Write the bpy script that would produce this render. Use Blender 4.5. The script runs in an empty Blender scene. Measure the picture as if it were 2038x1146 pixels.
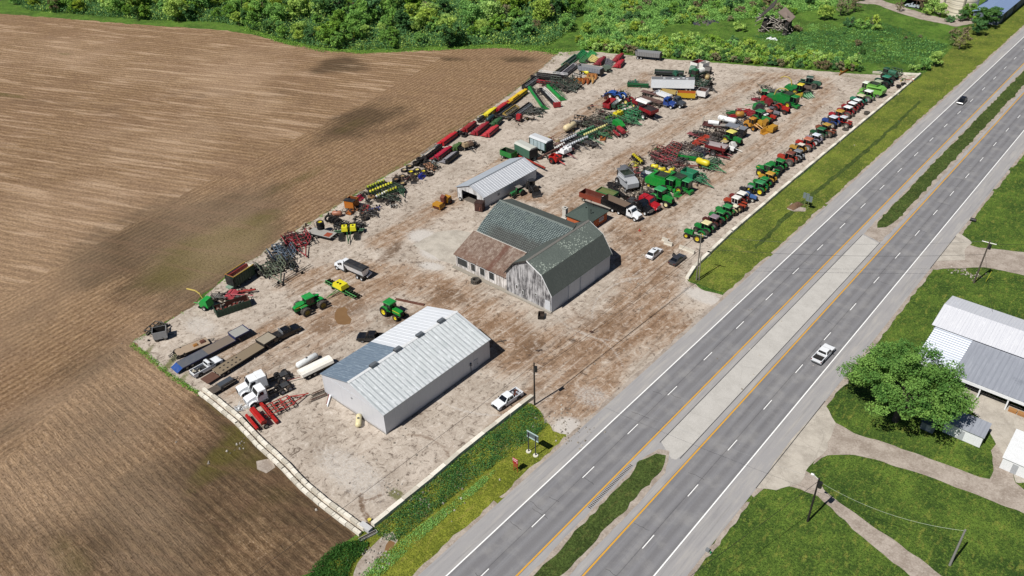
import bpy, bmesh, math, random
import numpy as np
from mathutils import Vector, Matrix
from mathutils.geometry import tessellate_polygon
random.seed(7); rng = np.random.default_rng(7)
R = math.radians
scene = bpy.context.scene
COL = scene.collection

# ------------------------------------------------------------------ camera
FPX = 1597.9                      # focal length in pixels of the 2038 px wide photograph
YAW, PITCH, ROLL = 0.7334, 0.5973, -0.0315
CAM = Vector((53.477, 0.0, 93.812))
_f = Vector((-math.sin(YAW)*math.cos(PITCH), math.cos(YAW)*math.cos(PITCH), -math.sin(PITCH)))
_r = Vector((math.cos(YAW), math.sin(YAW), 0.0)); _u = _r.cross(_f)
CR = math.cos(ROLL)*_r + math.sin(ROLL)*_u
CU = -math.sin(ROLL)*_r + math.cos(ROLL)*_u
cd = bpy.data.cameras.new('camera'); cam = bpy.data.objects.new('camera', cd); COL.objects.link(cam)
cd.sensor_width = 36.0; cd.lens = 36.0*FPX/2038.0; cd.clip_start = 1.0; cd.clip_end = 9000.0
cam.matrix_world = Matrix(((CR.x, CU.x, -_f.x, CAM.x), (CR.y, CU.y, -_f.y, CAM.y), (CR.z, CU.z, -_f.z, CAM.z), (0, 0, 0, 1)))
scene.camera = cam
def W(px, py, h=0.0):
    'surveyed ground (or height h) point seen at a pixel of the 2038 x 1146 photograph'
    d = _f + CR*((px-1019.0)/FPX) - CU*((py-573.0)/FPX)
    t = (h-CAM.z)/d.z
    return Vector((CAM.x+t*d.x, CAM.y+t*d.y, h))

# ------------------------------------------------------------------ light
SUN_EL = 53.0
SHX, SHY = 0.125, 0.992           # ground direction shadows fall in
wd = bpy.data.worlds.new('World'); scene.world = wd; wd.use_nodes = True
nt = wd.node_tree; bgn = nt.nodes['Background']
sky = nt.nodes.new('ShaderNodeTexSky'); sky.sky_type = 'NISHITA'; sky.sun_disc = False
sky.sun_elevation = R(SUN_EL)
sky.sun_rotation = math.atan2(-SHX, -SHY)
sky.altitude = 200.0; sky.air_density = 0.55; sky.dust_density = 0.2
nt.links.new(sky.outputs[0], bgn.inputs[0]); bgn.inputs[1].default_value = 0.05
sl = bpy.data.lights.new('sun', 'SUN'); sl.energy = 5.0; sl.angle = R(0.5); sl.color = (1.0, 0.965, 0.91)
so = bpy.data.objects.new('sun', sl); COL.objects.link(so)
sdir = Vector((SHX, SHY, -math.tan(R(SUN_EL)))).normalized()
so.rotation_euler = sdir.to_track_quat('-Z', 'Y').to_euler(); so.location = (0, -50, 150)
scene.view_settings.view_transform = 'Standard'; scene.view_settings.look = 'None'
scene.view_settings.exposure = 0.3; scene.view_settings.gamma = 1.0
scene.render.engine = 'CYCLES'
scene.render.resolution_x = 1024; scene.render.resolution_y = 576

# ------------------------------------------------------------------ materials
def srgb(c):
    if isinstance(c, str):
        c = [int(c[i:i+2], 16)/255 for i in (0, 2, 4)]
    return tuple(((v+.055)/1.055)**2.4 if v > .04045 else v/12.92 for v in c)
class NT:
    def __init__(s, name):
        s.m = bpy.data.materials.new(name); s.m.use_nodes = True; s.t = s.m.node_tree
        s.b = s.t.nodes['Principled BSDF']; s.out = s.t.nodes['Material Output']
    def n(s, typ, **kw):
        nd = s.t.nodes.new('ShaderNode'+typ)
        for k, v in kw.items():
            if k in nd.inputs: nd.inputs[k].default_value = v
            else: setattr(nd, k, v)
        return nd
    def set(s, sock, v):
        if isinstance(v, bpy.types.NodeSocket): s.t.links.new(v, sock)
        elif isinstance(v, (tuple, list)) and len(v) == 3 and sock.type == 'RGBA': sock.default_value = (*v, 1)
        else: sock.default_value = v
    def math(s, op, a, b=None, c=None, clamp=False):
        nd = s.t.nodes.new('ShaderNodeMath'); nd.operation = op; nd.use_clamp = clamp
        s.set(nd.inputs[0], a)
        if b is not None: s.set(nd.inputs[1], b)
        if c is not None: s.set(nd.inputs[2], c)
        return nd.outputs[0]
    def mix(s, f, a, b, mode='MIX'):
        nd = s.t.nodes.new('ShaderNodeMix'); nd.data_type = 'RGBA'; nd.blend_type = mode; nd.clamp_factor = True
        s.set(nd.inputs[0], f); s.set(nd.inputs[6], a); s.set(nd.inputs[7], b)
        return nd.outputs[2]
    def pos(s, obj=False):
        if obj: return s.n('TexCoord').outputs['Object']
        return s.n('NewGeometry').outputs['Position']
    def mapv(s, v, scale=(1, 1, 1), rot=0, loc=(0, 0, 0)):
        nd = s.t.nodes.new('ShaderNodeMapping'); s.t.links.new(v, nd.inputs[0])
        nd.inputs[1].default_value = loc; nd.inputs[2].default_value = (0, 0, rot); nd.inputs[3].default_value = scale
        return nd.outputs[0]
    def noise(s, v, scale, detail=4, rough=.55, dist=0):
        nd = s.n('TexNoise'); s.t.links.new(v, nd.inputs['Vector'])
        nd.inputs['Scale'].default_value = scale; nd.inputs['Detail'].default_value = detail
        nd.inputs['Roughness'].default_value = rough; nd.inputs['Distortion'].default_value = dist
        return nd.outputs['Fac']
    def vor(s, v, scale, feat='F1', out='Distance'):
        nd = s.n('TexVoronoi'); nd.feature = feat; s.t.links.new(v, nd.inputs['Vector']); nd.inputs['Scale'].default_value = scale
        return nd.outputs[out]
    def step(s, v, lo, hi, a=0., b=1.):
        nd = s.n('MapRange'); nd.clamp = True; nd.interpolation_type = 'SMOOTHSTEP'
        s.set(nd.inputs[0], v); nd.inputs[1].default_value = lo; nd.inputs[2].default_value = hi
        nd.inputs[3].default_value = a; nd.inputs[4].default_value = b
        return nd.outputs[0]
    def attr(s, name):
        nd = s.n('Attribute'); nd.attribute_name = name; nd.attribute_type = 'GEOMETRY'
        sp = s.t.nodes.new('ShaderNodeSeparateColor'); s.t.links.new(nd.outputs['Color'], sp.inputs[0])
        return sp.outputs[0], sp.outputs[1], sp.outputs[2], nd.outputs['Alpha']
    def bump(s, h, strength=.3, dist=.1):
        nd = s.n('Bump'); nd.inputs['Strength'].default_value = strength; nd.inputs['Distance'].default_value = dist
        s.t.links.new(h, nd.inputs['Height']); s.t.links.new(nd.outputs[0], s.b.inputs['Normal'])
    def col(s, c, rough=.7, spec=.3):
        s.set(s.b.inputs['Base Color'], c); s.set(s.b.inputs['Roughness'], rough); s.b.inputs['Specular IOR Level'].default_value = spec
        return s.m
_mc = {}
def PM(c, rough=.5, metal=0., dirt=.28, spec=.4):
    'painted / plain surface with fading and dust; c is an sRGB hex'
    key = (c, rough, metal, dirt)
    if key in _mc: return _mc[key]
    N = NT('paint_'+c); p = N.pos()
    base = srgb(c); lum = .3*base[0]+.59*base[1]+.11*base[2]; kk = .62 if lum < .45 else .62+.3*min(1, (lum-.45)/.2); base = tuple(v*kk for v in base); n1 = N.noise(p, 1.3, 4, .65); n2 = N.noise(p, 7.0, 3, .6)
    f = N.math('MULTIPLY', N.step(N.math('ADD', N.math('MULTIPLY', n1, .6), N.math('MULTIPLY', n2, .4)), .46, .72), dirt)
    dust = srgb('7a6a5a')
    c1 = N.mix(f, base, dust)
    c2 = N.mix(N.math('MULTIPLY', N.step(n2, .35, .6), .22), c1, tuple(v*.55 for v in base))
    N.b.inputs['Metallic'].default_value = metal
    N.col(c2, N.step(n1, .3, .7, rough*.85, min(1, rough*1.25)), spec)
    _mc[key] = N.m; return N.m
def sil(): return PM('8f9498', .35, .6)
RUB = lambda: PM('232326', .85, 0, .4, .2)
RUBG = lambda: PM('5a5752', .9, 0, .6, .2)
BLK = lambda: PM('17181b', .55, 0, .3)
GLASS = lambda: PM('10161c', .12, 0, .08, .8)
RUST = lambda: PM('6b4031', .85, 0, .5)
def M_from(name, fn):
    if name in _mc: return _mc[name]
    N = NT(name); fn(N); _mc[name] = N.m; return N.m

# ------------------------------------------------------------------ mesh builder
class MB:
    def __init__(s): s.v = []; s.f = []; s.mi = []; s.mats = []
    def m(s, mat):
        if mat not in s.mats: s.mats.append(mat)
        return s.mats.index(mat)
    def add(s, vs, fs, mat):
        o = len(s.v); i = s.m(mat); s.v += [tuple(v) for v in vs]
        for f in fs: s.f.append([a+o for a in f]); s.mi.append(i)
        return s
    def box(s, x0, x1, y0, y1, z0, z1, mat, tx=1., ty=1., rz=0., c=None, sx=0.):
        'tx,ty: top scale; sx: top shift in x'
        cx, cy = (x0+x1)/2, (y0+y1)/2; vs = []
        for z, kx, ky, sh in ((z0, 1, 1, 0), (z1, tx, ty, sx)):
            for a, b in ((x0, y0), (x1, y0), (x1, y1), (x0, y1)):
                vs.append([cx+(a-cx)*kx+sh, cy+(b-cy)*ky, z])
        if rz:
            px, py = c or (cx, cy); ca, sa = math.cos(rz), math.sin(rz)
            for v in vs: v[0], v[1] = px+(v[0]-px)*ca-(v[1]-py)*sa, py+(v[0]-px)*sa+(v[1]-py)*ca
        return s.add(vs, [(3, 2, 1, 0), (4, 5, 6, 7), (0, 1, 5, 4), (1, 2, 6, 5), (2, 3, 7, 6), (3, 0, 4, 7)], mat)
    def cyl(s, p0, p1, r, mat, n=10, r1=None, cap=True):
        p0, p1 = Vector(p0), Vector(p1); d = (p1-p0).normalized()
        a = Vector((0, 0, 1)) if abs(d.z) < .9 else Vector((1, 0, 0))
        u = d.cross(a).normalized(); w = d.cross(u); r1 = r if r1 is None else r1; vs = []
        for p, rr in ((p0, r), (p1, r1)):
            for i in range(n):
                t = 2*math.pi*i/n; vs.append(p+u*(rr*math.cos(t))+w*(rr*math.sin(t)))
        fs = [(i, (i+1) % n, n+(i+1) % n, n+i) for i in range(n)]
        if cap: fs += [tuple(range(n-1, -1, -1)), tuple(range(n, 2*n))]
        return s.add(vs, fs, mat)
    def bar(s, p0, p1, w, mat): return s.cyl(p0, p1, w*.62, mat, 4)
    def prism(s, poly, y0, y1, mat, axis='y', ins=0.):
        'poly of (a,z); axis y: a is x, extruded along y; axis x: a is y, extruded along x. ins pinches the top'
        n = len(poly); vs = []
        zs = [p[1] for p in poly]; zl, zh = min(zs), max(zs)
        mid = (y0+y1)/2
        for yy in (y0, y1):
            for a, z in poly:
                k = 1-ins*(z-zl)/max(1e-6, zh-zl); w = mid+(yy-mid)*k
                vs.append((a, w, z) if axis == 'y' else (w, a, z))
        fs = [(i, (i+1) % n, n+(i+1) % n, n+i) for i in range(n)]+[tuple(range(n-1, -1, -1)), tuple(range(n, 2*n))]
        return s.add(vs, fs, mat)
    def lathe(s, prof, mat, n=18, axis='y', c=(0, 0, 0), closed=True):
        'prof of (r, t) turned about the axis'
        k = len(prof); vs = []
        for i in range(n):
            a = 2*math.pi*i/n; ca, sa = math.cos(a), math.sin(a)
            for r, t in prof:
                vs.append({'y': (c[0]+r*ca, c[1]+t, c[2]+r*sa), 'z': (c[0]+r*ca, c[1]+r*sa, c[2]+t), 'x': (c[0]+t, c[1]+r*ca, c[2]+r*sa)}[axis])
        fs = []
        for i in range(n):
            j = (i+1) % n
            for q in range(k if closed else k-1):
                q2 = (q+1) % k; fs.append((i*k+q, j*k+q, j*k+q2, i*k+q2))
        return s.add(vs, fs, mat)
    def tub(s, x0, x1, y0, y1, z0, z1, mat, inner, t=.08, tx=1., ty=1., fill=None, fz=None):
        'open box flaring from bottom to top (bottom scale tx,ty)'
        cx, cy = (x0+x1)/2, (y0+y1)/2
        def ring(z, kx, ky, o): return [(cx+(a-cx)*kx-o*sa, cy+(b-cy)*ky-o*sb, z) for a, b, sa, sb in ((x0, y0, -1, -1), (x1, y0, 1, -1), (x1, y1, 1, 1), (x0, y1, -1, 1))]
        A = ring(z0, tx, ty, 0); B = ring(z1, 1, 1, 0); Ci = ring(z1, 1, 1, t); D = ring(z0+t, tx, ty, t)
        s.add(A+B, [(3, 2, 1, 0)]+[(i, (i+1) % 4, 4+(i+1) % 4, 4+i) for i in range(4)], mat)
        s.add(B+Ci, [(i, (i+1) % 4, 4+(i+1) % 4, 4+i) for i in range(4)], mat)
        s.add(Ci+D, [(i, (i+1) % 4, 4+(i+1) % 4, 4+i) for i in range(4)]+[(4, 5, 6, 7)], inner)
        if fill:
            k = (fz-z0)/(z1-z0); s.add(ring(fz, tx+(1-tx)*k, ty+(1-ty)*k, t*1.1), [(0, 1, 2, 3)], fill)
        return s
    def mesh(s, name, smooth=False):
        me = bpy.data.meshes.new(name); me.from_pydata(s.v, [], s.f)
        for m in s.mats: me.materials.append(m)
        me.polygons.foreach_set('material_index', s.mi)
        if smooth: me.polygons.foreach_set('use_smooth', [True]*len(s.f))
        me.update()
        bm = bmesh.new(); bm.from_mesh(me); bmesh.ops.recalc_face_normals(bm, faces=bm.faces); bm.to_mesh(me); bm.free()
        return me
    def build(s, name, parent=None, smooth=False, label=None):
        o = bpy.data.objects.new(name, s.mesh(name, smooth)); COL.objects.link(o)
        if parent is not None: o.parent = parent
        if label: o['label'] = label
        return o
def tag(o, label=None, cat=None, group=None, kind=None):
    if label: o['label'] = label
    if cat: o['category'] = cat
    if group: o['group'] = group
    if kind: o['kind'] = kind
    return o
def thing(name, label, cat, loc=(0, 0, 0), rz=0., group=None):
    o = bpy.data.objects.new(name, None); COL.objects.link(o)
    o.location = loc; o.rotation_euler = (0, 0, rz); o.empty_display_size = .3
    return tag(o, label, cat, group)
def link(name, me, parent, loc=(0, 0, 0), rot=(0, 0, 0), sc=(1, 1, 1)):
    o = bpy.data.objects.new(name, me); COL.objects.link(o); o.parent = parent
    o.location = loc; o.rotation_euler = rot; o.scale = sc
    return o

# ------------------------------------------------------------------ ground sheets
def inside(px, py, P):
    c = np.zeros(px.shape, bool); j = len(P)-1
    for i in range(len(P)):
        xi, yi = P[i]; xj, yj = P[j]
        if yi != yj:
            c ^= ((yi > py) != (yj > py)) & (px < (xj-xi)*(py-yi)/(yj-yi)+xi)
        j = i
    return c
def nearest(X, Y, P):
    best = np.full(X.shape, 1e18); bx = X.copy(); by = Y.copy()
    for i in range(len(P)):
        ax, ay = P[i-1]; dx, dy = P[i][0]-ax, P[i][1]-ay; L = dx*dx+dy*dy+1e-12
        t = np.clip(((X-ax)*dx+(Y-ay)*dy)/L, 0, 1); qx, qy = ax+t*dx, ay+t*dy
        d = (X-qx)**2+(Y-qy)**2; m = d < best
        best[m] = d[m]; bx[m] = qx[m]; by[m] = qy[m]
    return np.sqrt(best), bx, by
def rough_poly(pts, step, jit):
    out = []
    for i in range(len(pts)):
        a = np.array(pts[i-1][:2]); b = np.array(pts[i][:2]); L = np.hypot(*(b-a)); k = max(1, int(L/step))
        nrm = np.array((-(b-a)[1], (b-a)[0]))/max(L, 1e-6)
        for q in range(k):
            p = a+(b-a)*q/k
            if q: p = p+nrm*rng.normal(0, jit)
            out.append(tuple(p))
    return out
def px_poly(pts): return [tuple(W(*p)[:2]) for p in pts]
def dsegs(X, Y, pts, w, soft=.6):
    d = np.full(X.shape, 1e9)
    for i in range(1, len(pts)):
        ax, ay = pts[i-1]; dx, dy = pts[i][0]-ax, pts[i][1]-ay; L = dx*dx+dy*dy+1e-9
        t = np.clip(((X-ax)*dx+(Y-ay)*dy)/L, 0, 1)
        d = np.minimum(d, np.hypot(X-ax-t*dx, Y-ay-t*dy))
    return np.clip(1.5-d/w, 0, 1)
def blob(X, Y, px, py, rx, ry, ang=0, k=1.):
    c = W(px, py); a = R(ang); u = (X-c.x)*math.cos(a)+(Y-c.y)*math.sin(a); v = -(X-c.x)*math.sin(a)+(Y-c.y)*math.cos(a)
    return k*np.clip(1.45-np.sqrt((u/rx)**2+(v/ry)**2), 0, 1)
def sheet(name, poly, z, cell, mat, fn=None, jit=0., kind='structure', zf=None):
    if jit: poly = rough_poly(poly, max(1.2, jit*4), jit)
    P = np.array(poly); x0, y0 = P.min(0)-cell; x1, y1 = P.max(0)+cell
    nx, ny = int((x1-x0)/cell)+2, int((y1-y0)/cell)+2
    gx, gy = np.meshgrid(x0+np.arange(nx)*cell, y0+np.arange(ny)*cell)
    ins = inside(gx, gy, poly)
    ck = ins[:-1, :-1] | ins[1:, :-1] | ins[:-1, 1:] | ins[1:, 1:]
    use = np.zeros(ins.shape, bool)
    for a in (slice(0, -1), slice(1, None)):
        for b in (slice(0, -1), slice(1, None)): use[a, b] |= ck
    m = use & ~ins
    _, bx, by = nearest(gx[m], gy[m], poly); gx = gx.copy(); gy = gy.copy(); gx[m] = bx; gy[m] = by
    idx = -np.ones(ins.shape, int); idx[use] = np.arange(use.sum())
    X, Y = gx[use], gy[use]
    Z = np.full(X.shape, z) if zf is None else z+zf(X, Y)
    jj, ii = np.nonzero(ck)
    F = np.stack([idx[jj, ii], idx[jj, ii+1], idx[jj+1, ii+1], idx[jj+1, ii]], 1)
    me = bpy.data.meshes.new(name); me.from_pydata(np.stack([X, Y, Z], 1).tolist(), [], F.tolist())
    if fn is not None:
        A = np.clip(np.array(fn(X, Y)), 0, 1).T; ca = me.color_attributes.new('mask', 'FLOAT_COLOR', 'POINT')
        ca.data.foreach_set('color', A.astype(np.float32).ravel())
    me.materials.append(mat); me.update()
    o = bpy.data.objects.new(name, me); COL.objects.link(o); o['kind'] = kind
    return o

# --- materials of the ground
def f_grass(light, dark, dry, rot, stripe=.35, sc=1.):
    def g(N):
        p = N.pos(); v = N.mapv(p, (1, .4, 1), rot)
        n1 = N.noise(p, .09*sc, 7, .72); n2 = N.noise(v, .9*sc, 5, .65); n3 = N.noise(p, 4.5, 4, .7); n4 = N.noise(p, .35*sc, 4, .6)
        c = N.mix(N.step(n1, .35, .65), srgb(dark), srgb(light))
        c = N.mix(N.math('MULTIPLY', N.step(n2, .5, .72), stripe+.25), c, srgb(dry))
        c = N.mix(N.math('MULTIPLY', N.step(n4, .45, .68), .5), c, srgb(dark))
        c = N.mix(N.math('MULTIPLY', N.step(n3, .47, .58), .7), c, tuple(q*.45 for q in srgb(dark)))
        c = N.mix(N.math('MULTIPLY', N.step(N.noise(p, 2.2, 3, .7), .52, .64), .55), c, tuple(q*1.35 for q in srgb(light)))
        N.bump(N.math('ADD', n3, n2), .7, .25)
        N.col(c, .95, .1)
    return g
G_MEADOW = M_from('meadow', f_grass('5c7c30', '364f20', '80864a', 0.4))
G_VERGE = M_from('verge', f_grass('717c31', '4b5925', '8b8644', 0.02, .7, 1.1))
G_LAWN = M_from('lawn', f_grass('5c722d', '31471e', '84863e', 1.35, .6, 1.4))
G_MED = M_from('median_grass', f_grass('4c5c2c', '35431f', '68683a', .02, .4, 1.4))
G_DRY = M_from('verge_dry', f_grass('7c812f', '566020', '8e8644', 0.02, .6, 1.4))
def f_field(N):
    p = N.pos(); r, g, b, a = N.attr('mask')
    wob = N.noise(p, .25, 3, .6)
    def rows(ang, per, warp=.5):
        v = N.mapv(p, (1, 1, 1), -R(ang)); sx = N.t.nodes.new('ShaderNodeSeparateXYZ'); N.t.links.new(v, sx.inputs[0])
        y = N.math('ADD', sx.outputs[1], N.math('MULTIPLY', wob, warp))
        w = N.math('SINE', N.math('MULTIPLY', y, 2*math.pi/per))
        st = N.noise(N.mapv(v, (.35, 2.2, 1)), 1.1, 5, .7)
        return N.math('ADD', N.math('MULTIPLY', w, .13), N.math('SUBTRACT', N.math('MULTIPLY', st, 1.6), .3))
    nf = N.noise(p, .5, 3, .6)
    jr = N.math('ADD', r, N.math('MULTIPLY', N.math('SUBTRACT', nf, .5), .05))
    jg = N.math('ADD', g, N.math('MULTIPLY', N.math('SUBTRACT', nf, .5), .05))
    rowA = rows(22, 1.9); rowH = rows(99, 1.5); rowB = rows(0, 1.45)
    f1 = N.step(jr, .495, .505); f2 = N.step(jg, .495, .505)
    def mixf(f, x, y): return N.math('ADD', N.math('MULTIPLY', x, N.math('SUBTRACT', 1.0, f)), N.math('MULTIPLY', y, f))
    row = mixf(f2, mixf(f1, rowH, rowA), rowB)
    big = N.noise(p, .022, 6, .62); med = N.noise(N.mapv(p, (1, .5, 1), R(-22)), .12, 5, .65)
    dark = N.step(N.math('ADD', N.math('ADD', b, N.math('MULTIPLY', N.math('SUBTRACT', med, .5), 1.5)), N.math('MULTIPLY', N.math('SUBTRACT', big, .5), 1.3)), .15, .85)
    c = N.mix(N.step(row, .25, .85), srgb('69523b'), srgb('9b8062'))
    c = N.mix(N.math('MULTIPLY', N.step(N.math('ADD', N.math('MULTIPLY', big, .5), N.math('MULTIPLY', med, .5)), .42, .6), .35), c, srgb('7d634f'))
    c = N.mix(N.math('MULTIPLY', dark, .82), c, N.mix(N.step(row, .3, .9), srgb('3a3024'), srgb('5a4a36')))
    ol = N.step(N.math('ADD', a, N.math('MULTIPLY', N.math('SUBTRACT', med, .5), .9)), .3, .95)
    c = N.mix(N.math('MULTIPLY', ol, .8), c, N.mix(N.noise(p, .8, 3, .6), srgb('41401c'), srgb('5f5628')))
    ls = N.noise(N.mapv(N.mapv(p, (1, 1, 1), -R(22)), (.05, .5, 1)), .8, 5, .6, .4); c = N.mix(N.math('MULTIPLY', N.step(ls, .5, .68), N.math('MULTIPLY', f1, .55)), c, srgb('bba288')); c = N.mix(N.math('MULTIPLY', N.step(ls, .5, .34), .45), c, srgb('6a5340'))
    c = N.mix(N.math('MULTIPLY', N.step(N.noise(p, .012, 4, .6, .5), .5, .66), .3), c, srgb('b59c82'))
    sp = N.noise(p, 2.0, 5, .8); sp2 = N.vor(p, 1.15)
    c = N.mix(N.math('MULTIPLY', N.step(sp, .53, .66), N.math('SUBTRACT', .6, N.math('MULTIPLY', dark, .5))), c, srgb('b8a28a'))
    c = N.mix(N.math('MULTIPLY', N.step(sp, .48, .36), .75), c, srgb('453629'))
    c = N.mix(N.math('MULTIPLY', N.step(sp2, .16, .06), .35), c, srgb('4a4a2c'))
    N.bump(N.math('ADD', N.math('MULTIPLY', row, .8), sp), .8, .3)
    N.col(c, .95, .1)
def f_lot(N):
    p = N.pos(); r, g, b, a = N.attr('mask')
    warp = N.mapv(p, (1, .13, 1), R(-6)); n1 = N.noise(warp, .55, 6, .66); n2 = N.noise(p, .11, 6, .62, .6); n3 = N.noise(p, 2.4, 5, .72)
    st = N.noise(N.mapv(p, (1, .05, 1), R(-9)), 1.5, 4, .6, .3); st2 = N.noise(N.mapv(p, (.08, 1, 1), R(24)), 1.1, 4, .6, .5)
    c = N.mix(N.step(n2, .3, .7), srgb('978c80'), srgb('aea397'))
    br = N.math('ADD', N.math('ADD', r, N.math('MULTIPLY', N.math('SUBTRACT', n1, .5), 1.5)), N.math('MULTIPLY', N.math('SUBTRACT', n2, .5), .8))
    c = N.mix(N.math('MULTIPLY', N.step(br, .25, .95), .85), c, N.mix(n3, srgb('7e644d'), srgb('957b63')))
    c = N.mix(N.math('MULTIPLY', N.step(N.math('ADD', br, N.math('MULTIPLY', N.math('SUBTRACT', st2, .5), .6)), .75, 1.25), .6), c, srgb('6f533c'))
    wt = N.math('ADD', g, N.math('MULTIPLY', N.math('SUBTRACT', n2, .5), .7))
    c = N.mix(N.math('MULTIPLY', N.step(wt, .35, .8), .8), c, N.mix(n3, srgb('54402f'), srgb('6b5440')))
    c = N.mix(N.math('MULTIPLY', N.step(st, .55, .68), N.math('MULTIPLY', r, .55)), c, srgb('b2a89d'))
    c = N.mix(N.math('MULTIPLY', N.step(st, .46, .36), N.math('ADD', N.math('MULTIPLY', r, .45), .15)), c, srgb('604c3d'))
    sp = N.noise(p, .75, 8, .84, .9); sw = N.noise(N.mapv(p, (1, .3, 1), R(-8)), .42, 6, .7, 1.1)
    c = N.mix(N.math('MULTIPLY', N.step(sw, .52, .64), .4), c, srgb('bcb1a4')); c = N.mix(N.math('MULTIPLY', N.step(sw, .48, .38), N.math('ADD', N.math('MULTIPLY', r, .55), .13)), c, srgb('735a44'))
    c = N.mix(N.math('MULTIPLY', N.step(sp, .52, .66), .6), c, srgb('c9c1b7'))
    c = N.mix(N.math('MULTIPLY', N.step(sp, .48, .38), .85), c, srgb('4d4036'))
    c = N.mix(N.math('MULTIPLY', N.step(N.vor(p, .42), .13, .04), .45), c, srgb('4b4038'))
    c = N.mix(N.math('MULTIPLY', N.step(N.math('ADD', b, N.math('MULTIPLY', N.math('SUBTRACT', n3, .5), .7)), .4, .8), .85), c, srgb('b3aea8'))
    c = N.mix(N.math('MULTIPLY', N.step(N.math('ADD', a, N.math('MULTIPLY', N.math('SUBTRACT', n3, .5), 1.1)), .45, .85), .8), c, srgb('56592c'))
    N.bump(N.math('ADD', N.math('ADD', sp, n3), st), .55, .22)
    N.col(c, .92, .12)
def f_asphalt(N):
    p = N.pos(); sx = N.t.nodes.new('ShaderNodeSeparateXYZ'); N.t.links.new(p, sx.inputs[0]); x = sx.outputs[0]
    long = N.noise(N.mapv(p, (1, .03, 1)), 1.6, 5, .6); med = N.noise(p, .25, 5, .6); fine = N.noise(p, 9, 3, .8)
    def band(lo, hi, s=.25): return N.math('MULTIPLY', N.step(x, lo-s, lo+s), N.step(x, hi+s, hi-s))
    lanes = N.math('ADD', band(-.02, 7.55, .03), band(14.0, 21.75, .03), clamp=True)
    c = N.mix(lanes, srgb('8c8a8a'), srgb('6a696b'))
    tr = None
    for cx in (0.95, 2.75, 4.55, 6.4, 15.2, 17.0, 18.8, 20.6):
        b = N.step(N.math('ABSOLUTE', N.math('SUBTRACT', x, cx)), .75, .1); tr = b if tr is None else N.math('MAXIMUM', tr, b)
    c = N.mix(N.math('MULTIPLY', tr, N.step(long, .3, .7, .3, .75)), c, srgb('7c7c7f'))
    c = N.mix(N.math('MULTIPLY', N.step(long, .5, .7), .3), c, srgb('4c4c50'))
    c = N.mix(N.math('MULTIPLY', N.step(med, .45, .68), .3), c, srgb('94928f'))
    sh = N.math('SUBTRACT', 1.0, lanes)
    c = N.mix(N.math('MULTIPLY', sh, N.step(N.noise(N.mapv(p, (1, .1, 1)), 1.0, 6, .7), .45, .7, 0, .45)), c, srgb('a9a49c'))
    for y0 in (3.66, 17.92):
        c = N.mix(N.math('MULTIPLY', N.step(N.math('ABSOLUTE', N.math('SUBTRACT', N.math('ADD', x, N.math('MULTIPLY', N.math('SUBTRACT', long, .5), .15)), y0-.18)), .06, .02), .55), c, srgb('2f2f33'))
    c = N.mix(N.math('MULTIPLY', N.step(fine, .5, .75), .2), c, srgb('a0a0a0'))
    c = N.mix(N.math('MULTIPLY', N.step(fine, .45, .25), .2), c, srgb('48484c'))
    cr = N.vor(N.mapv(p, (.45, .09, 1)), 1.0, 'DISTANCE_TO_EDGE'); c = N.mix(N.math('MULTIPLY', N.step(cr, .012, .003), .0), c, srgb('3c3c40'))
    N.bump(fine, .15, .02); N.col(c, .85, .25)
def f_conc(base, dark, crack=.5, sc=.35):
    def g(N):
        p = N.pos(); n = N.noise(p, .35, 6, .65); f = N.noise(p, 6, 4, .7)
        c = N.mix(N.step(n, .35, .7), srgb(base), srgb(dark)); c = N.mix(N.math('MULTIPLY', N.step(f, .5, .75), .3), c, srgb('d6d2ca'))
        c = N.mix(N.math('MULTIPLY', N.step(f, .45, .25), .3), c, srgb('7a756d'))
        cr = N.vor(N.mapv(p, (1, 1, 1), .3), sc, 'DISTANCE_TO_EDGE')
        c = N.mix(N.math('MULTIPLY', N.step(N.math('ADD', cr, N.math('MULTIPLY', f, .02)), .03, .015), crack), c, srgb('5c564e'))
        N.bump(f, .2, .03); N.col(c, .85, .2)
    return g
G_FIELD = M_from('plowed_soil', f_field); G_LOT = M_from('gravel_dirt', f_lot); G_ASPH = M_from('asphalt', f_asphalt)
G_CONC = M_from('concrete_slab', f_conc('aaa7a2', 'a09d98', .06, .12)); G_CONC2 = M_from('concrete_old', f_conc('aaa398', '928b81', .2))
def f_gdrive(N):
    p = N.pos(); n = N.noise(p, .4, 6, .65); f = N.noise(p, 3.2, 5, .75)
    c = N.mix(N.step(n, .35, .65), srgb('857a70'), srgb('9d9389')); c = N.mix(N.math('MULTIPLY', N.step(f, .5, .72), .5), c, srgb('b5aca2'))
    c = N.mix(N.math('MULTIPLY', N.step(f, .46, .28), .6), c, srgb('6e6255')); N.bump(f, .4, .1); N.col(c, .93, .1)
G_DRIVE = M_from('gravel_drive', f_gdrive)

# --- base ground reaching the horizon
gm = MB(); n = 24
for i in range(n):
    for j in range(n):
        x0, y0 = -4800+i*400, -4800+j*400; gm.add([(x0, y0, 0), (x0+400, y0, 0), (x0+400, y0+400, 0), (x0, y0+400, 0)], [(0, 1, 2, 3)], G_MEADOW)
tag(gm.build('ground'), kind='structure')

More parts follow.
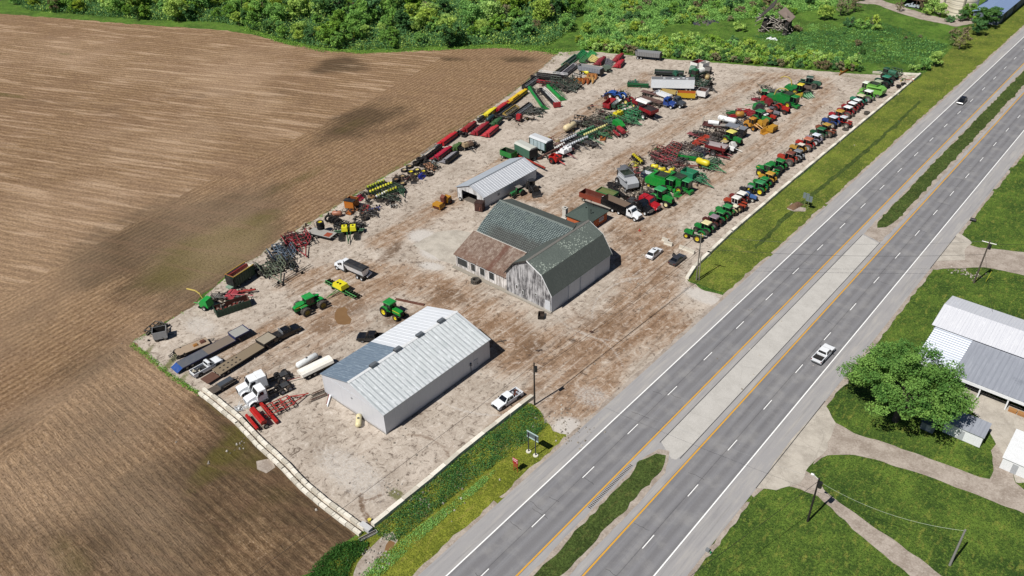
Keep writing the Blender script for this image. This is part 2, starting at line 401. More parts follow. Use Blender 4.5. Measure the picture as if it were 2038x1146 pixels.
# --- the ploughed field
FIELD = px_poly([(0, 27), (160, 40), (300, 50), (420, 58), (500, 68), (560, 84), (650, 101), (720, 106), (900, 98), (1000, 95), (1120, 108)])
LOTW = px_poly([(1112, 104), (1062, 150), (1004, 196), (935, 243), (835, 312), (765, 352), (692, 397), (622, 440), (560, 472), (520, 506), (455, 547), (388, 606), (263, 681)])
LOTS = px_poly([(263, 681), (300, 712), (345, 750), (402, 786), (470, 838), (560, 928), (640, 1003), (716, 1060)])
FIELD_P = [(-560, 20)]+FIELD+LOTW[1:]+LOTS[1:]+px_poly([(690, 1075), (640, 1135)])+[(-30, 10), (-20, -60), (-300, -120), (-560, -120)]
bA = [(-90, -60), (-104, -20), (-119.9, 32), (-133.1, 84), (-141.6, 141), (-160, 215)]
bB = [(-40, -40), (-79.5, 31), (-86.5, 43), (-60, 90)]
def signed(X, Y, pts, sgn):
    d = np.full(X.shape, 1e9); s = np.zeros(X.shape)
    for i in range(1, len(pts)):
        ax, ay = pts[i-1]; dx, dy = pts[i][0]-ax, pts[i][1]-ay; L = dx*dx+dy*dy
        t = np.clip(((X-ax)*dx+(Y-ay)*dy)/L, 0, 1); q = np.hypot(X-ax-t*dx, Y-ay-t*dy); m = q < d
        d[m] = q[m]; s[m] = np.sign((dx*(Y-ay)-dy*(X-ax))/math.sqrt(L))[m]
    return sgn*s*d
def field_mask(X, Y):
    A = .5+signed(X, Y, bA, 1)/40; B = .5+signed(X, Y, bB, -1)/40
    D = np.zeros(X.shape); O = np.zeros(X.shape)
    for b in [(250, 500, 13, 17, 10, .95), (330, 470, 17, 22, 8, .95), (430, 440, 12, 20, 8, .9), (430, 560, 10, 14, 0, .8), (330, 590, 10, 7, 0, .5),
              (715, 240, 9, 19, 10, .85), (800, 250, 6, 13, 10, .5), (780, 225, 5, 12, 10, .7), (680, 130, 11, 9, 20, .8), (650, 140, 8, 4, 20, .6), (900, 118, 9, 3, 20, .7), (1030, 118, 10, 4, 30, .7),
              (250, 555, 8, 10, 8, .7), (480, 900, 7, 9, 0, .9), (560, 1000, 12, 9, 0, .75), (380, 1080, 12, 6, 0, .6), (120, 1060, 14, 7, 0, .5), (60, 640, 14, 10, 0, .4), 
              (180, 720, 10, 9, 0, .45), (600, 1080, 8, 8, 0, .6), (200, 850, 20, 12, 0, .42), (60, 950, 16, 14, 0, .42), (300, 1040, 22, 13, 0, .7), (420, 980, 14, 12, 0, .6), (100, 1140, 26, 9, 0, .5), (500, 1090, 14, 8, 0, .6), (560, 190, 16, 8, 22, .3), (200, 545, 9, 8, 8, .8), (470, 430, 7, 12, 8, .7), (410, 500, 12, 20, 8, 1.1), (300, 540, 14, 9, 8, .9), (330, 460, 12, 14, 8, .8), (520, 360, 7, 26, 8, .22), (330, 420, 12, 16, 8, .35), (620, 310, 6, 16, 8, .25), (150, 210, 30, 5, 22, .25), (430, 190, 30, 6, 22, .25)]:
        D = np.maximum(D, blob(X, Y, *b))
    for b in [(420, 500, 11, 19, 8, 1.1), (500, 450, 6, 12, 8, .8), (380, 540, 8, 9, 8, .6), (460, 890, 3, 10, 20, 1.), (500, 920, 4, 4, 0, .8), (590, 360, 4, 20, 8, .5), (690, 395, 2, 12, 8, .5), (860, 285, 1.2, 50, 12, .7), (128, 107, 5, 1.5, 22, .9),
              (15, 190, 10, 2, 22, .9), (700, 250, 4, 10, 8, .6), (140, 1110, 8, 3, 0, .6), (545, 990, 4, 8, 0, .5)]:
        O = np.maximum(O, blob(X, Y, *b))
    for pl in ([(402, 792), (470, 850), (560, 945), (640, 1020), (700, 1075)],):
        D = np.maximum(D, dsegs(X, Y, px_poly(pl), 1.6))
    O = np.maximum(O, .8*dsegs(X, Y, px_poly([(420, 800), (470, 870), (520, 930)]), 1.))
    return A, B, D, O
sheet('plowed_field', FIELD_P, .02, 2.0, G_FIELD, field_mask, .5)
# --- the machinery lot
LOT_P = LOTW[::-1][:-1]+px_poly([(1112, 104), (1160, 101), (1320, 117), (1500, 131), (1700, 147), (1826, 151), (1780, 190), (1680, 273), (1560, 374), (1450, 467), (1400, 518), (1366, 555), (1390, 572), (1440, 588)])+\
    [(-2.9, 126.), (-2.9, 76.5)]+px_poly([(1100, 858), (1074, 816), (1052, 800), (990, 848), (900, 914), (820, 978), (740, 1048)])+LOTS[::-1][:-1]
def lot_mask(X, Y):
    B = np.zeros(X.shape); Wt = np.zeros(X.shape); V = np.zeros(X.shape); L = np.zeros(X.shape)
    for pl, w, k in [([(900, 395), (1000, 325), (1110, 265), (1210, 195), (1290, 150)], 3.2, .75), ([(1100, 430), (1210, 340), (1350, 250), (1480, 172), (1560, 150)], 4.5, .7),
                     ([(1270, 470), (1400, 370), (1530, 285), (1640, 190), (1640, 160), (1500, 148)], 4., .65), ([(760, 480), (830, 440), (900, 395)], 4, .8), ([(600, 560), (700, 540), (800, 545), (900, 600)], 5, .8),
                     ([(480, 690), (620, 640), (760, 560)], 6, .8), ([(900, 600), (1040, 700), (1150, 700), (1300, 640)], 8, .9), ([(1150, 800), (1200, 700), (1280, 600), (1300, 470)], 7, .85), ([(1000, 380), (1100, 400), (1160, 360)], 3, .8),
                     ([(700, 640), (560, 720), (480, 760)], 5, .6), ([(740, 560), (860, 560), (960, 620)], 4, .9), ([(880, 960), (960, 880), (1040, 790), (1130, 720), (1330, 560)], 1.6, .7), ([(1250, 430), (1250, 520)], 5, .75)]:
        B = np.maximum(B, k*dsegs(X, Y, px_poly(pl), w))
    for b in [(800, 640, 6, 4, 0, .8), (1060, 690, 3, 3, 0, .9), (780, 500, 2, 6, 20, .8), (1150, 420, 4, 2, 0, .9), (845, 700, 3, 3, 0, .8), (640, 650, 4, 3, 0, .6), (890, 440, 5, 1.6, 20, .5), (1225, 460, 3, 2, 0, .6), (870, 600, 6, 2, 0, .6),
              (1095, 490, 3, 3, 0, .5), (990, 650, 3, 2, 0, .5), (1070, 720, 3, 2, 0, .5), (795, 930, 2, 2, 0, .4), (570, 560, 4, 2, 0, .4), (1200, 640, 8, 8, 0, .5), (900, 590, 7, 3, 0, .7), (1250, 480, 5, 4, 0, .6), (1040, 660, 7, 3, 0, .55), (700, 610, 6, 4, 0, .6), (1120, 680, 6, 5, 0, .5), (1260, 560, 7, 6, 0, .4), (870, 420, 4, 3, 0, .5)]:
        Wt = np.maximum(Wt, blob(X, Y, *b))
    Wt = np.maximum(Wt, dsegs(X, Y, px_poly([(718, 985), (722, 1015), (738, 1044)]), .45)); Wt = np.maximum(Wt, dsegs(X, Y, px_poly([(722, 1000), (760, 985)]), .3))
    for b in [(870, 500, 5, 4, 0, 1.), (840, 470, 5, 4, 10, .8), (1130, 850, 3, 3, 0, .9), (1400, 590, 6, 3, 0, .8), (860, 530, 4, 2, 20, .8), (1180, 790, 5, 4, 0, .6), (450, 740, 5, 9, 0, .5), (700, 940, 12, 5, 0, .6), (400, 650, 7, 4, 0, .6), (1280, 285, 9, 3, 90, .5), (1000, 230, 4, 30, 12, .4)]:
        L = np.maximum(L, blob(X, Y, *b))
    for b in [(330, 735, 1.0, 9, 33, .9), (290, 705, 1, 4, 33, .8), (360, 760, 1, 4, 33, .8), (1710, 155, 10, 2, 20, .6), (1790, 190, 2, 8, 0, .5), (1680, 150, 8, 1.5, 20, .6), (1140, 105, 3, 4, 0, .7), (790, 985, 2, 1.2, 0, .9), (460, 640, 1, 1, 0, .5)]:
        V = np.maximum(V, blob(X, Y, *b))
    V = np.maximum(V, .75*dsegs(X, Y, LOTW, .35))
    rt_ = random.Random(4)
    for cx, cy, r0, a0, a1, n in [(1240, 600, 11, 200, 330, 7), (1330, 620, 16, 120, 250, 7), (1300, 560, 9, 0, 160, 5), (1230, 520, 8, 300, 60, 4), (1120, 740, 13, 20, 130, 4), (860, 590, 12, 220, 340, 4), (880, 470, 10, 100, 220, 4), (720, 560, 14, 200, 300, 4), (1000, 700, 15, 230, 330, 4), (1540, 190, 14, 20, 140, 5), (1270, 660, 20, 60, 120, 5), (850, 430, 11, 250, 350, 4), (640, 620, 10, 0, 120, 3), (780, 930, 9, 30, 150, 3)]:
        c = W(cx, cy)
        if a1 < a0: a1 += 360
        for q in range(n):
            r = r0+rt_.uniform(-3.5, 3.5); ox, oy = rt_.uniform(-2, 2), rt_.uniform(-2, 2); b0 = a0+rt_.uniform(0, 30); b1 = a1-rt_.uniform(0, 30); pts = [(c.x+ox+r*math.cos(R(a)), c.y+oy+r*math.sin(R(a))) for a in np.linspace(b0, b1, 10)]
            d = dsegs(X, Y, pts, .45)*rt_.uniform(.5, 1)
            if q % 2: L = np.maximum(L, d*.62)
            else: Wt = np.maximum(Wt, d*.62)
    return B, Wt, L, V
LZ = .05
sheet('gravel_lot', LOT_P, LZ, .5, G_LOT, lot_mask, .22)
sheet('verge', [(-2.9, 34), (-2.9, 76.5)]+px_poly([(1102, 856), (1074, 816), (1052, 802), (740, 1052), (690, 1085), (640, 1146)])+[(-16, 20), (-3, 20)], .035, 2, G_DRY, None, .3)
sheet('verge', px_poly([(1366, 557), (1400, 521), (1450, 470), (1560, 377), (1680, 276), (1780, 193), (1834, 152), (1880, 110)])+[(-24, 400), (-22, 700), (-3.2, 700), (-3.2, 128.5)], .03, 2.5, G_VERGE, None, .3)
sheet('drainage_ditch', px_poly([(1500, 492), (1560, 430), (1623, 378), (1700, 316), (1783, 244), (1830, 200), (1832, 203), (1787, 249), (1705, 321), (1628, 384), (1566, 436), (1506, 496)]), .045, .6, G_MED, None, .18)
sheet('lawn', [(24.6, 163), (24.6, 20), (120, 20), (120, 230), (24.6, 230)], .02, 4, G_LAWN, None, .2)
sheet('highway', [(-3, -200), (25, -200), (25, 1500), (-3, 1500)], .06, 14, G_ASPH, None)
# wide gravelly edges of the shoulders
for xs in ((-3.7, -2.8), (24.8, 25.6)):
    sheet('gravel_edge', [(xs[0], 10), (xs[1], 10), (xs[1], 500), (xs[0], 500)], .052, 1.2, G_DRIVE, None, .18)
sheet('median', [(9.1, -50), (9.1, 60), (8.9, 79.5), (9.6, 81.6), (11, 82.2), (12.2, 79), (12.1, 55), (11.8, 10), (12, -50)], .085, .8, G_MED, None, .18)
sheet('median', [(9.2, 176), (10.2, 173), (11.6, 174.5), (12.4, 180), (12.6, 300), (12.6, 700), (9.2, 700), (9.1, 300), (9.1, 190)], .085, .8, G_MED, None, .18)
sheet('median_gravel', [(8.6, -50), (8.6, 80), (9.3, 82.6), (10.9, 83.4), (12.9, 79), (12.7, 40), (12.7, -50)], .075, .9, G_DRIVE, None, .12)
sheet('median_gravel', [(8.8, 168.5), (12.9, 167), (13.3, 180), (13.2, 700), (8.7, 700)], .075, .9, G_DRIVE, None, .12)
sheet('median_slab', [(8.75, 84.3), (12.5, 81.8), (13.0, 83.5), (13.05, 166.5), (8.75, 168)], .07, 3, G_CONC)
sheet('concrete_apron', px_poly([(1505, 972), (1572, 878), (1640, 804), (1663, 842), (1642, 900), (1604, 934), (1592, 962), (1545, 976)]), .072, 1, G_CONC2, None, .1)
sheet('driveway', px_poly([(1640, 855), (1662, 841), (1698, 862), (1764, 882), (1870, 920), (1968, 956), (1977, 940), (1972, 897), (1985, 880), (2010, 905), (2014, 930), (2022, 965), (2060, 990), (2060, 1035), (2038, 1022), (1866, 955), (1760, 920), (1698, 905), (1640, 907), (1618, 925)]), .055, 1, G_DRIVE, None, .12)
sheet('driveway', px_poly([(1570, 968), (1600, 935), (1625, 950), (1642, 979), (1713, 1030), (1794, 1086), (1900, 1165), (1880, 1200), (1810, 1146), (1713, 1066), (1626, 986)]), .05, .8, G_DRIVE, None, .14)
sheet('concrete_yard', px_poly([(1925, 765), (2080, 835), (2080, 960), (2022, 962), (2012, 925), (1985, 890), (1966, 850), (1935, 820), (1905, 795)]), .058, 1, G_CONC2, None, .1)
sheet('driveway', px_poly([(1925, 485), (1940, 492), (2038, 502), (2100, 520), (2100, 570), (2038, 548), (1960, 532), (1852, 536), (1868, 515)]), .055, 1, G_DRIVE, None, .12)
sheet('concrete_apron', px_poly([(1862, 520), (1908, 461), (1935, 484), (1919, 498), (1921, 518)]), .072, 1, G_CONC2, None, .08)
sheet('driveway', px_poly([(1700, 6), (1745, 9), (1790, 26), (1830, 38), (1870, 46), (1903, 53), (1945, 45), (1940, 36), (1880, 38), (1830, 24), (1760, 2), (1735, -6)]), .05, 1.5, G_DRIVE, None, .3)
# puddle and culvert water
def f_mud(N):
    p = N.pos(); c = N.mix(N.noise(p, .8, 3), srgb('6b5136'), srgb('7c6041')); N.col(c, .25, .5)
G_MUD = M_from('mud_water', f_mud)
sheet('puddle', px_poly([(667, 622), (672, 614), (686, 611), (692, 616), (690, 624), (700, 636), (697, 645), (684, 647), (672, 645), (666, 634)]), .062, .5, G_MUD, None, .05)
sheet('washout', px_poly([(760, 1068), (782, 1058), (792, 1076), (780, 1092), (764, 1096), (750, 1120), (728, 1146), (700, 1160), (712, 1120), (738, 1090)]), .045, .6, G_DRIVE, None, .15)
sheet('puddle', px_poly([(775, 1075), (787, 1080), (780, 1094), (765, 1098), (768, 1085)]), .052, .4, G_MUD, None, .05)
sheet('washout', px_poly([(510, 918), (540, 912), (548, 930), (530, 942), (512, 934)]), .04, .4, G_DRIVE, None, .3)
# --- painted lines
wl = PM('ececea', .6, 0, .15); yl = PM('e8ae3c', .6, 0, .12); dk = PM('3a3a3d', .9, 0, .1)
mk = MB()
def ln(x, y0, y1, w, mat, z=.068): mk.add([(x-w/2, y0, z), (x+w/2, y0, z), (x+w/2, y1, z), (x-w/2, y1, z)], [(0, 1, 2, 3)], mat)
for i in range(-10, 110):
    y = i*12.5
    ln(0, y, y+12.5, .2, wl); ln(21.6, y, y+12.5, .2, wl); ln(7.33, y, y+12.5, .24, yl); ln(14.24, y, y+12.5, .24, yl)
for i in range(-24, 100):
    ln(3.67, 303.2-12.19*i-1.5, 303.2-12.19*i+1.5, .14, wl); ln(17.93, 261.5-12.19*(i+0)-1.5, 261.5-12.19*i+1.5, .14, wl)
for x_, a_, b_ in ((8.73, 84, 168), (13.04, 83, 167), (24.95, 85, 110), (24.95, 163, 180)): ln(x_, a_, b_, .12, dk, .078)
rj = random.Random(6)
for k in range(46):
    y_ = rj.uniform(40, 260); x_ = rj.choice((0.3, 14.4)); xa = x_+rj.uniform(0, 3.4); xb = xa+rj.uniform(1.5, 3.6); yy = y_
    for q in range(5):
        u0, u1 = xa+(xb-xa)*q/5, xa+(xb-xa)*(q+1)/5; y2 = yy+rj.uniform(-.18, .18); mk.add([(u0, yy-.02, .0665), (u1, y2-.02, .0665), (u1, y2+.03, .0665), (u0, yy+.03, .0665)], [(0, 1, 2, 3)], dk); yy = y2
for k in range(34): ln(7.95, 66+k*.33, 66.16+k*.33, .5, dk, .08)
tag(mk.build('road_markings'), kind='structure')

# ------------------------------------------------------------------ buildings
def f_rib(base, dark, streak, axis, per, amt=.5, blot=.3):
    def g(N):
        p = N.pos(); sx = N.t.nodes.new('ShaderNodeSeparateXYZ'); N.t.links.new(p, sx.inputs[0]); a = sx.outputs[0 if axis == 'x' else 1]
        sc = (1, .06, 1) if axis == 'x' else (.06, 1, 1)
        st = N.noise(N.mapv(p, sc), 2.6, 5, .7); n = N.noise(p, .5, 6, .7); fine = N.noise(N.mapv(p, sc), 9, 3, .7)
        w = N.math('SINE', N.math('MULTIPLY', a, 2*math.pi/per)); w2 = N.math('FRACT', N.math('MULTIPLY', a, 1/2.7))
        c = N.mix(N.math('MULTIPLY', N.step(N.math('ADD', w, N.math('MULTIPLY', N.math('SUBTRACT', st, .5), 1.5)), .1, .95), amt), srgb(base), srgb(dark))
        c = N.mix(N.math('MULTIPLY', N.step(st, .48, .7), .7), c, srgb(streak))
        c = N.mix(N.math('MULTIPLY', N.step(n, .55, .72), blot), c, srgb(dark)); c = N.mix(N.math('MULTIPLY', N.step(fine, .6, .8), .4), c, srgb(dark))
        c = N.mix(N.math('MULTIPLY', N.step(w2, .965, .99), .5), c, srgb(dark))
        z = sx.outputs[2]; c = N.mix(N.math('MULTIPLY', N.step(N.math('ADD', z, N.math('MULTIPLY', n, 1.2)), 1.3, .5), .55), c, srgb('8b7c6c')); c = N.mix(N.math('MULTIPLY', N.step(N.math('FRACT', N.math('MULTIPLY', a, 1/.92)), .94, .99), .35), c, srgb(dark))
        N.bump(w, .3, .02); N.b.inputs['Metallic'].default_value = .25; N.col(c, .5, .4)
    return g
def f_shingle(base, dark, lite, patch):
    def g(N):
        p = N.pos(); b = N.n('TexBrick'); N.t.links.new(N.mapv(N.pos(), (1, 1, 1)), b.inputs['Vector']); b.inputs['Scale'].default_value = 2.4
        b.inputs['Color1'].default_value = (*srgb(base), 1); b.inputs['Color2'].default_value = (*srgb(dark), 1); b.inputs['Mortar'].default_value = (*srgb(dark), 1); b.inputs['Mortar Size'].default_value = .03
        n = N.noise(p, .35, 6, .7); v = N.noise(p, 1.7, 3, .8); big = N.noise(p, .16, 3, .5)
        c = N.mix(N.math('MULTIPLY', N.step(n, .4, .65), .5), b.outputs['Color'], srgb(dark))
        if patch:
            m = N.math('MULTIPLY', N.step(N.vor(p, 2.6), .42, .3), N.step(N.math('ADD', big, N.math('MULTIPLY', N.math('SUBTRACT', N.noise(p, .7, 2), .5), .5)), .53, .6)); c = N.mix(N.math('MULTIPLY', m, .6), c, srgb(lite))
            sx = N.t.nodes.new('ShaderNodeSeparateXYZ'); N.t.links.new(p, sx.inputs[0])
        N.bump(v, .4, .04); N.col(c, .92, .1)
    return g
def f_diamond(N):
    p = N.pos(); sx = N.t.nodes.new('ShaderNodeSeparateXYZ'); N.t.links.new(p, sx.inputs[0]); x = sx.outputs[0]; y = N.math('MULTIPLY', sx.outputs[1], 1.35)
    k = 2*math.pi/.5
    a = N.math('SINE', N.math('MULTIPLY', N.math('ADD', x, y), k*.5)); b = N.math('SINE', N.math('MULTIPLY', N.math('SUBTRACT', x, y), k*.5))
    m = N.math('MULTIPLY', a, b); n = N.noise(p, .45, 6, .7); f = N.noise(p, 3, 3, .7)
    zone = N.math('MULTIPLY', N.step(N.math('ADD', sx.outputs[1], N.math('MULTIPLY', n, 2.5)), 112.0, 110.6), N.step(N.math('ADD', x, N.math('MULTIPLY', n, 4)), -51, -46))
    c = N.mix(N.step(N.math('ADD', m, N.math('MULTIPLY', N.math('SUBTRACT', f, .5), 3.4)), -.4, .9), srgb('30383a'), srgb('727c7a'))
    c = N.mix(N.math('MULTIPLY', N.step(n, .5, .7), .45), c, srgb('5b6660')); c = N.mix(N.math('MULTIPLY', zone, .65), c, srgb('3c3a37'))
    N.bump(m, .15, .02); N.col(c, .9, .12)
def f_rusty(N):
    p = N.pos(); b = N.n('TexBrick'); N.t.links.new(N.mapv(p, (1, 1, 1), R(90)), b.inputs['Vector']); b.inputs['Scale'].default_value = 1.25; b.inputs['Mortar Size'].default_value = .012; b.inputs['Row Height'].default_value = .5
    b.inputs['Color1'].default_value = (*srgb('85776c'), 1); b.inputs['Color2'].default_value = (*srgb('66544a'), 1); b.inputs['Mortar'].default_value = (*srgb('3d2a22'), 1); b.inputs['Bias'].default_value = .1
    sx = N.t.nodes.new('ShaderNodeSeparateXYZ'); N.t.links.new(p, sx.inputs[0]); n = N.noise(N.mapv(p, (1, .15, 1)), .9, 6, .7); m = N.noise(p, .5, 5, .6)
    low = N.step(N.math('ADD', sx.outputs[1], N.math('MULTIPLY', n, 4)), 106.8, 102.6)
    st = N.step(N.math('ABSOLUTE', N.math('ADD', N.math('ADD', sx.outputs[0], 43.6), N.math('MULTIPLY', m, .8))), .9, .35)
    c = N.mix(N.math('MULTIPLY', low, .5), b.outputs['Color'], srgb('5e4335')); c = N.mix(N.math('MULTIPLY', st, .7), c, srgb('56362b'))
    c = N.mix(N.math('MULTIPLY', N.step(n, .55, .7), .6), c, srgb('948a82')); c = N.mix(N.math('MULTIPLY', N.step(n, .45, .3), .5), c, srgb('4c372d'))
    N.bump(n, .3, .05); N.b.inputs['Metallic'].default_value = .1; N.col(c, .75, .25)
def f_boards(base, dark, axis='x', per=.22):
    def g(N):
        p = N.pos(); sx = N.t.nodes.new('ShaderNodeSeparateXYZ'); N.t.links.new(p, sx.inputs[0]); a = sx.outputs[0 if axis == 'x' else 1]
        sc = (1, 1, .1); st = N.noise(N.mapv(p, sc), 3.2, 6, .75); n = N.noise(p, .6, 5, .6)
        seam = N.step(N.math('FRACT', N.math('MULTIPLY', a, 1/per)), .86, .97)
        c = N.mix(N.step(N.math('ADD', N.math('MULTIPLY', st, .75), N.math('MULTIPLY', n, .3)), .44, .62), srgb(base), srgb(dark)); c = N.mix(N.math('MULTIPLY', seam, .6), c, srgb('37332f'))
        N.bump(st, .4, .03); N.col(c, .9, .12)
    return g
W_PLAIN = PM('cfd3d6', .55, 0, .18); W_PLAIN2 = PM('b4bbc4', .6, 0, .2); TRIM = PM('dcdedf', .5, 0, .2)
DARKM = PM('1c1e22', .6, 0, .2)
def slab(mb, quad, t, mat):
    'a roof plane given by four corners (counter-clockwise from above), thickened downward'
    q = [Vector(v) for v in quad]; n = (q[1]-q[0]).cross(q[3]-q[0]).normalized()
    if n.z < 0: n = -n
    lo = [v-n*t for v in q]
    mb.add(q+lo, [(0, 1, 2, 3), (7, 6, 5, 4)]+[(i, 4+i, 4+(i+1) % 4, (i+1) % 4) for i in range(4)], mat)
def ribs(mb, a0, a1, b0, b1, per, mat, h=.05, w=.06):
    'standing ribs running from line a0-a1 to line b0-b1'
    a0, a1, b0, b1 = map(Vector, (a0, a1, b0, b1)); k = int((a1-a0).length/per)
    n = (a1-a0).cross(b0-a0).normalized(); n = n if n.z > 0 else -n; e = (a1-a0).normalized()*w/2
    for i in range(1, k):
        p = a0.lerp(a1, i/k); q = b0.lerp(b1, i/k)
        mb.add([p-e+n*.004, p+e+n*.004, q+e+n*.004, q-e+n*.004, p+n*h, q+n*h], [(0, 1, 4), (1, 2, 5, 4), (3, 5, 2), (0, 4, 5, 3)], mat)

# --- white machine shed (front of the lot)
t = thing('white_steel_building', 'long white steel machine building with ribbed gable roof nearest the camera', 'building', (0, 0, LZ))
x0, x1, y0, y1, ez, rz_ = -42.8, -26.8, 57.1, 82.4, 4.5, 6.95; xm = -34.9
WS = M_from('steel_siding_shaded', f_rib('b2b8c0', '98a0ab', 'bcc1c8', 'y', .23, .25, .1)); WS2 = M_from('steel_siding_gable', f_rib('c4c6cb', 'aeb1b9', 'cfd0d3', 'x', .23, .22, .1))  # side siding bluer and darker than the gable's: east-wall shade put into its colour
WR = M_from('steel_roof_ribbed', f_rib('c2c6c8', '848c90', 'e6e8ea', 'y', .92, .65, .4)); WR2 = M_from('steel_roof_white', f_rib('d6d9dd', 'b9bec4', 'e2e4e6', 'y', .46, .25, .1)); GR = M_from('galvanised_roof', f_rib('71808f', '5a6876', '9aa7b2', 'y', .46, .5, .3))
m = MB(); m.box(x0, x1, y0, y1, 0, ez, WS); m.build('side_walls', t)
m = MB(); m.prism([(x0, ez+.01), (x1, ez+.01), (x1, ez+.02), (xm, rz_-.05), (x0, ez+.02)], y0+.02, y1-.02, WS2)
for yy in (y0-.015, y1+.005): m.box(x0-.01, x1+.01, yy, yy+.01, 0, ez, WS2)
m.build('gable_walls', t)
m = MB(); slab(m, [(xm, y0-.25, rz_), (x1+.25, y0-.25, ez-.02), (x1+.25, y1+.25, ez-.02), (xm, y1+.25, rz_)], .1, WR)
ribs(m, (xm, y0, rz_), (xm, y1, rz_), (x1+.25, y0, ez-.02), (x1+.25, y1, ez-.02), .46, WR, .03, .05); m.build('roof', t)
ysp = 68.4
m = MB(); slab(m, [(x0-.25, ysp, ez-.02), (xm, ysp, rz_), (xm, y1+.25, rz_), (x0-.25, y1+.25, ez-.02)], .1, WR2); ribs(m, (xm, ysp, rz_), (xm, y1, rz_), (x0-.25, ysp, ez-.02), (x0-.25, y1, ez-.02), .92, WR2, .04, .06); m.build('roof', t)
m = MB(); slab(m, [(x0-.25, y0-.25, ez-.03), (xm, y0-.25, rz_-.01), (xm, ysp-.02, rz_-.01), (x0-.25, ysp-.02, ez-.03)], .1, GR); ribs(m, (xm, y0, rz_-.01), (xm, ysp, rz_-.01), (x0-.25, y0, ez-.03), (x0-.25, ysp, ez-.03), .7, GR, .04, .06); m.build('roof', t, label='grey galvanised roof section')
m = MB(); m.prism([(xm-.3, rz_-.02), (xm+.3, rz_-.02), (xm, rz_+.14)], y0-.28, y1+.28, TRIM); m.build('ridge_cap', t)
for px, py in ((878, 639), (836, 667), (792, 696), (744, 727)):
    yv = W(px, py, rz_+.2).y; m = MB(); m.box(xm-.4, xm+.4, yv-.7, yv+.7, rz_+.1, rz_+.5, PM('8d949b', .4, .4), .8, 1); m.box(xm-.33, xm+.33, yv-.72, yv+.72, rz_+.14, rz_+.4, DARKM); m.build('ridge_vent', t)
m = MB(); m.box(x1, x1+.06, 78.2, 79.3, 0, 2.2, PM('bcc2ca', .5)); d = m.build('door', t); m = MB(); m.box(x1+.06, x1+.11, 79.05, 79.15, 1, 1.1, DARKM); m.build('handle', d)
m = MB(); m.box(x1, x1+.25, 77.2, 77.5, 1.6, 2.2, PM('777c83')); m.cyl((x1+.1, 77.35, 0), (x1+.1, 77.35, 1.6), .05, PM('777c83')); m.build('meter_box', t)
m = MB(); m.box(-35.1, -34.8, y0-.12, y0-.02, 3.2, 3.5, PM('a7a9ac')); m.build('wall_light', t)
m = MB()
for xx in (x0-.02, x1-.08):
    for yy in (y0-.06, y1+.02): m = MB(); m.box(xx, xx+.1, yy, yy+.04, 0, ez, TRIM); m.build('corner_trim', t)
for a, b, c_ in ((3.9, 57.2, 0),):
    m = MB(); m.box(x0-.1, x1+.1, y0-.1, y1+.1, -.1, .12, PM('9a9792', .9)); m.build('foundation', t)

# --- the old gambrel barn with its wing and lean-to
t = thing('gambrel_barn', 'weathered grey gambrel barn with green shingle roof, patched with pale spots', 'barn', (0, 0, LZ))
BX0, BX1, BY0, BY1 = -38.8, -27.0, 100.8, 120.4; BM, BH = -33.0, 10.0
prof = [(BX0, 0), (BX1, 0), (BX1, 4.35), (-29.3, 8.0), (BM, BH-.1), (-36.5, 8.0), (BX0, 4.8)]
BW = M_from('weathered_boards', f_boards('aeadae', '4a494b', 'x', .24)); BWE = M_from('barn_east_sheeting', f_rib('a2abb6', '88919d', 'b0b7bf', 'y', .3, .2, .1))
m = MB(); m.prism(prof, BY0, BY1, BW); m.build('wall', t)
m = MB(); m.box(BX1, BX1+.05, BY0-.05, BY1+.05, 0, 4.3, BWE); m.build('east_wall', t)
SH1 = M_from('shingle_green_patched', f_shingle('68706a', '505753', 'aab3a7', True)); SH2 = M_from('shingle_green', f_shingle('575c58', '474c49', '8c9a8e', False)); DIA = M_from('diamond_shingle', f_diamond)
ov = .35
def bs(quad, mat, nm='roof', par=t, th=.12):
    m = MB(); slab(m, quad, th, mat); return m.build(nm, par)
bs([(BM, BY0-ov, BH), (-29.2, BY0-ov, 8.08), (-29.2, BY1+ov, 8.08), (BM, BY1+ov, BH)], SH1, 'upper_roof')
bs([(-29.2, BY0-ov, 8.06), (BX1+.35, BY0-ov, 4.1), (BX1+.35, BY1+ov, 4.1), (-29.2, BY1+ov, 8.06)], SH2, 'lower_roof')
bs([(-36.6, BY0-ov, 8.08), (BM, BY0-ov, BH), (BM, BY1+ov, BH), (-36.6, BY1+ov, 8.08)], SH2, 'upper_roof')
bs([(BX0-.3, BY0-ov, 4.7), (-36.6, BY0-ov, 8.06), (-36.6, 107, 8.06), (BX0-.3, 107, 4.7)], SH2, 'lower_roof')
bs([(BX0-.3, 119.5, 4.7), (-36.6, 119.5, 8.06), (-36.6, BY1+ov, 8.06), (BX0-.3, BY1+ov, 4.7)], SH2, 'lower_roof')
m = MB(); m.prism([(BM-.3, BH-.08), (BM+.3, BH-.08), (BM, BH+.14)], BY0-ov-.02, BY1+ov+.02, PM('8d8a84', .8)); m.build('ridge_cap', t)
for yy in (BY0-ov-.07, BY1+ov+.01):
    m = MB()
    for a, b in (((BM, BH), (-29.2, 8.08)), ((-29.2, 8.08), (BX1+.35, 4.1)), ((BM, BH), (-36.6, 8.08)), ((-36.6, 8.08), (BX0-.3, 4.7))):
        w = TRIM if a[0] >= BM and b[0] > BM else PM('45433f', .9)
        m.add([(a[0], yy, a[1]+.03), (b[0], yy, b[1]+.03), (b[0], yy, b[1]-.25), (a[0], yy, a[1]-.25), (a[0], yy+.06, a[1]+.03), (b[0], yy+.06, b[1]+.03), (b[0], yy+.06, b[1]-.25), (a[0], yy+.06, a[1]-.25)],
              [(0, 1, 2, 3), (7, 6, 5, 4), (0, 4, 5, 1), (1, 5, 6, 2), (2, 6, 7, 3), (3, 7, 4, 0)], w)
    m.build('rake_trim', t)
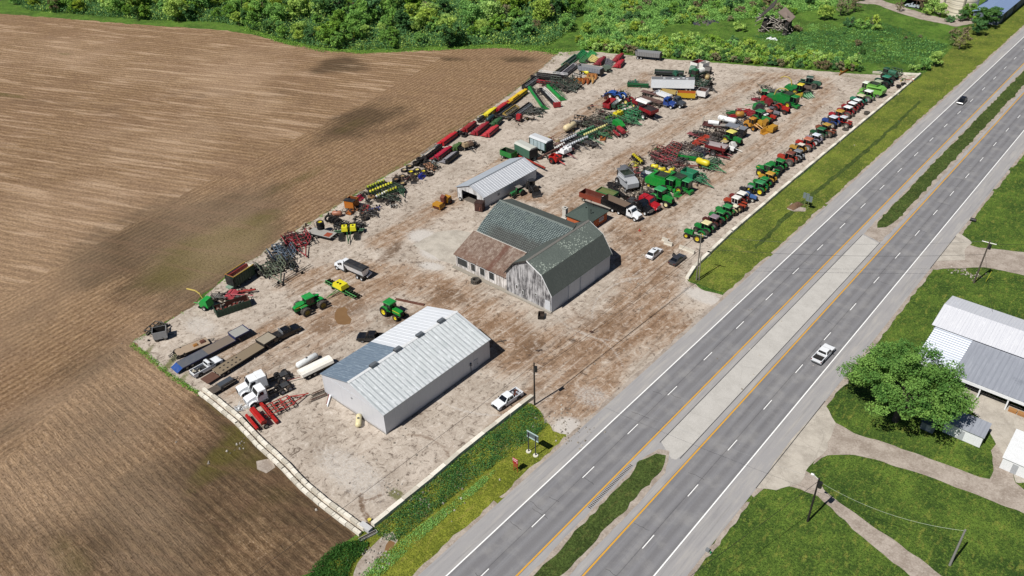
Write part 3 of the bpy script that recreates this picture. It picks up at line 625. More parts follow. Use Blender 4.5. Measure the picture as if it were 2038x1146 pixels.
for a in ((106.2, 109.6), (110.2, 115)):
    m = MB(); m.box(BX1+.06, BX1+.14, a[0], a[1], .25, 3.9, M_from('barn_door_sheet', f_rib('aeb6c0', '8f98a3', 'bcc3ca', 'y', .3, .2, .1))); m.build('sliding_door', t)
for xx, w, h0, h1 in ((-34.6, .5, 1.2, 2.2), (-36.2, .5, 2.0, 2.9), (-31.2, .45, 2.4, 3.0)):
    m = MB(); m.box(xx, xx+w, BY0-.09, BY0-.06, h0, h1, TRIM); wi = m.build('window', t); m = MB(); m.box(xx+.08, xx+w-.08, BY0-.12, BY0-.092, h0+.08, h1-.08, GLASS()); m.build('pane', wi)
m = MB(); m.box(-28.6, -27.3, BY0-.09, BY0-.05, .2, 2.5, PM('c9ccd0', .6)); m.build('door', t)
# wing
WX0, RY, EY = -53.4, 115.5, 107.7
wp = [(BX0-14.4, 0)]
m = MB()
wprof = [(EY+.3, 0), (EY+.3, 5.9), (109.4, 7.0), (111.6, 8.3), (RY, 9.9), (119.4, 8.6), (123.3, 5.7), (123.3, 0)]
m.prism(wprof, WX0+.3, BX0+.1, BW, axis='x'); m.build('wall', t)
def q4(xa, xb, ya, za, yb, zb): return [(xa, ya, za), (xb, ya, za), (xb, yb, zb), (xa, yb, zb)]
rp = [(EY, 6.05), (109.4, 7.35), (111.6, 8.6), (113.6, 9.6), (RY, 10.3)]
for k in range(4):
    (ya, za), (yb, zb) = rp[k], rp[k+1]; xa, xb = [-38.2, -37.0, -35.4, -33.6, -33.0][k:k+2]
    bs([(WX0, ya, za), (xa, ya, za), (xb, yb, zb), (WX0, yb, zb)], DIA, 'wing_roof', t, .1)
rq = [(RY, 10.3), (119.6, 8.9), (123.6, 6.0)]
for k in range(2): bs([(WX0, rq[k][0], rq[k][1]), ((-33.0, -35.2)[k], rq[k][0], rq[k][1]), ((-35.2, -38.2)[k], rq[k+1][0], rq[k+1][1]), (WX0, rq[k+1][0], rq[k+1][1])], SH2, 'wing_roof', t, .1)
m = MB(); m.prism([(RY-.25, 10.25), (RY+.25, 10.25), (RY, 10.45)], WX0-.02, BM, PM('77807c', .9), axis='x'); m.build('ridge_cap', t)
m = MB(); m.box(WX0, BX0-.3, EY-.12, EY-.02, 5.85, 6.02, PM('cfccc6', .8)); m.build('eave_board', t)
# lean-to
LW = M_from('whitewashed_boards', f_boards('d2cecb', '8d8782', 'x', .5)); LR = M_from('rusty_sheet_roof', f_rusty)
m = MB(); m.add([(-53.8, 101.2, 0), (BX0-.01, 101.2, 0), (BX0-.01, EY+.25, 0), (-53.8, EY+.25, 0), (-53.8, 101.2, 3.1), (BX0-.01, 101.2, 3.1), (BX0-.01, EY+.25, 5.7), (-53.8, EY+.25, 5.7)], [(3, 2, 1, 0), (4, 5, 6, 7), (0, 1, 5, 4), (1, 2, 6, 5), (2, 3, 7, 6), (3, 0, 4, 7)], LW); m.build('lean_to_wall', t)
bs(q4(-54.1, BX0-.32, 100.85, 3.1, EY-.14, 5.95), LR, 'lean_to_roof', t, .07)
for xx, w in ((-53.2, 3.0), (-49.2, 1.3), (-46.6, 1.4), (-44.0, 1.5)):
    m = MB(); m.box(xx, xx+w, 101.1, 101.17, .9, 2.7, TRIM); wi = m.build('window', t, label='tall boarded dark window'); m = MB(); m.box(xx+.08, xx+w-.08, 101.06, 101.097, .98, 2.62, PM('3a3d3f', .7)); m.build('pane', wi)
m = MB(); m.box(-54.2, BX1+.1, 100.2, 101.15, -.05, .16, PM('aba396', .9)); m.box(-38.9, BX1+.15, 100.3, 100.79, .0, .3, PM('b8b2a8', .9)); m.build('foundation', t)
# --- concrete pad west of the barn and its edge wall
sheet('concrete_pad', px_poly([(820, 488), (870, 462), (905, 458), (950, 465), (940, 480), (904, 528), (888, 522)]), LZ+.03, .7, G_CONC2, None, .12)

# --- white shed with open end
t = thing('gable_shed', 'pale steel gable shed with an open bay end facing left, behind the gambrel barn', 'shed', (0, 0, LZ))
sx0, sx1, sy0, sy1, se, sr = -75.7, -66.7, 124.2, 144.2, 3.1, 4.9; sm = (sx0+sx1)/2
SW_ = M_from('shed_siding', f_rib('a6aeb8', '8b949f', 'b2b9c1', 'y', .25, .2, .1)); SRF = M_from('shed_roof', f_rib('b6b9be', '93969b', 'c8cacd', 'y', .5, .35, .3)); SG = M_from('shed_gable_boards', f_boards('cbcbcc', '8a8886', 'x', .3))
m = MB(); m.box(sx1-.12, sx1, sy0, sy1, 0, se, SW_); m.box(sx0, sx0+.12, sy0, sy1, 0, se, SW_); m.prism([(sx0, 0), (sx1, 0), (sx1, se), (sm, sr-.1), (sx0, se)], sy1-.12, sy1, SW_); m.build('wall', t)
m = MB(); m.prism([(sx0, 0), (sx0+1.6, 0), (sx0+1.6, se+.55), (sx0, se)], sy0, sy0+.12, SG); m.prism([(sx1-2.3, 0), (sx1, 0), (sx1, se), (sx1-2.3, se+.8)], sy0, sy0+.12, SG); m.prism([(sx0+1.6, 2.7), (sx1-2.3, 2.7), (sx1-2.3, se+.8), (sm, sr-.1), (sx0+1.6, se+.55)], sy0+.005, sy0+.115, SG); m.build('front_wall', t)
m = MB(); slab(m, [(sm, sy0-.3, sr), (sx1+.3, sy0-.3, se-.05), (sx1+.3, sy1+.3, se-.05), (sm, sy1+.3, sr)], .08, SRF); ribs(m, (sm, sy0, sr), (sm, sy1, sr), (sx1+.3, sy0, se-.05), (sx1+.3, sy1, se-.05), .8, SRF, .04, .06); m.build('roof', t)
m = MB(); slab(m, [(sx0-.3, sy0-.3, se-.05), (sm, sy0-.3, sr), (sm, sy1+.3, sr), (sx0-.3, sy1+.3, se-.05)], .08, M_from('shed_roof_west', f_rib('a9b0b8', '98a0a8', 'b9bfc5', 'y', .5, .2, .2))); m.build('roof', t)
m = MB(); m.prism([(sm-.2, sr-.02), (sm+.2, sr-.02), (sm, sr+.09)], sy0-.32, sy1+.32, PM('8b929a')); m.build('ridge_cap', t)
m = MB(); m.box(sx1, sx1+.04, 129, 130, 1.2, 2.1, TRIM); wi = m.build('window', t); m = MB(); m.box(sx1+.042, sx1+.06, 129.1, 129.9, 1.3, 2.0, PM('5a6b80', .3)); m.build('pane', wi)
m = MB(); m.box(sx0+.13, sx1-.13, sy0+.1, sy1-.2, 0, .02, PM('6d655c', .9)); m.build('floor', t)

# --- brick office with green hip roof
t = thing('brick_office', 'small brick office with dark green hip roof behind the gambrel barn', 'building', (0, 0, LZ))
def f_brick(N):
    b = N.n('TexBrick'); N.t.links.new(N.mapv(N.pos(), (1, 1, 1)), b.inputs['Vector']); b.inputs['Scale'].default_value = 3
    b.inputs['Color1'].default_value = (*srgb('a8552f'), 1); b.inputs['Color2'].default_value = (*srgb('94472a'), 1); b.inputs['Mortar'].default_value = (*srgb('a58a78'), 1)
    N.col(N.mix(.3, b.outputs['Color'], srgb('b0623a')), .9, .1)
BR = M_from('red_brick', f_brick); HR = M_from('green_shingle', f_shingle('4a544f', '3d4642', '8c9a8e', False))
hx0, hx1, hy0, hy1, he = -46.5, -39.6, 130.1, 138.1, 2.55; hc = (-43.05, 134.1, 4.5)
m = MB(); m.box(hx0+.35, hx1-.35, hy0+.35, hy1-.35, 0, he-.05, BR); m.build('wall', t)
m = MB(); m.add([(hx0, hy0, he), (hx1, hy0, he), (hx1, hy1, he), (hx0, hy1, he), hc, (hx0, hy0, he-.14), (hx1, hy0, he-.14), (hx1, hy1, he-.14), (hx0, hy1, he-.14)], [(0, 1, 4), (1, 2, 4), (2, 3, 4), (3, 0, 4), (8, 7, 6, 5), (0, 5, 6, 1), (1, 6, 7, 2), (2, 7, 8, 3), (3, 8, 5, 0)], HR); m.build('roof', t)
for a, b in (((-43.6, 136.3), .7), ((-42.4, 135.6), .45), ((-41.2, 133.0), .45), ((-42.9, 133.4), .4)):
    m = MB(); m.cyl((a[0], a[1], 3.2), (a[0], a[1], 4.0+b), .06, BLK(), 6); m.cyl((a[0], a[1], 3.9+b), (a[0], a[1], 4.1+b), .13, BLK(), 6); m.build('vent_pipe', t)
m = MB(); m.box(hx1-.35, hx1-.31, 134.6, 136.4, .9, 1.9, TRIM); wi = m.build('window', t); m = MB(); m.box(hx1-.305, hx1-.29, 134.7, 136.3, 1.0, 1.8, PM('93889a', .2)); m.build('pane', wi)
m = MB(); m.box(hx1-.35, hx1-.3, 131.4, 132.4, 0, 2.1, PM('7d868c')); m.build('door', t)
t = thing('concrete_chimney', 'stepped white masonry chimney standing at the office corner', 'chimney', (-47.6, 131.6, LZ))
m = MB(); m.box(-.7, .7, -.55, .55, 0, 1.0, PM('d0ccc4', .9)); m.box(-.5, .5, -.45, .45, 1.0, 3.3, PM('cbc8c1', .9)); m.build('stack', t); m = MB(); m.box(-.6, .6, -.55, .55, 3.3, 3.5, PM('c4c0b8', .9)); m.box(-.25, .25, -.2, .2, 3.5, 3.52, BLK()); m.build('cap', t)

# --- farm buildings east of the highway
RW = M_from('east_barn_roof', f_rib('d0d1d6', 'b6b8c0', 'dcdde0', 'x', .5, .3, .1)); RC = M_from('east_lean_corrugated', f_rib('cdd2da', '8d98aa', 'd8dce2', 'y', .62, .8, .1)); RG = M_from('east_lean_grey', f_rib('969aa3', '777b84', 'a7abb3', 'x', .8, .3, .55))
t = thing('east_barn', 'wide barn with bright white metal roof and open-fronted grey lean-to beside the big tree', 'barn', (0, 0, LZ))
m = MB(); m.box(33, 62, 137.3, 148.2, 0, 4.1, PM('a9adb2', .7)); m.build('wall', t)
m = MB(); slab(m, [(32.6, 136.9, 4.15), (62.4, 136.9, 4.15), (62.4, 142.8, 5.5), (32.6, 142.8, 5.5)], .1, RW); slab(m, [(32.6, 142.8, 5.5), (62.4, 142.8, 5.5), (62.4, 148.7, 4.15), (32.6, 148.7, 4.15)], .1, RW); ribs(m, (32.6, 136.9, 4.15), (62.4, 136.9, 4.15), (32.6, 142.8, 5.5), (62.4, 142.8, 5.5), .9, RW, .04); m.build('roof', t)
m = MB(); slab(m, [(33.3, 126.6, 2.9), (39.6, 126.6, 2.9), (39.6, 136.88, 3.95), (33.3, 136.88, 3.95)], .1, RC); ribs(m, (33.3, 126.7, 2.91), (33.3, 136.8, 3.94), (39.6, 126.7, 2.91), (39.6, 136.8, 3.94), .62, RC, .08, .12); m.build('lean_to_roof', t, label='white corrugated part of the lean-to roof')
m = MB(); slab(m, [(39.62, 126.6, 2.88), (62.4, 126.6, 2.88), (62.4, 136.88, 3.93), (39.62, 136.88, 3.93)], .1, RG); m.build('lean_to_roof', t, label='weathered grey part of the lean-to roof')
m = MB(); m.box(33.3, 62.3, 126.5, 126.62, 2.2, 2.75, TRIM); m.build('fascia', t)
for k in range(7):
    m = MB(); m.box(35.6+4.3*k-.1, 35.6+4.3*k+.12, 126.64, 126.86, 0, 2.6, TRIM); m.build('post', t)
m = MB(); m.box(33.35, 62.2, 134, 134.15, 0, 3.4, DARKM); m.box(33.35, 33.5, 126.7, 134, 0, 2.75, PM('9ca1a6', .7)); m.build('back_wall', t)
for k in range(4):
    t = thing('storage_crate', ['flat orange plywood crate under the lean-to, left of the pair', 'flat orange plywood crate under the lean-to, right of the pair', 'orange crate deeper under the lean-to roof edge', 'far orange crate under the lean-to roof edge'][k], 'crate', (49.6+k*1.35, 126.9+.9*(k > 1), LZ+.02))
    m = MB(); m.box(-.6, .6, -.35, .35, 0, .45, PM('b9834c', .8)); m.build('body', t); m = MB(); m.box(-.63, .63, -.38, .38, .45, .5, PM('c49058', .8)); m.build('lid', t)
def small_shed(nm, lab, x0, x1, y0, y1, z0, z1, rc, wc):
    t = thing(nm, lab, 'shed', (x0, y0, LZ+.01)); m = MB(); w, d = x1-x0, y1-y0
    m.add([(0, 0, 0), (w, 0, 0), (w, d, 0), (0, d, 0), (0, 0, z0), (w, 0, z0), (w, d, z1), (0, d, z1)], [(3, 2, 1, 0), (4, 5, 6, 7), (0, 1, 5, 4), (1, 2, 6, 5), (2, 3, 7, 6), (3, 0, 4, 7)], wc); m.build('wall', t)
    m = MB(); slab(m, [(-.15, -.2, z0+.08), (w+.15, -.2, z0+.08), (w+.15, d+.15, z1+.08), (-.15, d+.15, z1+.08)], .07, rc); m.build('roof', t)
    m = MB(); m.box(w*.4, w*.4+.8, -.04, 0, 0, min(1.8, z0-.2), PM('b8bcc0')); m.build('door', t)
small_shed('lean_shed', 'long low white shed with grey roof beside the big tree', 42.3, 47.9, 114.8, 118.2, 2.2, 2.6, RG, TRIM)
small_shed('lean_shed', 'small dark grey shed tucked under the big tree edge', 39.3, 41.3, 113.4, 115.2, 1.5, 1.8, PM('5d6a78', .6), PM('8d949c'))
small_shed('lean_shed', 'narrow white shed at the right edge beside the yard', 51.4, 55, 112.3, 119.5, 2.2, 2.5, TRIM, TRIM)

# --- silos and blue-roofed barn in the far corner
def silo(px, py, rad, h, lab):
    c = W(px, py); t = thing('grain_silo', lab, 'silo', (c.x, c.y+rad, 0)); S = M_from('silo_staves', lambda N: N.col(N.mix(N.math('MULTIPLY', N.step(N.math('SINE', N.math('MULTIPLY', (lambda s: (N.t.links.new(N.pos(), s.inputs[0]), s.outputs[2])[1])(N.t.nodes.new('ShaderNodeSeparateXYZ')), 5.2)), .3, .95), .35), N.mix(N.noise(N.mapv(N.pos(), (1, 1, .15)), .6, 5, .6), srgb('bfb6a4'), srgb('d0c9b8')), srgb('94897a')), .85, .2))
    m = MB(); m.lathe([(rad, 0), (rad, h), (.01, h), (.01, 0)], S, 32, 'z', closed=False); m.build('wall', t)
    m = MB()
    for k in range(1, int(h/1.5)): m.lathe([(rad+.05, k*1.5), (rad+.05, k*1.5+.1), (rad-.02, k*1.5+.1), (rad-.02, k*1.5)], PM('8d8678'), 32, 'z')
    m.build('hoop', t); m = MB(); m.lathe([(rad+.1, h), (rad*.7, h+1.6), (.05, h+2.4)], sil(), 32, 'z', closed=False); m.build('dome', t)
    m = MB(); m.cyl((rad*.3, -rad*1.02, 0), (rad*.3, -rad*1.02, h), .35, PM('a9a294'), 8); m.build('chute', t)
silo(1903, 35, 5.2, 16, 'wide cream concrete silo in the far corner, right of the pair')
silo(1868, 27, 3.4, 15, 'narrower cream concrete silo in the far corner, left of the pair')
BL = M_from('blue_roof', f_rib('7f93b4', '6b7fa2', '8fa2c0', 'y', .9, .3, .15))
t = thing('blue_roof_barn', 'large barn with pale blue metal roof in the far right corner', 'barn', (0, 0, 0))
m = MB(); m.box(-20.6, -11.3, 351.5, 410, 0, 4.0, PM('6d7887', .6)); m.prism([(-20.6, 4), (-11.3, 4), (-16, 5.3)], 351.7, 409.8, PM('5d6773', .6)); m.build('wall', t)
m = MB(); slab(m, [(-16, 350.8, 5.5), (-10.8, 350.8, 4), (-10.8, 411, 4), (-16, 411, 5.5)], .12, BL); slab(m, [(-21.2, 350.8, 4), (-16, 350.8, 5.5), (-16, 411, 5.5), (-21.2, 411, 4)], .12, BL); m.build('roof', t)
m = MB(); m.box(-11.3, -11.2, 358, 362, 0, 3, DARKM); m.build('door', t); m = MB(); m.box(-11.3, -11.18, 372, 376, 0, 3, DARKM); m.build('door', t)
t = thing('pole_barn', 'low rusty open-fronted pole barn beside the silos', 'shed', (-44, 362, 0), .05)
for xx in (-6, 0, 6): m = MB(); m.box(xx-.15, xx+.15, -3.2, -2.9, 0, 3, PM('57483e')); m.build('post', t)
m = MB(); slab(m, [(-6.6, -3.4, 3), (6.6, -3.4, 3), (6.6, 5.4, 3.7), (-6.6, 5.4, 3.7)], .12, PM('7a5546', .8)); m.build('roof', t); m = MB(); m.box(-6, 6, 4.6, 4.75, 0, 3.4, PM('5d4b40', .9)); m.build('back_wall', t)
# --- collapsed barn
t = thing('collapsed_barn', 'collapsed grey timber barn ruin in the overgrown meadow', 'ruin', (*W(1537, 62)[:2], 0), .2); t.scale = (1, 1.1, 1.6)
GW = M_from('grey_timber', f_boards('b5ada4', '6a635c', 'x', .3)); rr = random.Random(5); m = MB()
for k in range(60):
    a = rr.uniform(0, 6.28); p = Vector((rr.uniform(-6, 6), rr.uniform(-4, 4), rr.uniform(.2, 3.5))); L = rr.uniform(1.5, 4); d = Vector((math.cos(a), math.sin(a)*.6, rr.uniform(-.5, .5))).normalized()*L
    m.bar(p-d/2, p+d/2, .16, GW)
m.build('beam', t)
m = MB(); slab(m, [(-6.5, -2.5, 2.2), (-.5, -1, 6.0), (-.2, 2.5, 7.5), (-6, 2, 3.0)], .2, PM('4c4744', .9)); m.build('roof', t)
m = MB(); slab(m, [(1.0, 0, 4.6), (6.2, -1, 2.8), (6.8, 4, 3.2), (2.5, 4, 5.2)], .2, PM('9c8b80', .9)); m.build('roof', t, label='fallen pale roof panel')
m = MB(); m.box(4.6, 6.2, -3.5, 3.5, 0, 2.6, PM('2b2927', .9), .9, .8); m.box(-4, -2, -2.5, 3, 0, 2.2, PM('37322e', .9), .8, .8); m.box(-4.5, 4.5, 2.5, 3, 0, 2.4, PM('332f2c', .9)); m.build('wall', t)
t = thing('white_scrap', 'crumpled white metal sheet lying in the meadow by the collapsed barn', 'scrap', (*W(1537, 78)[:2], 0)); m = MB()
for k in range(7): m.box(-2+k*.55, -1.4+k*.55, -.8, .5, 0, .3+.25*(k % 3), TRIM, .5, .6, .3*k)
m.build('sheet_metal', t)
for px, py, lab, s in ((1393, 46, 'dark slate rubble patch left of the collapsed barn', 1.), (1412, 42, 'black tarpaulin heap in the meadow beside the rubble patch', .7)):
    t = thing('rubble_heap', lab, 'rubble', (*W(px, py)[:2], 0)); m = MB(); rr = random.Random(px)
    for k in range(26): x, y = rr.gauss(0, 2.6*s), rr.gauss(0, 1.8*s); m.box(x-.6, x+.6, y-.4, y+.4, 0, rr.uniform(.2, .7), PM(rr.choice(['3b4250', '4d4f52', '6b6660']), .9), .6, .6, rr.uniform(0, 3))
    m.build('rubble', t)

# ------------------------------------------------------------------ concrete block walls
CB = [PM('d6d0c2', .9, 0, .3), PM('dfd9cc', .9, 0, .25), PM('cbc4b5', .9, 0, .35)]
def block_mesh(L, w, h, mat):
    m = MB(); m.box(-L/2, L/2, -w/2, w/2, 0, h, mat, .985, .93); m.box(-.12, .12, -.07, .07, h, h+.03, mat); return m.mesh('block')
def wall_run(pts, L, w, h, off, lab, grp, z=LZ, skip=()):
    P = [Vector((*W(*p)[:2], 0)) for p in pts]; meshes = [block_mesh(L-.05, w, h, c) for c in CB]; acc = 0; k = 0
    for i in range(1, len(P)):
        a, b = P[i-1], P[i]; D = (b-a).length; d = (b-a)/D; nrm = Vector((-d.y, d.x, 0)); s = L/2-acc
        while s < D+L*.3 and D > 0:
            if k not in skip:
                p = a+d*s+nrm*(off+random.uniform(-.03, .03)); o = bpy.data.objects.new('concrete_block', meshes[k*7 % 3]); COL.objects.link(o)
                o.location = (p.x, p.y, z); o.rotation_euler = (0, 0, math.atan2(d.y, d.x)+random.uniform(-.02, .02)); tag(o, lab, 'concrete block', grp)
            s += L; k += 1
        acc = D-(s-L/2); acc = max(-L/2, min(L/2, acc))
wall_run([(401, 783), (430, 805), (470, 838), (516, 886), (562, 928), (600, 968), (640, 1003), (716, 1060)], 1.5, .56, .55, -.3, 'pale concrete block in the double retaining row along the field, front-left of lot', 'blocks of the double retaining row by the field')
wall_run([(403, 779), (433, 801), (473, 834), (519, 882), (565, 924), (603, 964), (643, 999), (714, 1051)], 1.5, .56, .62, .3, 'pale concrete block in the double retaining row along the field, front-left of lot', 'blocks of the double retaining row by the field')
wall_run([(742, 1048), (790, 1009), (850, 960), (905, 913), (960, 868), (1052, 797)], 3.0, .8, .7, 0, 'long concrete barrier in the row beside the weedy ditch', 'barriers beside the ditch')
wall_run([(1367, 556), (1383, 532), (1404, 512), (1450, 468), (1560, 374), (1680, 274), (1780, 191), (1828, 151)], 2.4, .75, .62, 0, 'pale concrete block in the long row between tractors and highway verge', 'blocks of the long row by the highway verge')
wall_run([(1828, 150), (1790, 148), (1745, 146)], 2.4, .6, .6, 0, 'pale concrete block in the short row closing the far right lot corner', 'blocks closing the far corner')
for i, (a, b, lab) in enumerate([((1318, 478), (1330, 483), 'white concrete barrier near the parked white car'), ((1322, 485), (1338, 490), 'second white barrier just behind the parked white car'), ((1352, 494), (1366, 499), 'cream barrier behind the dark car, end of the line'), ((1366, 499), (1382, 506), 'cream barrier behind the dark car, next to the wall')]):
    A, B = W(*a), W(*b); d = B-A; t = thing('concrete_barrier', lab, 'barrier', (*((A+B)/2)[:2], LZ), math.atan2(d.y, d.x))
    m = MB(); m.prism([(-.4, 0), (.4, 0), (.4, .15), (.22, .35), (.16, .85), (-.16, .85), (-.22, .35), (-.4, .15)], -d.length/2, d.length/2, PM('c9c2b4', .9), axis='x'); m.build('barrier_body', t)
t = thing('concrete_slab_bridge', 'flat white concrete slab capping the front corner of the walls over the culvert', 'slab', (*W(729, 1053)[:2], LZ), .05)
m = MB(); m.box(-1.0, 1.0, -.42, .42, .1, .7, PM('c6c6c6', .8)); m.build('slab', t); m = MB(); m.box(-1.02, 1.02, -.44, .44, -.2, .1, PM('8d8980')); m.build('footing', t)
t = thing('culvert_trough', 'short pale concrete trough running out beneath the corner slab', 'trough', (*W(733, 1068)[:2], .0), R(75)); m = MB(); m.tub(-1.4, 1.4, -.3, .3, .02, .35, PM('b5b3ae', .8), PM('6d6a64'), .08); m.build('trough_body', t)
t = thing('yellow_bucket', 'small yellow bucket beside the slab at the culvert corner', 'bucket', (*W(736, 1038)[:2], LZ)); m = MB(); m.cyl((0, 0, 0), (0, 0, .45), .22, PM('cdbb4a'), 10, .27); m.build('pail', t); m = MB(); m.cyl((0, 0, .45), (0, 0, .48), .29, PM('d8c85a'), 10); m.build('rim', t)

# ------------------------------------------------------------------ wheels and machine kits
_tm = {}
def tyre_mesh(r, w, hub=.55, grey=False):
    k = ('t', r, w, hub, grey)
    if k not in _tm:
        m = MB(); h = w/2; mat = RUBG() if grey else RUB(); m.lathe([(r*hub, -h*.8), (r*.88, -h), (r*.99, -h*.75), (r, 0), (r*.99, h*.75), (r*.88, h), (r*hub, h*.8)], mat, 16)
        if r > .5:
            for i in range(16):
                a = 2*math.pi*i/16; c, s = math.cos(a), math.sin(a); q = r*.99; e = r*1.045; dd = .05*r
                vs = []
                for t, rr in ((-h*.85, q), (0, q), (h*.85, q), (-h*.85, e), (0, e), (h*.85, e)):
                    sh = .10*(abs(t)/h)
                    for o in (-dd, dd): aa = a+(sh+o/r); vs.append((rr*math.cos(aa), t, rr*math.sin(aa)))
                m.add(vs, [(6, 7, 9, 8), (8, 9, 11, 10), (0, 6, 8, 2), (2, 8, 10, 4), (1, 3, 9, 7), (3, 5, 11, 9), (0, 1, 7, 6), (4, 10, 11, 5)], mat)
        _tm[k] = m.mesh('tyre')
    return _tm[k]
def rim_mesh(r, w, col, hub=.55):
    k = ('r', r, w, col, hub)
    if k not in _tm:
        m = MB(); h = w/2; c = PM(col, .45, 0, .3); m.lathe([(r*hub*1.02, -h*.82), (r*hub*1.02, h*.82), (r*hub*.92, h*.84), (r*hub*.85, h*.2), (r*hub*.35, h*.15), (r*hub*.3, h*.5), (.001, h*.5), (.001, -h*.5), (r*hub*.3, -h*.5), (r*hub*.35, -h*.15), (r*hub*.85, -h*.2), (r*hub*.92, -h*.84)], c, 14)
        _tm[k] = m.mesh('rim')
    return _tm[k]
def wheel(par, x, y, r, w, col='c8c4ba', hub=.55, z=None, grey=False, rz=0, tilt=0, nm='wheel'):
    t = link(nm, tyre_mesh(round(r, 2), round(w, 2), hub, grey), par, (x, y, r if z is None else z), (tilt, 0, rz)); link('rim', rim_mesh(round(r, 2), round(w, 2), col, hub), t); return t
def wheel_simple(par, x, y, r, w, col='c8c4ba', z=None): return wheel(par, x, y, r, w, col, .6, z)
def cab(par, x0, x1, w, z0, z1, body, roof, win=True, over=.12, roofth=.16):
    c = MB(); b = PM(body, .4); c.box(x0+.05, x1-.05, -w/2+.04, w/2-.04, z0, z1, GLASS(), .94, .92)
    for x in (x0, x1-.07):
        for y in (-w/2, w/2-.07): c.box(x, x+.07, y, y+.07, z0, z1, b if body in ('dcdad4', 'd9d4cc') else BLK())
    c.box(x0, x1, -w/2, w/2, z0-.02, z0+.14, b)
    c.box((x0+x1)/2-.04, (x0+x1)/2+.04, -w/2-.005, w/2+.005, z0+.2, z1, b)
    o = c.build('cab', par)
    m = MB(); m.box(x0-over, x1+over, -w/2-over, w/2+over, z1, z1+roofth, PM(roof, .45), .9, .88); m.build('roof', o)
    return o
def hood(par, x0, x1, w, z0, z1, body, stripe=None, drop=.2, grille='17181b', nose=.1):
    m = MB(); b = PM(body, .4)
    m.prism([(x0, z0), (x1-.08, z0), (x1, z0+.1), (x1-nose, z1-drop), (x1-nose-.25, z1-drop*.5), (x0, z1)], -w/2, w/2, b, ins=.16)
    o = m.build('hood', par)
    m = MB(); m.box(x1-.06, x1+.02, -w*.36, w*.36, z0+.1, z1-drop-.1, PM(grille, .6)); m.build('grille', o)
    if stripe:
        m = MB()
        for y in (-w/2-.004, w/2-.05): m.box(x0+.1, x1-.3, y*.97, y*.97+.055, z0+(z1-z0)*.55, z0+(z1-z0)*.67, PM(stripe, .5))
        m.build('stripe', o)
    return o
G1, G2, GD, YJ, RD, RD2, ORG, CRM = '1c8a3c', '2c8f46', '1f4a35', 'd8c132', 'a8222a', '7c2023', 'c2521f', 'd5c79c'
def tractor(par, body=G1, roof=None, rim=YJ, ctype='cab', dual=False, s=1., stripe=None, front=True, loader=None, grey=False, rops=None, exh=True, nofront=False):
    roof = roof or body; S = s
    m = MB(); d = PM('23252a', .7); m.box(-1.2*S, 2.0*S, -.24*S, .24*S, .55*S, 1.0*S, d); m.box(-1.55*S, -1.1*S, -.35*S, .35*S, .4*S, .95*S, d); m.cyl((-1.1*S, -.85*S, .86*S), (-1.1*S, .85*S, .86*S), .13*S, d, 8); m.cyl((1.45*S, -.75*S, .6*S), (1.45*S, .75*S, .6*S), .09*S, d, 8)
    m.bar((-1.5*S, 0, .5*S), (-2.1*S, 0, .48*S), .12*S, d); m.build('chassis', par)
    hood(par, .3*S, 2.25*S, .85*S, .95*S, 1.75*S, body, stripe)
    if ctype == 'cab':
        cab(par, -1.25*S, .3*S, 1.45*S, 1.15*S, 2.6*S, body, roof)
    else:
        m = MB(); m.box(-.95*S, -.45*S, -.28*S, .28*S, 1.15*S, 1.3*S, BLK()); m.box(-1.0*S, -.9*S, -.28*S, .28*S, 1.2*S, 1.65*S, BLK()); m.build('seat', par); m = MB(); m.cyl((.25*S, 0, 1.45*S), (.05*S, 0, 1.75*S), .03*S, BLK(), 6); m.cyl((.05*S, 0, 1.75*S), (.03*S, 0, 1.79*S), .2*S, BLK(), 10); m.build('steering_wheel', par)
        if ctype == 'rops':
            m = MB()
            for y in (-.6*S, .6*S): m.bar((-1.2*S, y, 1.1*S), (-1.2*S, y, 2.45*S), .09*S, BLK())
            m.bar((-1.2*S, -.64*S, 2.45*S), (-1.2*S, .64*S, 2.45*S), .09*S, BLK()); m.build('roll_bar', par)
            m = MB(); m.box(-1.4*S, .1*S, -.7*S, .7*S, 2.47*S, 2.55*S, PM(roof, .5)); m.build('canopy', par)
    for y in (-1, 1):
        m = MB(); P = PM(body, .4); yy = sorted((y*.52*S, y*1.0*S)); m.prism([(-1.95*S, 1.15*S), (-1.7*S, 1.6*S), (-1.1*S, 1.8*S), (-.45*S, 1.62*S), (-.2*S, 1.2*S), (-.35*S, 1.2*S), (-.6*S, 1.52*S), (-1.1*S, 1.7*S), (-1.62*S, 1.5*S), (-1.8*S, 1.15*S)], yy[0], yy[1], P); m.build('fender', par)
        wheel(par, -1.1*S, y*.98*S, .86*S, .42*S, rim, grey=grey)
        if dual: wheel(par, -1.1*S, y*1.5*S, .86*S, .42*S, rim, grey=grey)
        if not nofront: wheel(par, 1.45*S, y*.82*S, .6*S, .3*S, rim, grey=grey)
    if exh: m = MB(); m.cyl((.75*S, .3*S, 1.6*S), (.75*S, .3*S, 2.5*S), .06*S, BLK(), 6); m.build('exhaust', par)
    if loader: add_loader(par, loader, S)
def add_loader(par, col, S=1., up=.0):
    m = MB(); c = PM(col, .45)
    for y in (-.62*S, .62*S): m.bar((.1*S, y, 1.6*S), (2.4*S, y, 1.2*S), .14*S, c); m.bar((2.4*S, y, 1.2*S), (3.2*S, y, .4*S), .14*S, c); m.bar((.1*S, y, 1.6*S), (.1*S, y, .7*S), .14*S, c)
    a = m.build('loader_arm', par); m = MB(); m.prism([(3.05*S, .1), (3.95*S, .05), (3.3*S, .3), (3.15*S, .85*S), (3.02*S, .85*S)], -1.05*S, 1.05*S, c); m.build('bucket', a)
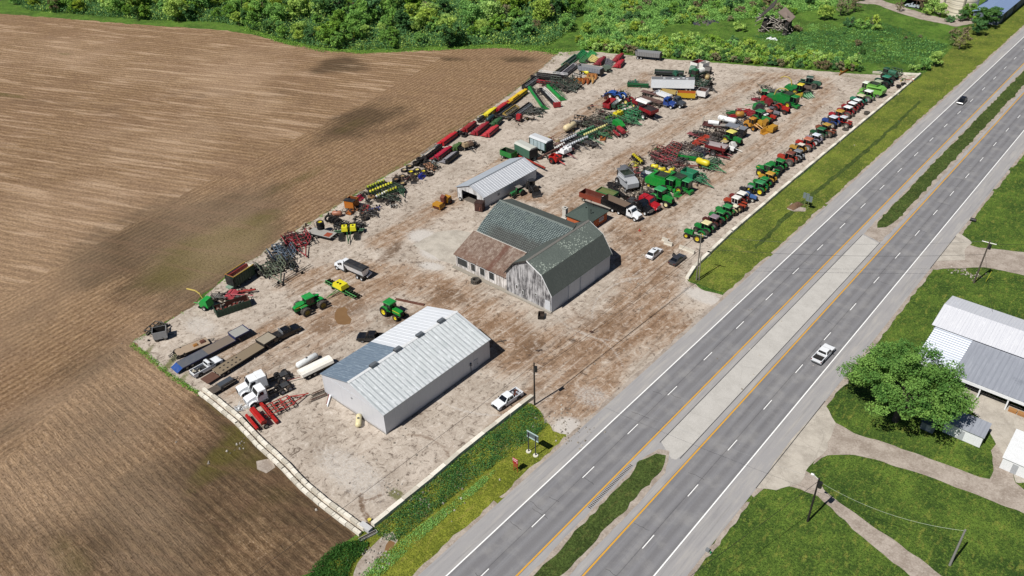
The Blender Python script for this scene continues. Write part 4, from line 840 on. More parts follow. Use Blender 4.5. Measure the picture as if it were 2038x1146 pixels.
def tractor4(par, body=G1, roof=None, rim=YJ, dual=False, s=1., stripe=None, grey=False, cabcol=None, rear=None, frontdual=False):
    S = s; roof = roof or body; d = PM('202226', .7)
    m = MB(); m.box(.1*S, 3.1*S, -.42*S, .42*S, .6*S, 1.2*S, d); m.box(-2.9*S, -.1*S, -.42*S, .42*S, .6*S, 1.15*S, d); m.cyl((-.12*S, 0, .5*S), (-.12*S, 0, 1.2*S), .28*S, d, 8)
    for x in (1.6*S, -1.75*S): m.cyl((x, -.95*S, .88*S), (x, .95*S, .88*S), .16*S, d, 8)
    m.bar((-2.8*S, 0, .55*S), (-3.5*S, 0, .5*S), .14*S, d); m.build('chassis', par)
    hood(par, .9*S, 3.4*S, 1.0*S, 1.15*S, 2.15*S, body, stripe, .35)
    cab(par, -.75*S, .95*S, 1.6*S, 1.5*S, 3.0*S, cabcol or body, roof)
    m = MB(); m.box(-2.7*S, -.8*S, -.5*S, .5*S, 1.15*S, 1.5*S, PM(rear or body, .45), .95, .9); m.build('rear_deck', par)
    m = MB(); b = PM(body, .4)
    for x in (1.6*S, -1.75*S):
        for y in (-1, 1):
            yy = sorted((y*.55*S, y*1.15*S)); m.box(x-.75*S, x+.75*S, yy[0], yy[1], 1.8*S, 1.88*S, b, .8, 1)
    m.build('fender', par)
    for x in (1.6*S, -1.75*S):
        for y in (-1, 1):
            wheel(par, x, y*1.02*S, .88*S, .52*S, rim, grey=grey)
            if dual: wheel(par, x, y*1.62*S, .88*S, .5*S, rim, grey=grey)
    m = MB(); m.cyl((1.2*S, .42*S, 2.0*S), (1.2*S, .42*S, 3.1*S), .07*S, BLK(), 6); m.build('exhaust', par)

def corn_head(par, L=5, body=RD, n=6, snout=None):
    b = PM(body, .45); sn = PM(snout or body, .45)
    m = MB(); m.box(-.9, -.35, -L/2, L/2, .35, 1.15, b, .8, 1); m.bar((-1.0, -L/2, .95), (-1.0, L/2, .95), .14, BLK()); m.box(-.36, .1, -L/2, L/2, .3, .55, PM('2a2c30', .7)); m.build('frame', par)
    for k in range(n+1):
        y = -L/2+L*k/n; w = L/n*.33; m = MB()
        m.add([(-.35, y-w, .95), (-.35, y+w, .95), (-.35, y, 1.15), (1.7, y, .15), (-.35, y-w, .3), (-.35, y+w, .3), (.7, y-w*.9, .45), (.7, y+w*.9, .45), (.7, y, .72)],
              [(0, 6, 8, 2), (2, 8, 7, 1), (6, 3, 8), (8, 3, 7), (0, 4, 6), (1, 7, 5), (0, 2, 1), (4, 5, 7, 3, 6)], sn); m.build('snout', par)
    for y in (-L/2-.06, L/2+.0): m = MB(); m.box(-.95, .2, y, y+.08, .25, 1.2, b, .8, 1); m.build('end_panel', par)
def grain_head(par, L=7, body=G1, reel='2a2c30', deck='1d1e21', cart=False):
    z = .75 if cart else 0
    m = MB(); m.box(-.8, -.62, -L/2, L/2, .25+z, 1.25+z, PM(body, .45)); m.box(-1.0, -.8, -L/2+.1, L/2-.1, .8+z, 1.05+z, PM(body, .45)); m.build('back_sheet', par)
    m = MB(); m.add([(-.62, -L/2, .3+z), (.75, -L/2, .12+z), (.75, L/2, .12+z), (-.62, L/2, .3+z), (-.62, -L/2, .22+z), (.75, -L/2, .06+z), (.75, L/2, .06+z), (-.62, L/2, .22+z)], [(0, 1, 2, 3), (7, 6, 5, 4), (0, 4, 5, 1), (1, 5, 6, 2), (2, 6, 7, 3)], PM(deck, .6)); m.build('deck', par)
    m = MB(); m.cyl((-.28, -L/2+.1, .55+z), (-.28, L/2-.1, .55+z), .24, PM('6f7378', .4, .5), 8); m.build('auger', par)
    m = MB(); rc = PM(reel, .5)
    m.cyl((.35, -L/2+.15, 1.05+z), (.35, L/2-.15, 1.05+z), .06, rc, 6)
    for k in range(5):
        a = k*1.2566+.3; m.bar((.35+.48*math.cos(a), -L/2+.15, 1.05+z+.48*math.sin(a)), (.35+.48*math.cos(a), L/2-.15, 1.05+z+.48*math.sin(a)), .06, rc)
        for y in (-L/2+.2, 0, L/2-.2): m.bar((.35, y, 1.05+z), (.35+.48*math.cos(a), y, 1.05+z+.48*math.sin(a)), .04, rc)
    m.build('reel', par)
    for y in (-L/2-.07, L/2): m = MB(); m.prism([(-.9, .2+z), (1.2, .08+z), (.6, .5+z), (-.1, 1.15+z), (-.9, 1.25+z)], y, y+.07, PM(body, .45)); m.build('end_panel', par)
    if cart:
        m = MB(); k = PM('2c2e31', .6); m.bar((0, -L/2-2.2, .45), (0, L/2, .5), .14, k)
        for y in (-L*.3, L*.3): m.bar((-.9, y, .5), (.9, y, .5), .12, k)
        m.build('cart_frame', par)
        for y in (L*.3, -L*.25):
            for x in (-.85, .85): wheel(par, x, y, .36, .22, 'c0bdb4', rz=R(90))
def draper_roll(par, L=6, col='1b1c1f', end=RD):
    m = MB(); m.cyl((0, -L/2, .6), (0, L/2, .6), .55, PM(col, .6), 12); m.box(-.9, -.3, -L/2, L/2, .1, .7, PM('36383c', .6)); m.build('belt', par); m = MB(); m.box(-.8, .7, L/2, L/2+.4, .1, 1.2, PM(end, .45), .7, .9); m.build('end_panel', par)
def tillage(par, col=RD2, L=4, Wd=5, wing=True, disc=False, tongue=3, wheels=True, seed=1):
    c = PM(col, .55, 0, .45); rr = random.Random(seed); m = MB(); h = .75
    for x in np.linspace(-L/2, L/2, 4): m.bar((x, -Wd*.3, h), (x, Wd*.3, h), .17, c)
    for y in (-Wd*.3, -Wd*.1, Wd*.1, Wd*.3): m.bar((-L/2, y, h+.06), (L/2, y, h+.06), .17, c)
    m.bar((L/2, -Wd*.22, h), (L/2+tongue, 0, .55), .2, c); m.bar((L/2, Wd*.22, h), (L/2+tongue, 0, .55), .2, c); m.bar((L/2+tongue, 0, .55), (L/2+tongue+.6, 0, .5), .2, c); m.bar((0, 0, h), (L/2, 0, h+.8), .17, c); m.bar((L/2+tongue*.5, 0, .65), (L/2, 0, h+.8), .12, c); m.build('frame', par)
    tc = PM('33302e', .7, 0, .6)
    if disc:
        for x in (-L*.3, L*.3):
            m = MB(); m.cyl((x, -Wd*.38, .35), (x+.25, Wd*.38, .35), .05, tc, 6)
            for k in range(11): y = -Wd*.38+k*Wd*.076; m.cyl((x, y, .33), (x+.05, y+.05, .33), .31, PM('4a4a4b', .5, .4), 9)
            m.build('disc_gang', par)
    else:
        m = MB()
        for x in np.linspace(-L/2, L/2, 4):
            for y in np.linspace(-Wd*.36, Wd*.36, 8)+rr.uniform(-.1, .1): m.bar((x, y, h), (x-.28, y, .42), .11, tc); m.bar((x-.28, y, .42), (x-.05, y, .02), .11, tc)
        m.build('shanks', par)
    if wing:
        for sgn in (-1, 1):
            m = MB(); by = sgn*Wd*.34
            for x in np.linspace(-L*.45, L*.45, 4): m.bar((x, by, h+.1), (x+rr.uniform(-.1, .1), by+sgn*.7, h+1.25), .13, c)
            for k in range(1, 3): m.bar((-L*.45, by+sgn*.33*k, h+.1+.55*k), (L*.45, by+sgn*.33*k, h+.1+.55*k), .13, c)
            for x in np.linspace(-L*.42, L*.42, 9):
                k = rr.choice((1, 2)); m.bar((x, by+sgn*.33*k, h+.1+.55*k), (x+.1, by+sgn*(.33*k+.5), h+.55*k-.25), .11, tc); m.cyl((x, by+sgn*(.33*k+.42), h+.55*k-.3), (x+.05, by+sgn*(.33*k+.5), h+.55*k-.28), .22, tc, 7)
            m.build('folded_wing', par)
    if wheels:
        for y in (-Wd*.2, Wd*.2): wheel(par, -.1, y, .42, .26, 'c0bdb4')
_lk = {}
def linkage(par, seed, tone='2a2826', n=13):
    k = (seed % 9, tone)
    if k not in _lk:
        rr = random.Random(seed % 9+77); m = MB(); a = PM(tone, .7, 0, .5); b = PM('4c4038', .8, 0, .5)
        for q in range(n):
            x, y, z = rr.gauss(-.2, .95), rr.gauss(0, .85), rr.uniform(.25, 1.2); t = rr.uniform(0, 6.3); L = rr.uniform(.25, .8)
            if q % 3: m.bar((x-math.cos(t)*L, y-math.sin(t)*L, z), (x+math.cos(t)*L, y+math.sin(t)*L, max(.1, z+rr.uniform(-.4, .3))), rr.uniform(.06, .13), (a, b)[q % 2])
            else: m.box(x-.18, x+.18, y-.14, y+.14, max(.05, z-.5), z-.1, (a, b)[q % 2], .8, .8, t)
        _lk[k] = m.mesh('linkage')
    return link('linkage', _lk[k], par)
def planter(par, frame=G1, unit='1d1e21', box=YJ, n=8, sp=.72, tank=None, tongue=3, folded=False, boxes=True):
    c = PM(frame, .45); Wd = (n-1)*sp; m = MB(); m.bar((0, -Wd/2-.3, .85), (0, Wd/2+.3, .85), .2, c); m.bar((.6, -Wd/2, .8), (.6, Wd/2, .8), .12, c)
    m.bar((0, -.5, .85), (tongue, 0, .6), .15, c); m.bar((0, .5, .85), (tongue, 0, .6), .15, c); m.bar((tongue, 0, .6), (tongue+.6, 0, .5), .14, c); m.bar((0, 0, .9), (0, 0, 1.6), .1, c); m.build('toolbar', par)
    for k in range(n):
        y = -Wd/2+k*sp; m = MB(); u = PM(unit, .6); m.box(-1.2, .3, y-.13, y+.13, .3, .85, u, .9, .8); m.bar((-1.0, y, .5), (-1.5, y, .2), .08, u)
        m.cyl((-.75, y-.12, .25), (-.75, y-.07, .25), .24, u, 9); m.cyl((-.75, y+.07, .25), (-.75, y+.12, .25), .24, u, 9); m.cyl((-1.45, y-.05, .18), (-1.45, y+.05, .18), .18, u, 8)
        o = m.build('row_unit', par)
        if boxes: m = MB(); m.box(-.9, -.35, y-sp*.23, y+sp*.23, .95, 1.3, PM(box, .45), .8, .8); m.box(-.92, -.33, y-sp*.4, y+sp*.4, .7, .949, BLK()); m.build('seed_box', o)
    if tank:
        for y, tc in tank:
            m = MB(); m.box(-.45, .95, y-.62, y+.62, 1.05, 1.95, PM(tc, .4), .86, .86); o = m.build('tank', par); m = MB(); m.cyl((.2, y, 1.95), (.2, y, 2.03), .22, BLK(), 10); m.build('lid', o)
    for y in (-Wd*.22, Wd*.22): wheel(par, .35, y, .42, .25, 'c9b53a' if frame in (G1, G2, GD) else 'c0bdb4')
def drill(par, col=RD, L=4.5, grass=True):
    c = PM(col, .4); m = MB(); m.prism([(-.45, .95), (.45, .95), (.55, 1.45), (.2, 1.75), (-.3, 1.75), (-.55, 1.4)], -L/2, L/2, c); o = m.build('seed_hopper', par)
    m = MB(); m.box(-.3, .3, -L/2+.05, L/2-.05, 1.752, 1.79, PM(col, .35)); m.build('lid', o)
    m = MB(); m.box(-1.5, -.95, -L/2, L/2, .6, .95, c, .6, 1); m.bar((.3, -L/2, .7), (.3, L/2, .7), .15, c); m.bar((-1.2, -L/2, .75), (-1.2, L/2, .75), .1, c); m.bar((.3, -.8, .7), (2.0, 0, .5), .12, c); m.bar((.3, .8, .7), (2.0, 0, .5), .12, c); m.build('frame', par)
    for k in range(int(L/.33)):
        y = -L/2+.15+k*.33; m = MB(); m.bar((.2, y, .7), (-1.3, y, .35), .05, BLK()); m.cyl((-.9, y-.03, .2), (-.9, y+.03, .2), .2, PM('4d4d4f', .5, .4), 8); m.cyl((-1.6, y-.04, .16), (-1.6, y+.04, .16), .16, RUB(), 8); m.build('opener', par)
    for y in (-L/2-.2, L/2+.2): wheel(par, .2, y, .5, .2, 'c8c4ba')
def hopper_cart(par, col=RD, rim='e0ded8', L=4.2, w=2.6, h=2.6, fill=None, aug=True, inner=None):
    c = PM(col, .4); m = MB(); m.tub(-L/2, L/2, -w/2, w/2, h-.75, h, c, PM(inner or col, .6), .07, .99, .98); m.tub(-L/2, L/2, -w/2, w/2, .9, h-.74, c, PM(inner or col, .6), .07, .35, .25); m.build('hopper', par)
    m = MB(); k = PM(col if aug else '2c2e31', .5); m.bar((-L*.4, -.5, .85), (L*.45, -.3, .8), .16, k); m.bar((-L*.4, .5, .85), (L*.45, .3, .8), .16, k); m.bar((L*.45, 0, .8), (L*.45+1.8, 0, .5), .2, k); m.cyl((-.2, -w*.6, .75), (-.2, w*.6, .75), .1, k, 8); m.build('frame', par)
    if aug: m = MB(); m.cyl((L*.42, -.9, .8), (L*.3, -w*.52, h+.5), .18, c, 8); m.build('auger', par)
    for y in (-1, 1): wheel(par, -.2, y*w*.52, .72, .55, rim)
def box_wagon(par, col=RD, L=4, w=2.2, z0=.9, h=.8, inner=None, rim='c0bdb4', fill=None, n=4):
    m = MB(); m.tub(-L/2, L/2, -w/2, w/2, z0, z0+h, PM(col, .5), PM(inner or col, .7), .07, 1, 1, PM(fill, .9) if fill else None, z0+h*.45 if fill else None); m.build('box', par)
    m = MB(); k = PM('2c2e31', .6); m.bar((-L*.45, 0, z0-.12), (L*.45, 0, z0-.12), .16, k); m.bar((L*.45, 0, z0-.12), (L/2+1.3, 0, .45), .09, k)
    for x in (-L*.3, L*.3): m.bar((x, -w*.42, .42), (x, w*.42, .42), .1, k); m.bar((x, 0, .42), (x, 0, z0-.1), .12, k)
    m.build('running_gear', par)
    for x in (-L*.3, L*.3):
        for y in (-w*.42, w*.42): wheel(par, x, y, .38, .22, rim)
def forage_wagon(par, side='4d7a62', roof='c9c9c4', panel=None, front='22252a', L=5.2, w=2.5, h=3.3, n=4):
    m = MB(); m.box(-L/2, L/2, -w/2, w/2, .95, h-.35, PM(side, .55)); m.build('box', par)
    if panel:
        for y in (-w/2-.03, w/2):
            for k in range(n): m = MB(); xa = -L/2+.3+k*(L-.6)/n; m.box(xa+.06, xa+(L-.6)/n-.06, y, y+.03, 1.1, h-.5, PM(panel, .5)); m.build('side_panel', par)
    m = MB(); m.prism([(-w/2-.05, h-.35), (w/2+.05, h-.35), (w*.3, h), (-w*.3, h)], -L/2-.1, L/2+.1, PM(roof, .5), axis='x'); m.build('roof', par)
    m = MB(); m.box(L/2, L/2+.05, -w/2+.1, w/2-.1, 1.0, h-.45, PM(front, .6)); m.build('front_opening', par)
    m = MB(); k = PM('2c2e31', .6); m.bar((-L*.45, 0, .75), (L/2+1.5, 0, .5), .15, k); m.build('running_gear', par)
    for x in (-L*.28, L*.2):
        for y in (-w*.4, w*.4): wheel(par, x, y, .42, .28)
def flatbed(par, L=8, w=2.4, z=.95, deck='a39684', frame='2c2e31', axles=2, ax=-.25, tongue=1.5, ramps=False, endcol=None):
    m = MB(); m.box(-L/2, L/2, -w/2, w/2, z-.08, z, PM(deck, .9, 0, .6)); m.build('deck', par)
    m = MB(); k = PM(frame, .6); m.box(-L/2, L/2, -w/2-.06, -w/2, z-.22, z+.02, k); m.box(-L/2, L/2, w/2, w/2+.06, z-.22, z+.02, k); m.box(-L/2, L/2, -.5, -.35, z-.4, z-.09, k); m.box(-L/2, L/2, .35, .5, z-.4, z-.09, k)
    if tongue: m.bar((L/2, -.6, z-.2), (L/2+tongue, 0, .5), .12, k); m.bar((L/2, .6, z-.2), (L/2+tongue, 0, .5), .12, k)
    m.build('frame', par)
    for a in range(axles):
        for y in (-w/2+.15, w/2-.15): wheel(par, L*ax-a*1.1, y, .42, .28, 'b9b6ae', z=.42)
    if ramps:
        m = MB()
        for y in (-w*.3, w*.3):
            for q in range(5): m.bar((-L/2-.25*q-.1, y-.3, z-.1-.13*q), (-L/2-.25*q-.1, y+.3, z-.1-.13*q), .1, k)
            m.bar((-L/2, y-.3, z-.1), (-L/2-1.3, y-.3, .1), .08, k); m.bar((-L/2, y+.3, z-.1), (-L/2-1.3, y+.3, .1), .08, k)
        m.build('ramp', par)
    if endcol: m = MB(); m.add([(-L/2-.01, -w/2, z+.004), (-L/2-.01, w/2, z+.004), (-L/2-1.2, w/2, z-.5), (-L/2-1.2, -w/2, z-.5), (-L/2-.01, -w/2, z-.1), (-L/2-.01, w/2, z-.1), (-L/2-1.2, w/2, z-.6), (-L/2-1.2, -w/2, z-.6)], [(0, 1, 2, 3), (7, 6, 5, 4), (0, 3, 7, 4), (1, 5, 6, 2), (2, 6, 7, 3)], PM(endcol, .5)); m.build('beaver_tail', par)
def step_deck(par, L=13, up=3, deck='9a8b7a', deck2='b5b0a6', frame='1d2a55', endcol=None, w=2.5, upcol=None):
    flatbed(par, L, w, .95, deck, frame, 2, -.33, 0, endcol=endcol)
    m = MB(); k = PM(frame, .5); m.box(L/2+.02, L/2+up, -w/2, w/2, 1.5, 1.58, PM(deck2, .7)); o = m.build('upper_deck', par)
    m = MB(); m.box(L/2-.1, L/2+up+.1, -w/2-.1, -w/2, 1.3, 1.62, k); m.box(L/2-.1, L/2+up+.1, w/2, w/2+.1, 1.3, 1.62, k); m.box(L/2+up, L/2+up+.12, -w/2, w/2, 1.3, 1.75, k); m.box(L/2-.12, L/2, -w/2, w/2, .7, 1.5, k); m.build('gooseneck', par)
    for y in (-.7, .7): m = MB(); m.box(L/2+.5, L/2+.7, y-.08, y+.08, 0, 1.4, k); m.build('landing_leg', par)
def dump_trailer(par, col='b9bdc2', L=8.5, w=2.5, h=2.7, chassis='17181b', nx=14):
    m = MB(); m.tub(-L/2, L/2, -w/2, w/2, 1.2, h, PM(col, .4, .3), PM('9fa1a4', .6), .1, .97, .85); m.build('box', par)
    m = MB()
    for k in range(nx):
        x = -L/2+.3+k*(L-.6)/(nx-1)
        for y in (-1, 1): m.bar((x, y*w*.44, 1.25), (x, y*w*.505, h-.08), .07, PM('8d9196', .4, .3))
    m.build('side_ribs', par)
    m = MB(); k = PM(chassis, .6); m.box(-L/2, L/2, -.5, .5, .85, 1.18, k); m.box(L/2, L/2+.3, -w/2, w/2, .7, h-.2, k, .7, 1); m.build('chassis', par)
    for a in range(2):
        for y in (-w/2+.25, w/2-.25): wheel(par, -L/2+1.0+a*1.2, y, .5, .5, 'c8c8c8')
    for y in (-.8, .8): m = MB(); m.box(L/2-1.5, L/2-1.3, y-.08, y+.08, 0, .9, k); m.build('landing_leg', par)
def van_trailer(par, L=14, w=2.6, side='dfe3e6', roof='7e8084'):
    m = MB(); m.box(-L/2, L/2, -w/2, w/2, 1.1, 3.9, PM(side, .45, 0, .12)); m.build('box', par); m = MB(); m.box(-L/2+.03, L/2-.03, -w/2+.03, w/2-.03, 3.9, 3.94, PM(roof, .8, 0, .4)); m.build('roof', par)
    for a, b in ((-.35, .5), (-.27, -.3), (-.15, .2), (-.02, .4), (.18, 0.1)): m = MB(); m.box(L*a, L*a+.7, b-.3, b+.3, 3.95, 3.98, TRIM); m.build('roof_patch', par)
    m = MB(); m.box(-L/2+.2, L/2-.2, -.6, .6, .8, 1.1, BLK()); m.build('chassis', par)
    for a in range(2):
        for y in (-w/2+.3, w/2-.3): wheel(par, -L/2+1.2+a*1.25, y, .5, .5)
    for y in (-.8, .8): m = MB(); m.box(L/2-2.6, L/2-2.4, y-.08, y+.08, 0, 1.1, BLK()); m.build('landing_leg', par)
def semi(par, col='d6d9dc', sleeper=False, S=1., frame='1d1e21', grille='9a9da0', short=False, axles=2, rear=True, rail=4.2, stack=True):
    c = PM(col, .3, 0, .12, .6); k = PM(frame, .6)
    m = MB(); m.prism([(1.15, .75), (2.75, .75), (2.85, .95), (2.78, 1.45), (2.4, 1.62), (1.1, 1.85)], -.85, .85, c, ins=.22); h = m.build('hood', par); m = MB(); m.box(2.8, 2.88, -.5, .5, .75, 1.45, PM(grille, .3, .6)); m.build('grille', h)
    for y in (-1, 1): m = MB(); ya = sorted((y*.7, y*1.12)); m.prism([(1.25, .75), (1.4, 1.15), (1.9, 1.3), (2.45, 1.15), (2.75, .8), (2.6, .8), (2.3, 1.08), (1.9, 1.18), (1.5, 1.05), (1.4, .75)], ya[0], ya[1], c); m.build('fender', h); m = MB(); m.box(2.76, 2.84, y*.78-.12, y*.78+.12, .95, 1.15, PM('d9dcdf', .15)); m.build('headlight', par)
    m = MB(); m.box(-.35, 1.2, -1.05, 1.05, .75, 1.75, c); m.add([(-.35, -1.05, 1.75), (1.2, -1.05, 1.75), (.8, -.95, 2.6), (-.35, -.95, 2.6), (-.35, 1.05, 1.75), (1.2, 1.05, 1.75), (.8, .95, 2.6), (-.35, .95, 2.6)], [(0, 1, 2, 3), (7, 6, 5, 4), (1, 5, 6, 2), (3, 2, 6, 7), (0, 3, 7, 4)], c); cb = m.build('cab', par)
    m = MB(); m.add([(1.17, -.85, 1.85), (1.17, .85, 1.85), (.86, .8, 2.5), (.86, -.8, 2.5)], [(0, 1, 2, 3)], GLASS())
    m.v = [(v[0]+.025, v[1], v[2]+.01) for v in m.v]; m.build('windscreen', cb)
    for y in (-1, 1): m = MB(); m.add([(.1, y*1.045, 1.8), (.95, y*1.045, 1.8), (.7, y*.985, 2.4), (.1, y*.985, 2.4)], [(0, 1, 2, 3)], GLASS()); m.v = [(v[0], v[1]+y*.012, v[2]) for v in m.v]; m.build('side_window', cb); m = MB(); m.box(.95, 1.05, *sorted((y*1.1, y*1.35)), 1.75, 2.25, k); m.build('mirror', cb)
    x = -.35
    if sleeper: m = MB(); m.box(-1.7, -.36, -1.1, 1.1, .85, 2.7, c, .97, .92); m.build('sleeper', par); x = -1.7
    if stack: m = MB(); m.cyl((x-.12, .85, .9), (x-.12, .85, 3.1), .08, PM('8d9196', .25, .8), 8); m.build('exhaust', par)
    m = MB(); m.box(-rail, 2.6, -.42, -.28, .6, .88, k); m.box(-rail, 2.6, .28, .42, .6, .88, k)
    for q in range(5): m.box(-rail+.1+q*(rail-1)/4.2, -rail+.22+q*(rail-1)/4.2, -.3, .3, .62, .84, k)
    if rear: m.box(-rail+.4, -rail+1.6, -.55, .55, .89, .98, PM('45474a', .5))
    m.build('frame', par)
    for y in (-1, 1): m = MB(); m.cyl((x-.1, y*.82, .62), (x+1.2, y*.82, .62), .3, sil(), 10); m.build('fuel_tank', par)
    for y in (-1, 1):
        wheel(par, 2.0, y*.92, .5, .3, 'd0d2d4')
        for a in range(axles): wheel(par, -rail+.6+a*1.25, y*.85, .5, .55, 'd0d2d4')
def dump_truck(par, box='121316', cabc='dcdfe2', inner='8b7767', L=6.6):
    semi(par, cabc, False, rear=False, rail=7.4, axles=3)
    m = MB(); m.tub(-7.5, -.6, -1.25, 1.25, .95, 2.7, PM(box, .3, 0, .05), PM(inner, .8), .1, .98, .96); m.build('dump_box', par); m = MB(); m.box(-.62, .1, -1.2, 1.2, 2.67, 2.77, PM(box, .3)); m.bar((-7.5, -1.2, 2.4), (-8.2, 0, 2.2), .08, TRIM); m.bar((-7.5, 1.2, 2.4), (-8.2, 0, 2.2), .08, TRIM); m.build('cab_shield', par)
    for y in (-1, 1): wheel(par, -2.6, y*.85, .46, .3, 'd0d2d4')
def pickup(par, col='dcdfe2', crew=True, bed='1c1d20', load=None, S=1., racks=False, rim='8f9397'):
    c = PM(col, .25, 0, .08, .7); L = 2.9
    m = MB(); body = [(-2.85, .45), (2.7, .45), (2.9, .62), (2.85, .98), (2.65, 1.08), (1.25, 1.18), (-.75 if crew else -.1, 1.18), (-.75 if crew else -.1, 1.12), (-2.85, 1.12)]
    m.prism([(-2.85, .45), (2.75, .45), (2.88, .62), (2.84, .98), (2.6, 1.08), (1.2, 1.17), (-.8 if crew else -.05, 1.17), (-.8 if crew else -.05, .7), (-2.85, .7)], -.97, .97, c)
    xb = -.8 if crew else -.05
    for y in (-.97, .87): m.box(-2.85, xb, y, y+.1, .69, 1.17, c)
    m.box(-2.87, -2.77, -.87, .87, .69, 1.15, c); bo = m.build('body', par)
    m = MB(); m.box(-2.76, xb-.02, -.86, .86, .705, .74, PM(bed, .7)); m.build('bed_liner', par)
    xr = xb+.02; m = MB(); m.add([(xr, -.93, 1.17), (1.35, -.93, 1.12), (.6, -.74, 1.78), (xr+.15, -.74, 1.8), (xr, .93, 1.17), (1.35, .93, 1.12), (.6, .74, 1.78), (xr+.15, .74, 1.8)], [(0, 1, 2, 3), (7, 6, 5, 4), (1, 5, 6, 2), (3, 2, 6, 7), (0, 3, 7, 4)], c); cb = m.build('cab', par)
    g = GLASS(); m = MB(); m.add([(1.33, -.8, 1.2), (1.33, .8, 1.2), (.68, .66, 1.74), (.68, -.66, 1.74)], [(0, 1, 2, 3)], g); m.v = [(v[0]+.02, v[1], v[2]+.02) for v in m.v]; m.build('windscreen', cb)
    m = MB(); m.add([(xr, -.75, 1.3), (xr, .75, 1.3), (xr+.13, .66, 1.72), (xr+.13, -.66, 1.72)], [(0, 1, 2, 3)], g); m.v = [(v[0]-.012, v[1], v[2]) for v in m.v]; m.build('rear_window', cb)
    for y in (-1, 1):
        for a, b, e, f in (((.35, 1.1, .6, .4),) if not crew else ((.3, 1.08, .6, .34), (-.6, .18, .24, -.5))):
            m = MB(); m.add([(a, y*.925, 1.2), (b, y*.925, 1.2), (e, y*.775, 1.68), (f, y*.775, 1.68)], [(0, 1, 2, 3)], g); m.v = [(v[0], v[1]+y*.02, v[2]+.01) for v in m.v]; m.build('side_window', cb)
        m = MB(); m.box(1.0, 1.12, *sorted((y*.98, y*1.2)), 1.15, 1.35, BLK()); m.build('mirror', cb); m = MB(); m.box(2.8, 2.9, *sorted((y*.62, y*.92)), .78, .95, PM('c9ced2', .1)); m.build('headlight', par); m = MB(); m.box(-2.9, -2.86, *sorted((y*.82, y*.96)), .75, 1.05, PM('8c1f1c', .3)); m.build('tail_light', par)
        m = MB()
        for x in (1.8, -1.75): m.prism([(x-.52, .45), (x-.38, .82), (x, .96), (x+.38, .82), (x+.52, .45)], *sorted((y*.972, y*.99)), BLK())
        m.build('wheel_arch', par)
        for x in (1.8, -1.75): wheel(par, x, y*.88, .4, .26, rim, .62)
    m = MB(); m.box(2.83, 2.93, -.6, .6, .72, .98, BLK()); m.build('grille', par); m = MB(); m.box(2.82, 3.0, -.92, .92, .45, .66, PM('2a2c2f' if col != '15171c' else '1a1b1e', .4)); m.box(-3.0, -2.86, -.9, .9, .45, .62, sil()); m.build('bumper', par)
    if load:
        rr = random.Random(3)
        for k in range(9): m = MB(); x, y = rr.uniform(-2.5, -1.1), rr.uniform(-.6, .6); m.box(x-.25, x+.25, y-.15, y+.15, .75, rr.uniform(.9, 1.15), PM(rr.choice(load), .8), .8, .8, rr.uniform(0, 3)); m.build('load', par)
def car(par, col='dfe2e5', suv=False, opened=False):
    c = PM(col, .2, 0, .06, .8); h = 1.68 if suv else 1.45; g = GLASS()
    m = MB(); m.prism([(-2.3, .4), (2.3, .4), (2.42, .6), (2.25, .82), (1.2, .98), (-1.7, 1.02), (-2.35, .98), (-2.42, .62)], -.9, .9, c, ins=.07); m.build('body', par)
    xf, xr, t0, t1 = (1.25, -2.1, .45, -1.5) if suv else (1.15, -1.85, .3, -1.0)
    m = MB(); m.add([(xr, -.84, .98), (xf, -.84, .95), (t0, -.62, h), (t1, -.62, h), (xr, .84, .98), (xf, .84, .95), (t0, .62, h), (t1, .62, h)], [(0, 1, 2, 3), (7, 6, 5, 4), (1, 5, 6, 2), (3, 2, 6, 7), (0, 3, 7, 4)], c); cb = m.build('cabin', par)
    def pane(nm, q, d): m = MB(); m.add([tuple(a+b for a, b in zip(v, d)) for v in q], [(0, 1, 2, 3)], g); m.build(nm, cb)
    def lerp(a, b, t): return tuple(x+(y-x)*t for x, y in zip(a, b))
    pane('windscreen', [lerp((xf, -.84, .95), (t0, -.62, h), .1), lerp((xf, .84, .95), (t0, .62, h), .1), lerp((xf, .84, .95), (t0, .62, h), .9), lerp((xf, -.84, .95), (t0, -.62, h), .9)], (.02, 0, .02))
    pane('rear_window', [lerp((xr, -.8, .98), (t1, -.6, h), .15), lerp((xr, .8, .98), (t1, .6, h), .15), lerp((xr, .8, .98), (t1, .6, h), .9), lerp((xr, -.8, .98), (t1, -.6, h), .9)], (-.02, 0, .02))
    for y in (-1, 1):
        pane('side_window', [(xr+.5, y*.8, 1.04), (xf-.35, y*.8, 1.02), (t0-.05, y*.65, h-.08), (t1+.1, y*.65, h-.08)], (0, y*.03, 0))
        m = MB(); m.box(.75, .87, *sorted((y*.9, y*1.08)), .92, 1.08, c); m.build('mirror', par)
        for x in (1.45, -1.45): wheel(par, x, y*.8, .34, .22, '9a9da0', .65)
        m = MB(); m.box(2.2, 2.34, *sorted((y*.5, y*.8)), .62, .78, PM('c9ced2', .1)); m.build('headlight', par); m = MB(); m.box(-2.4, -2.3, *sorted((y*.45, y*.8)), .7, .86, PM('7c1f1c', .3)); m.build('tail_light', par)
    if suv: m = MB(); m.box(-.3, .1, -.4, .4, h+.005, h+.02, g); m.build('sunroof', cb)
    if opened: m = MB(); m.box(.75, .82, .9, 1.75, .4, 1.0, c); m.box(.76, .8, .95, 1.7, 1.0, 1.35, g, 1, .7); m.build('door', par)
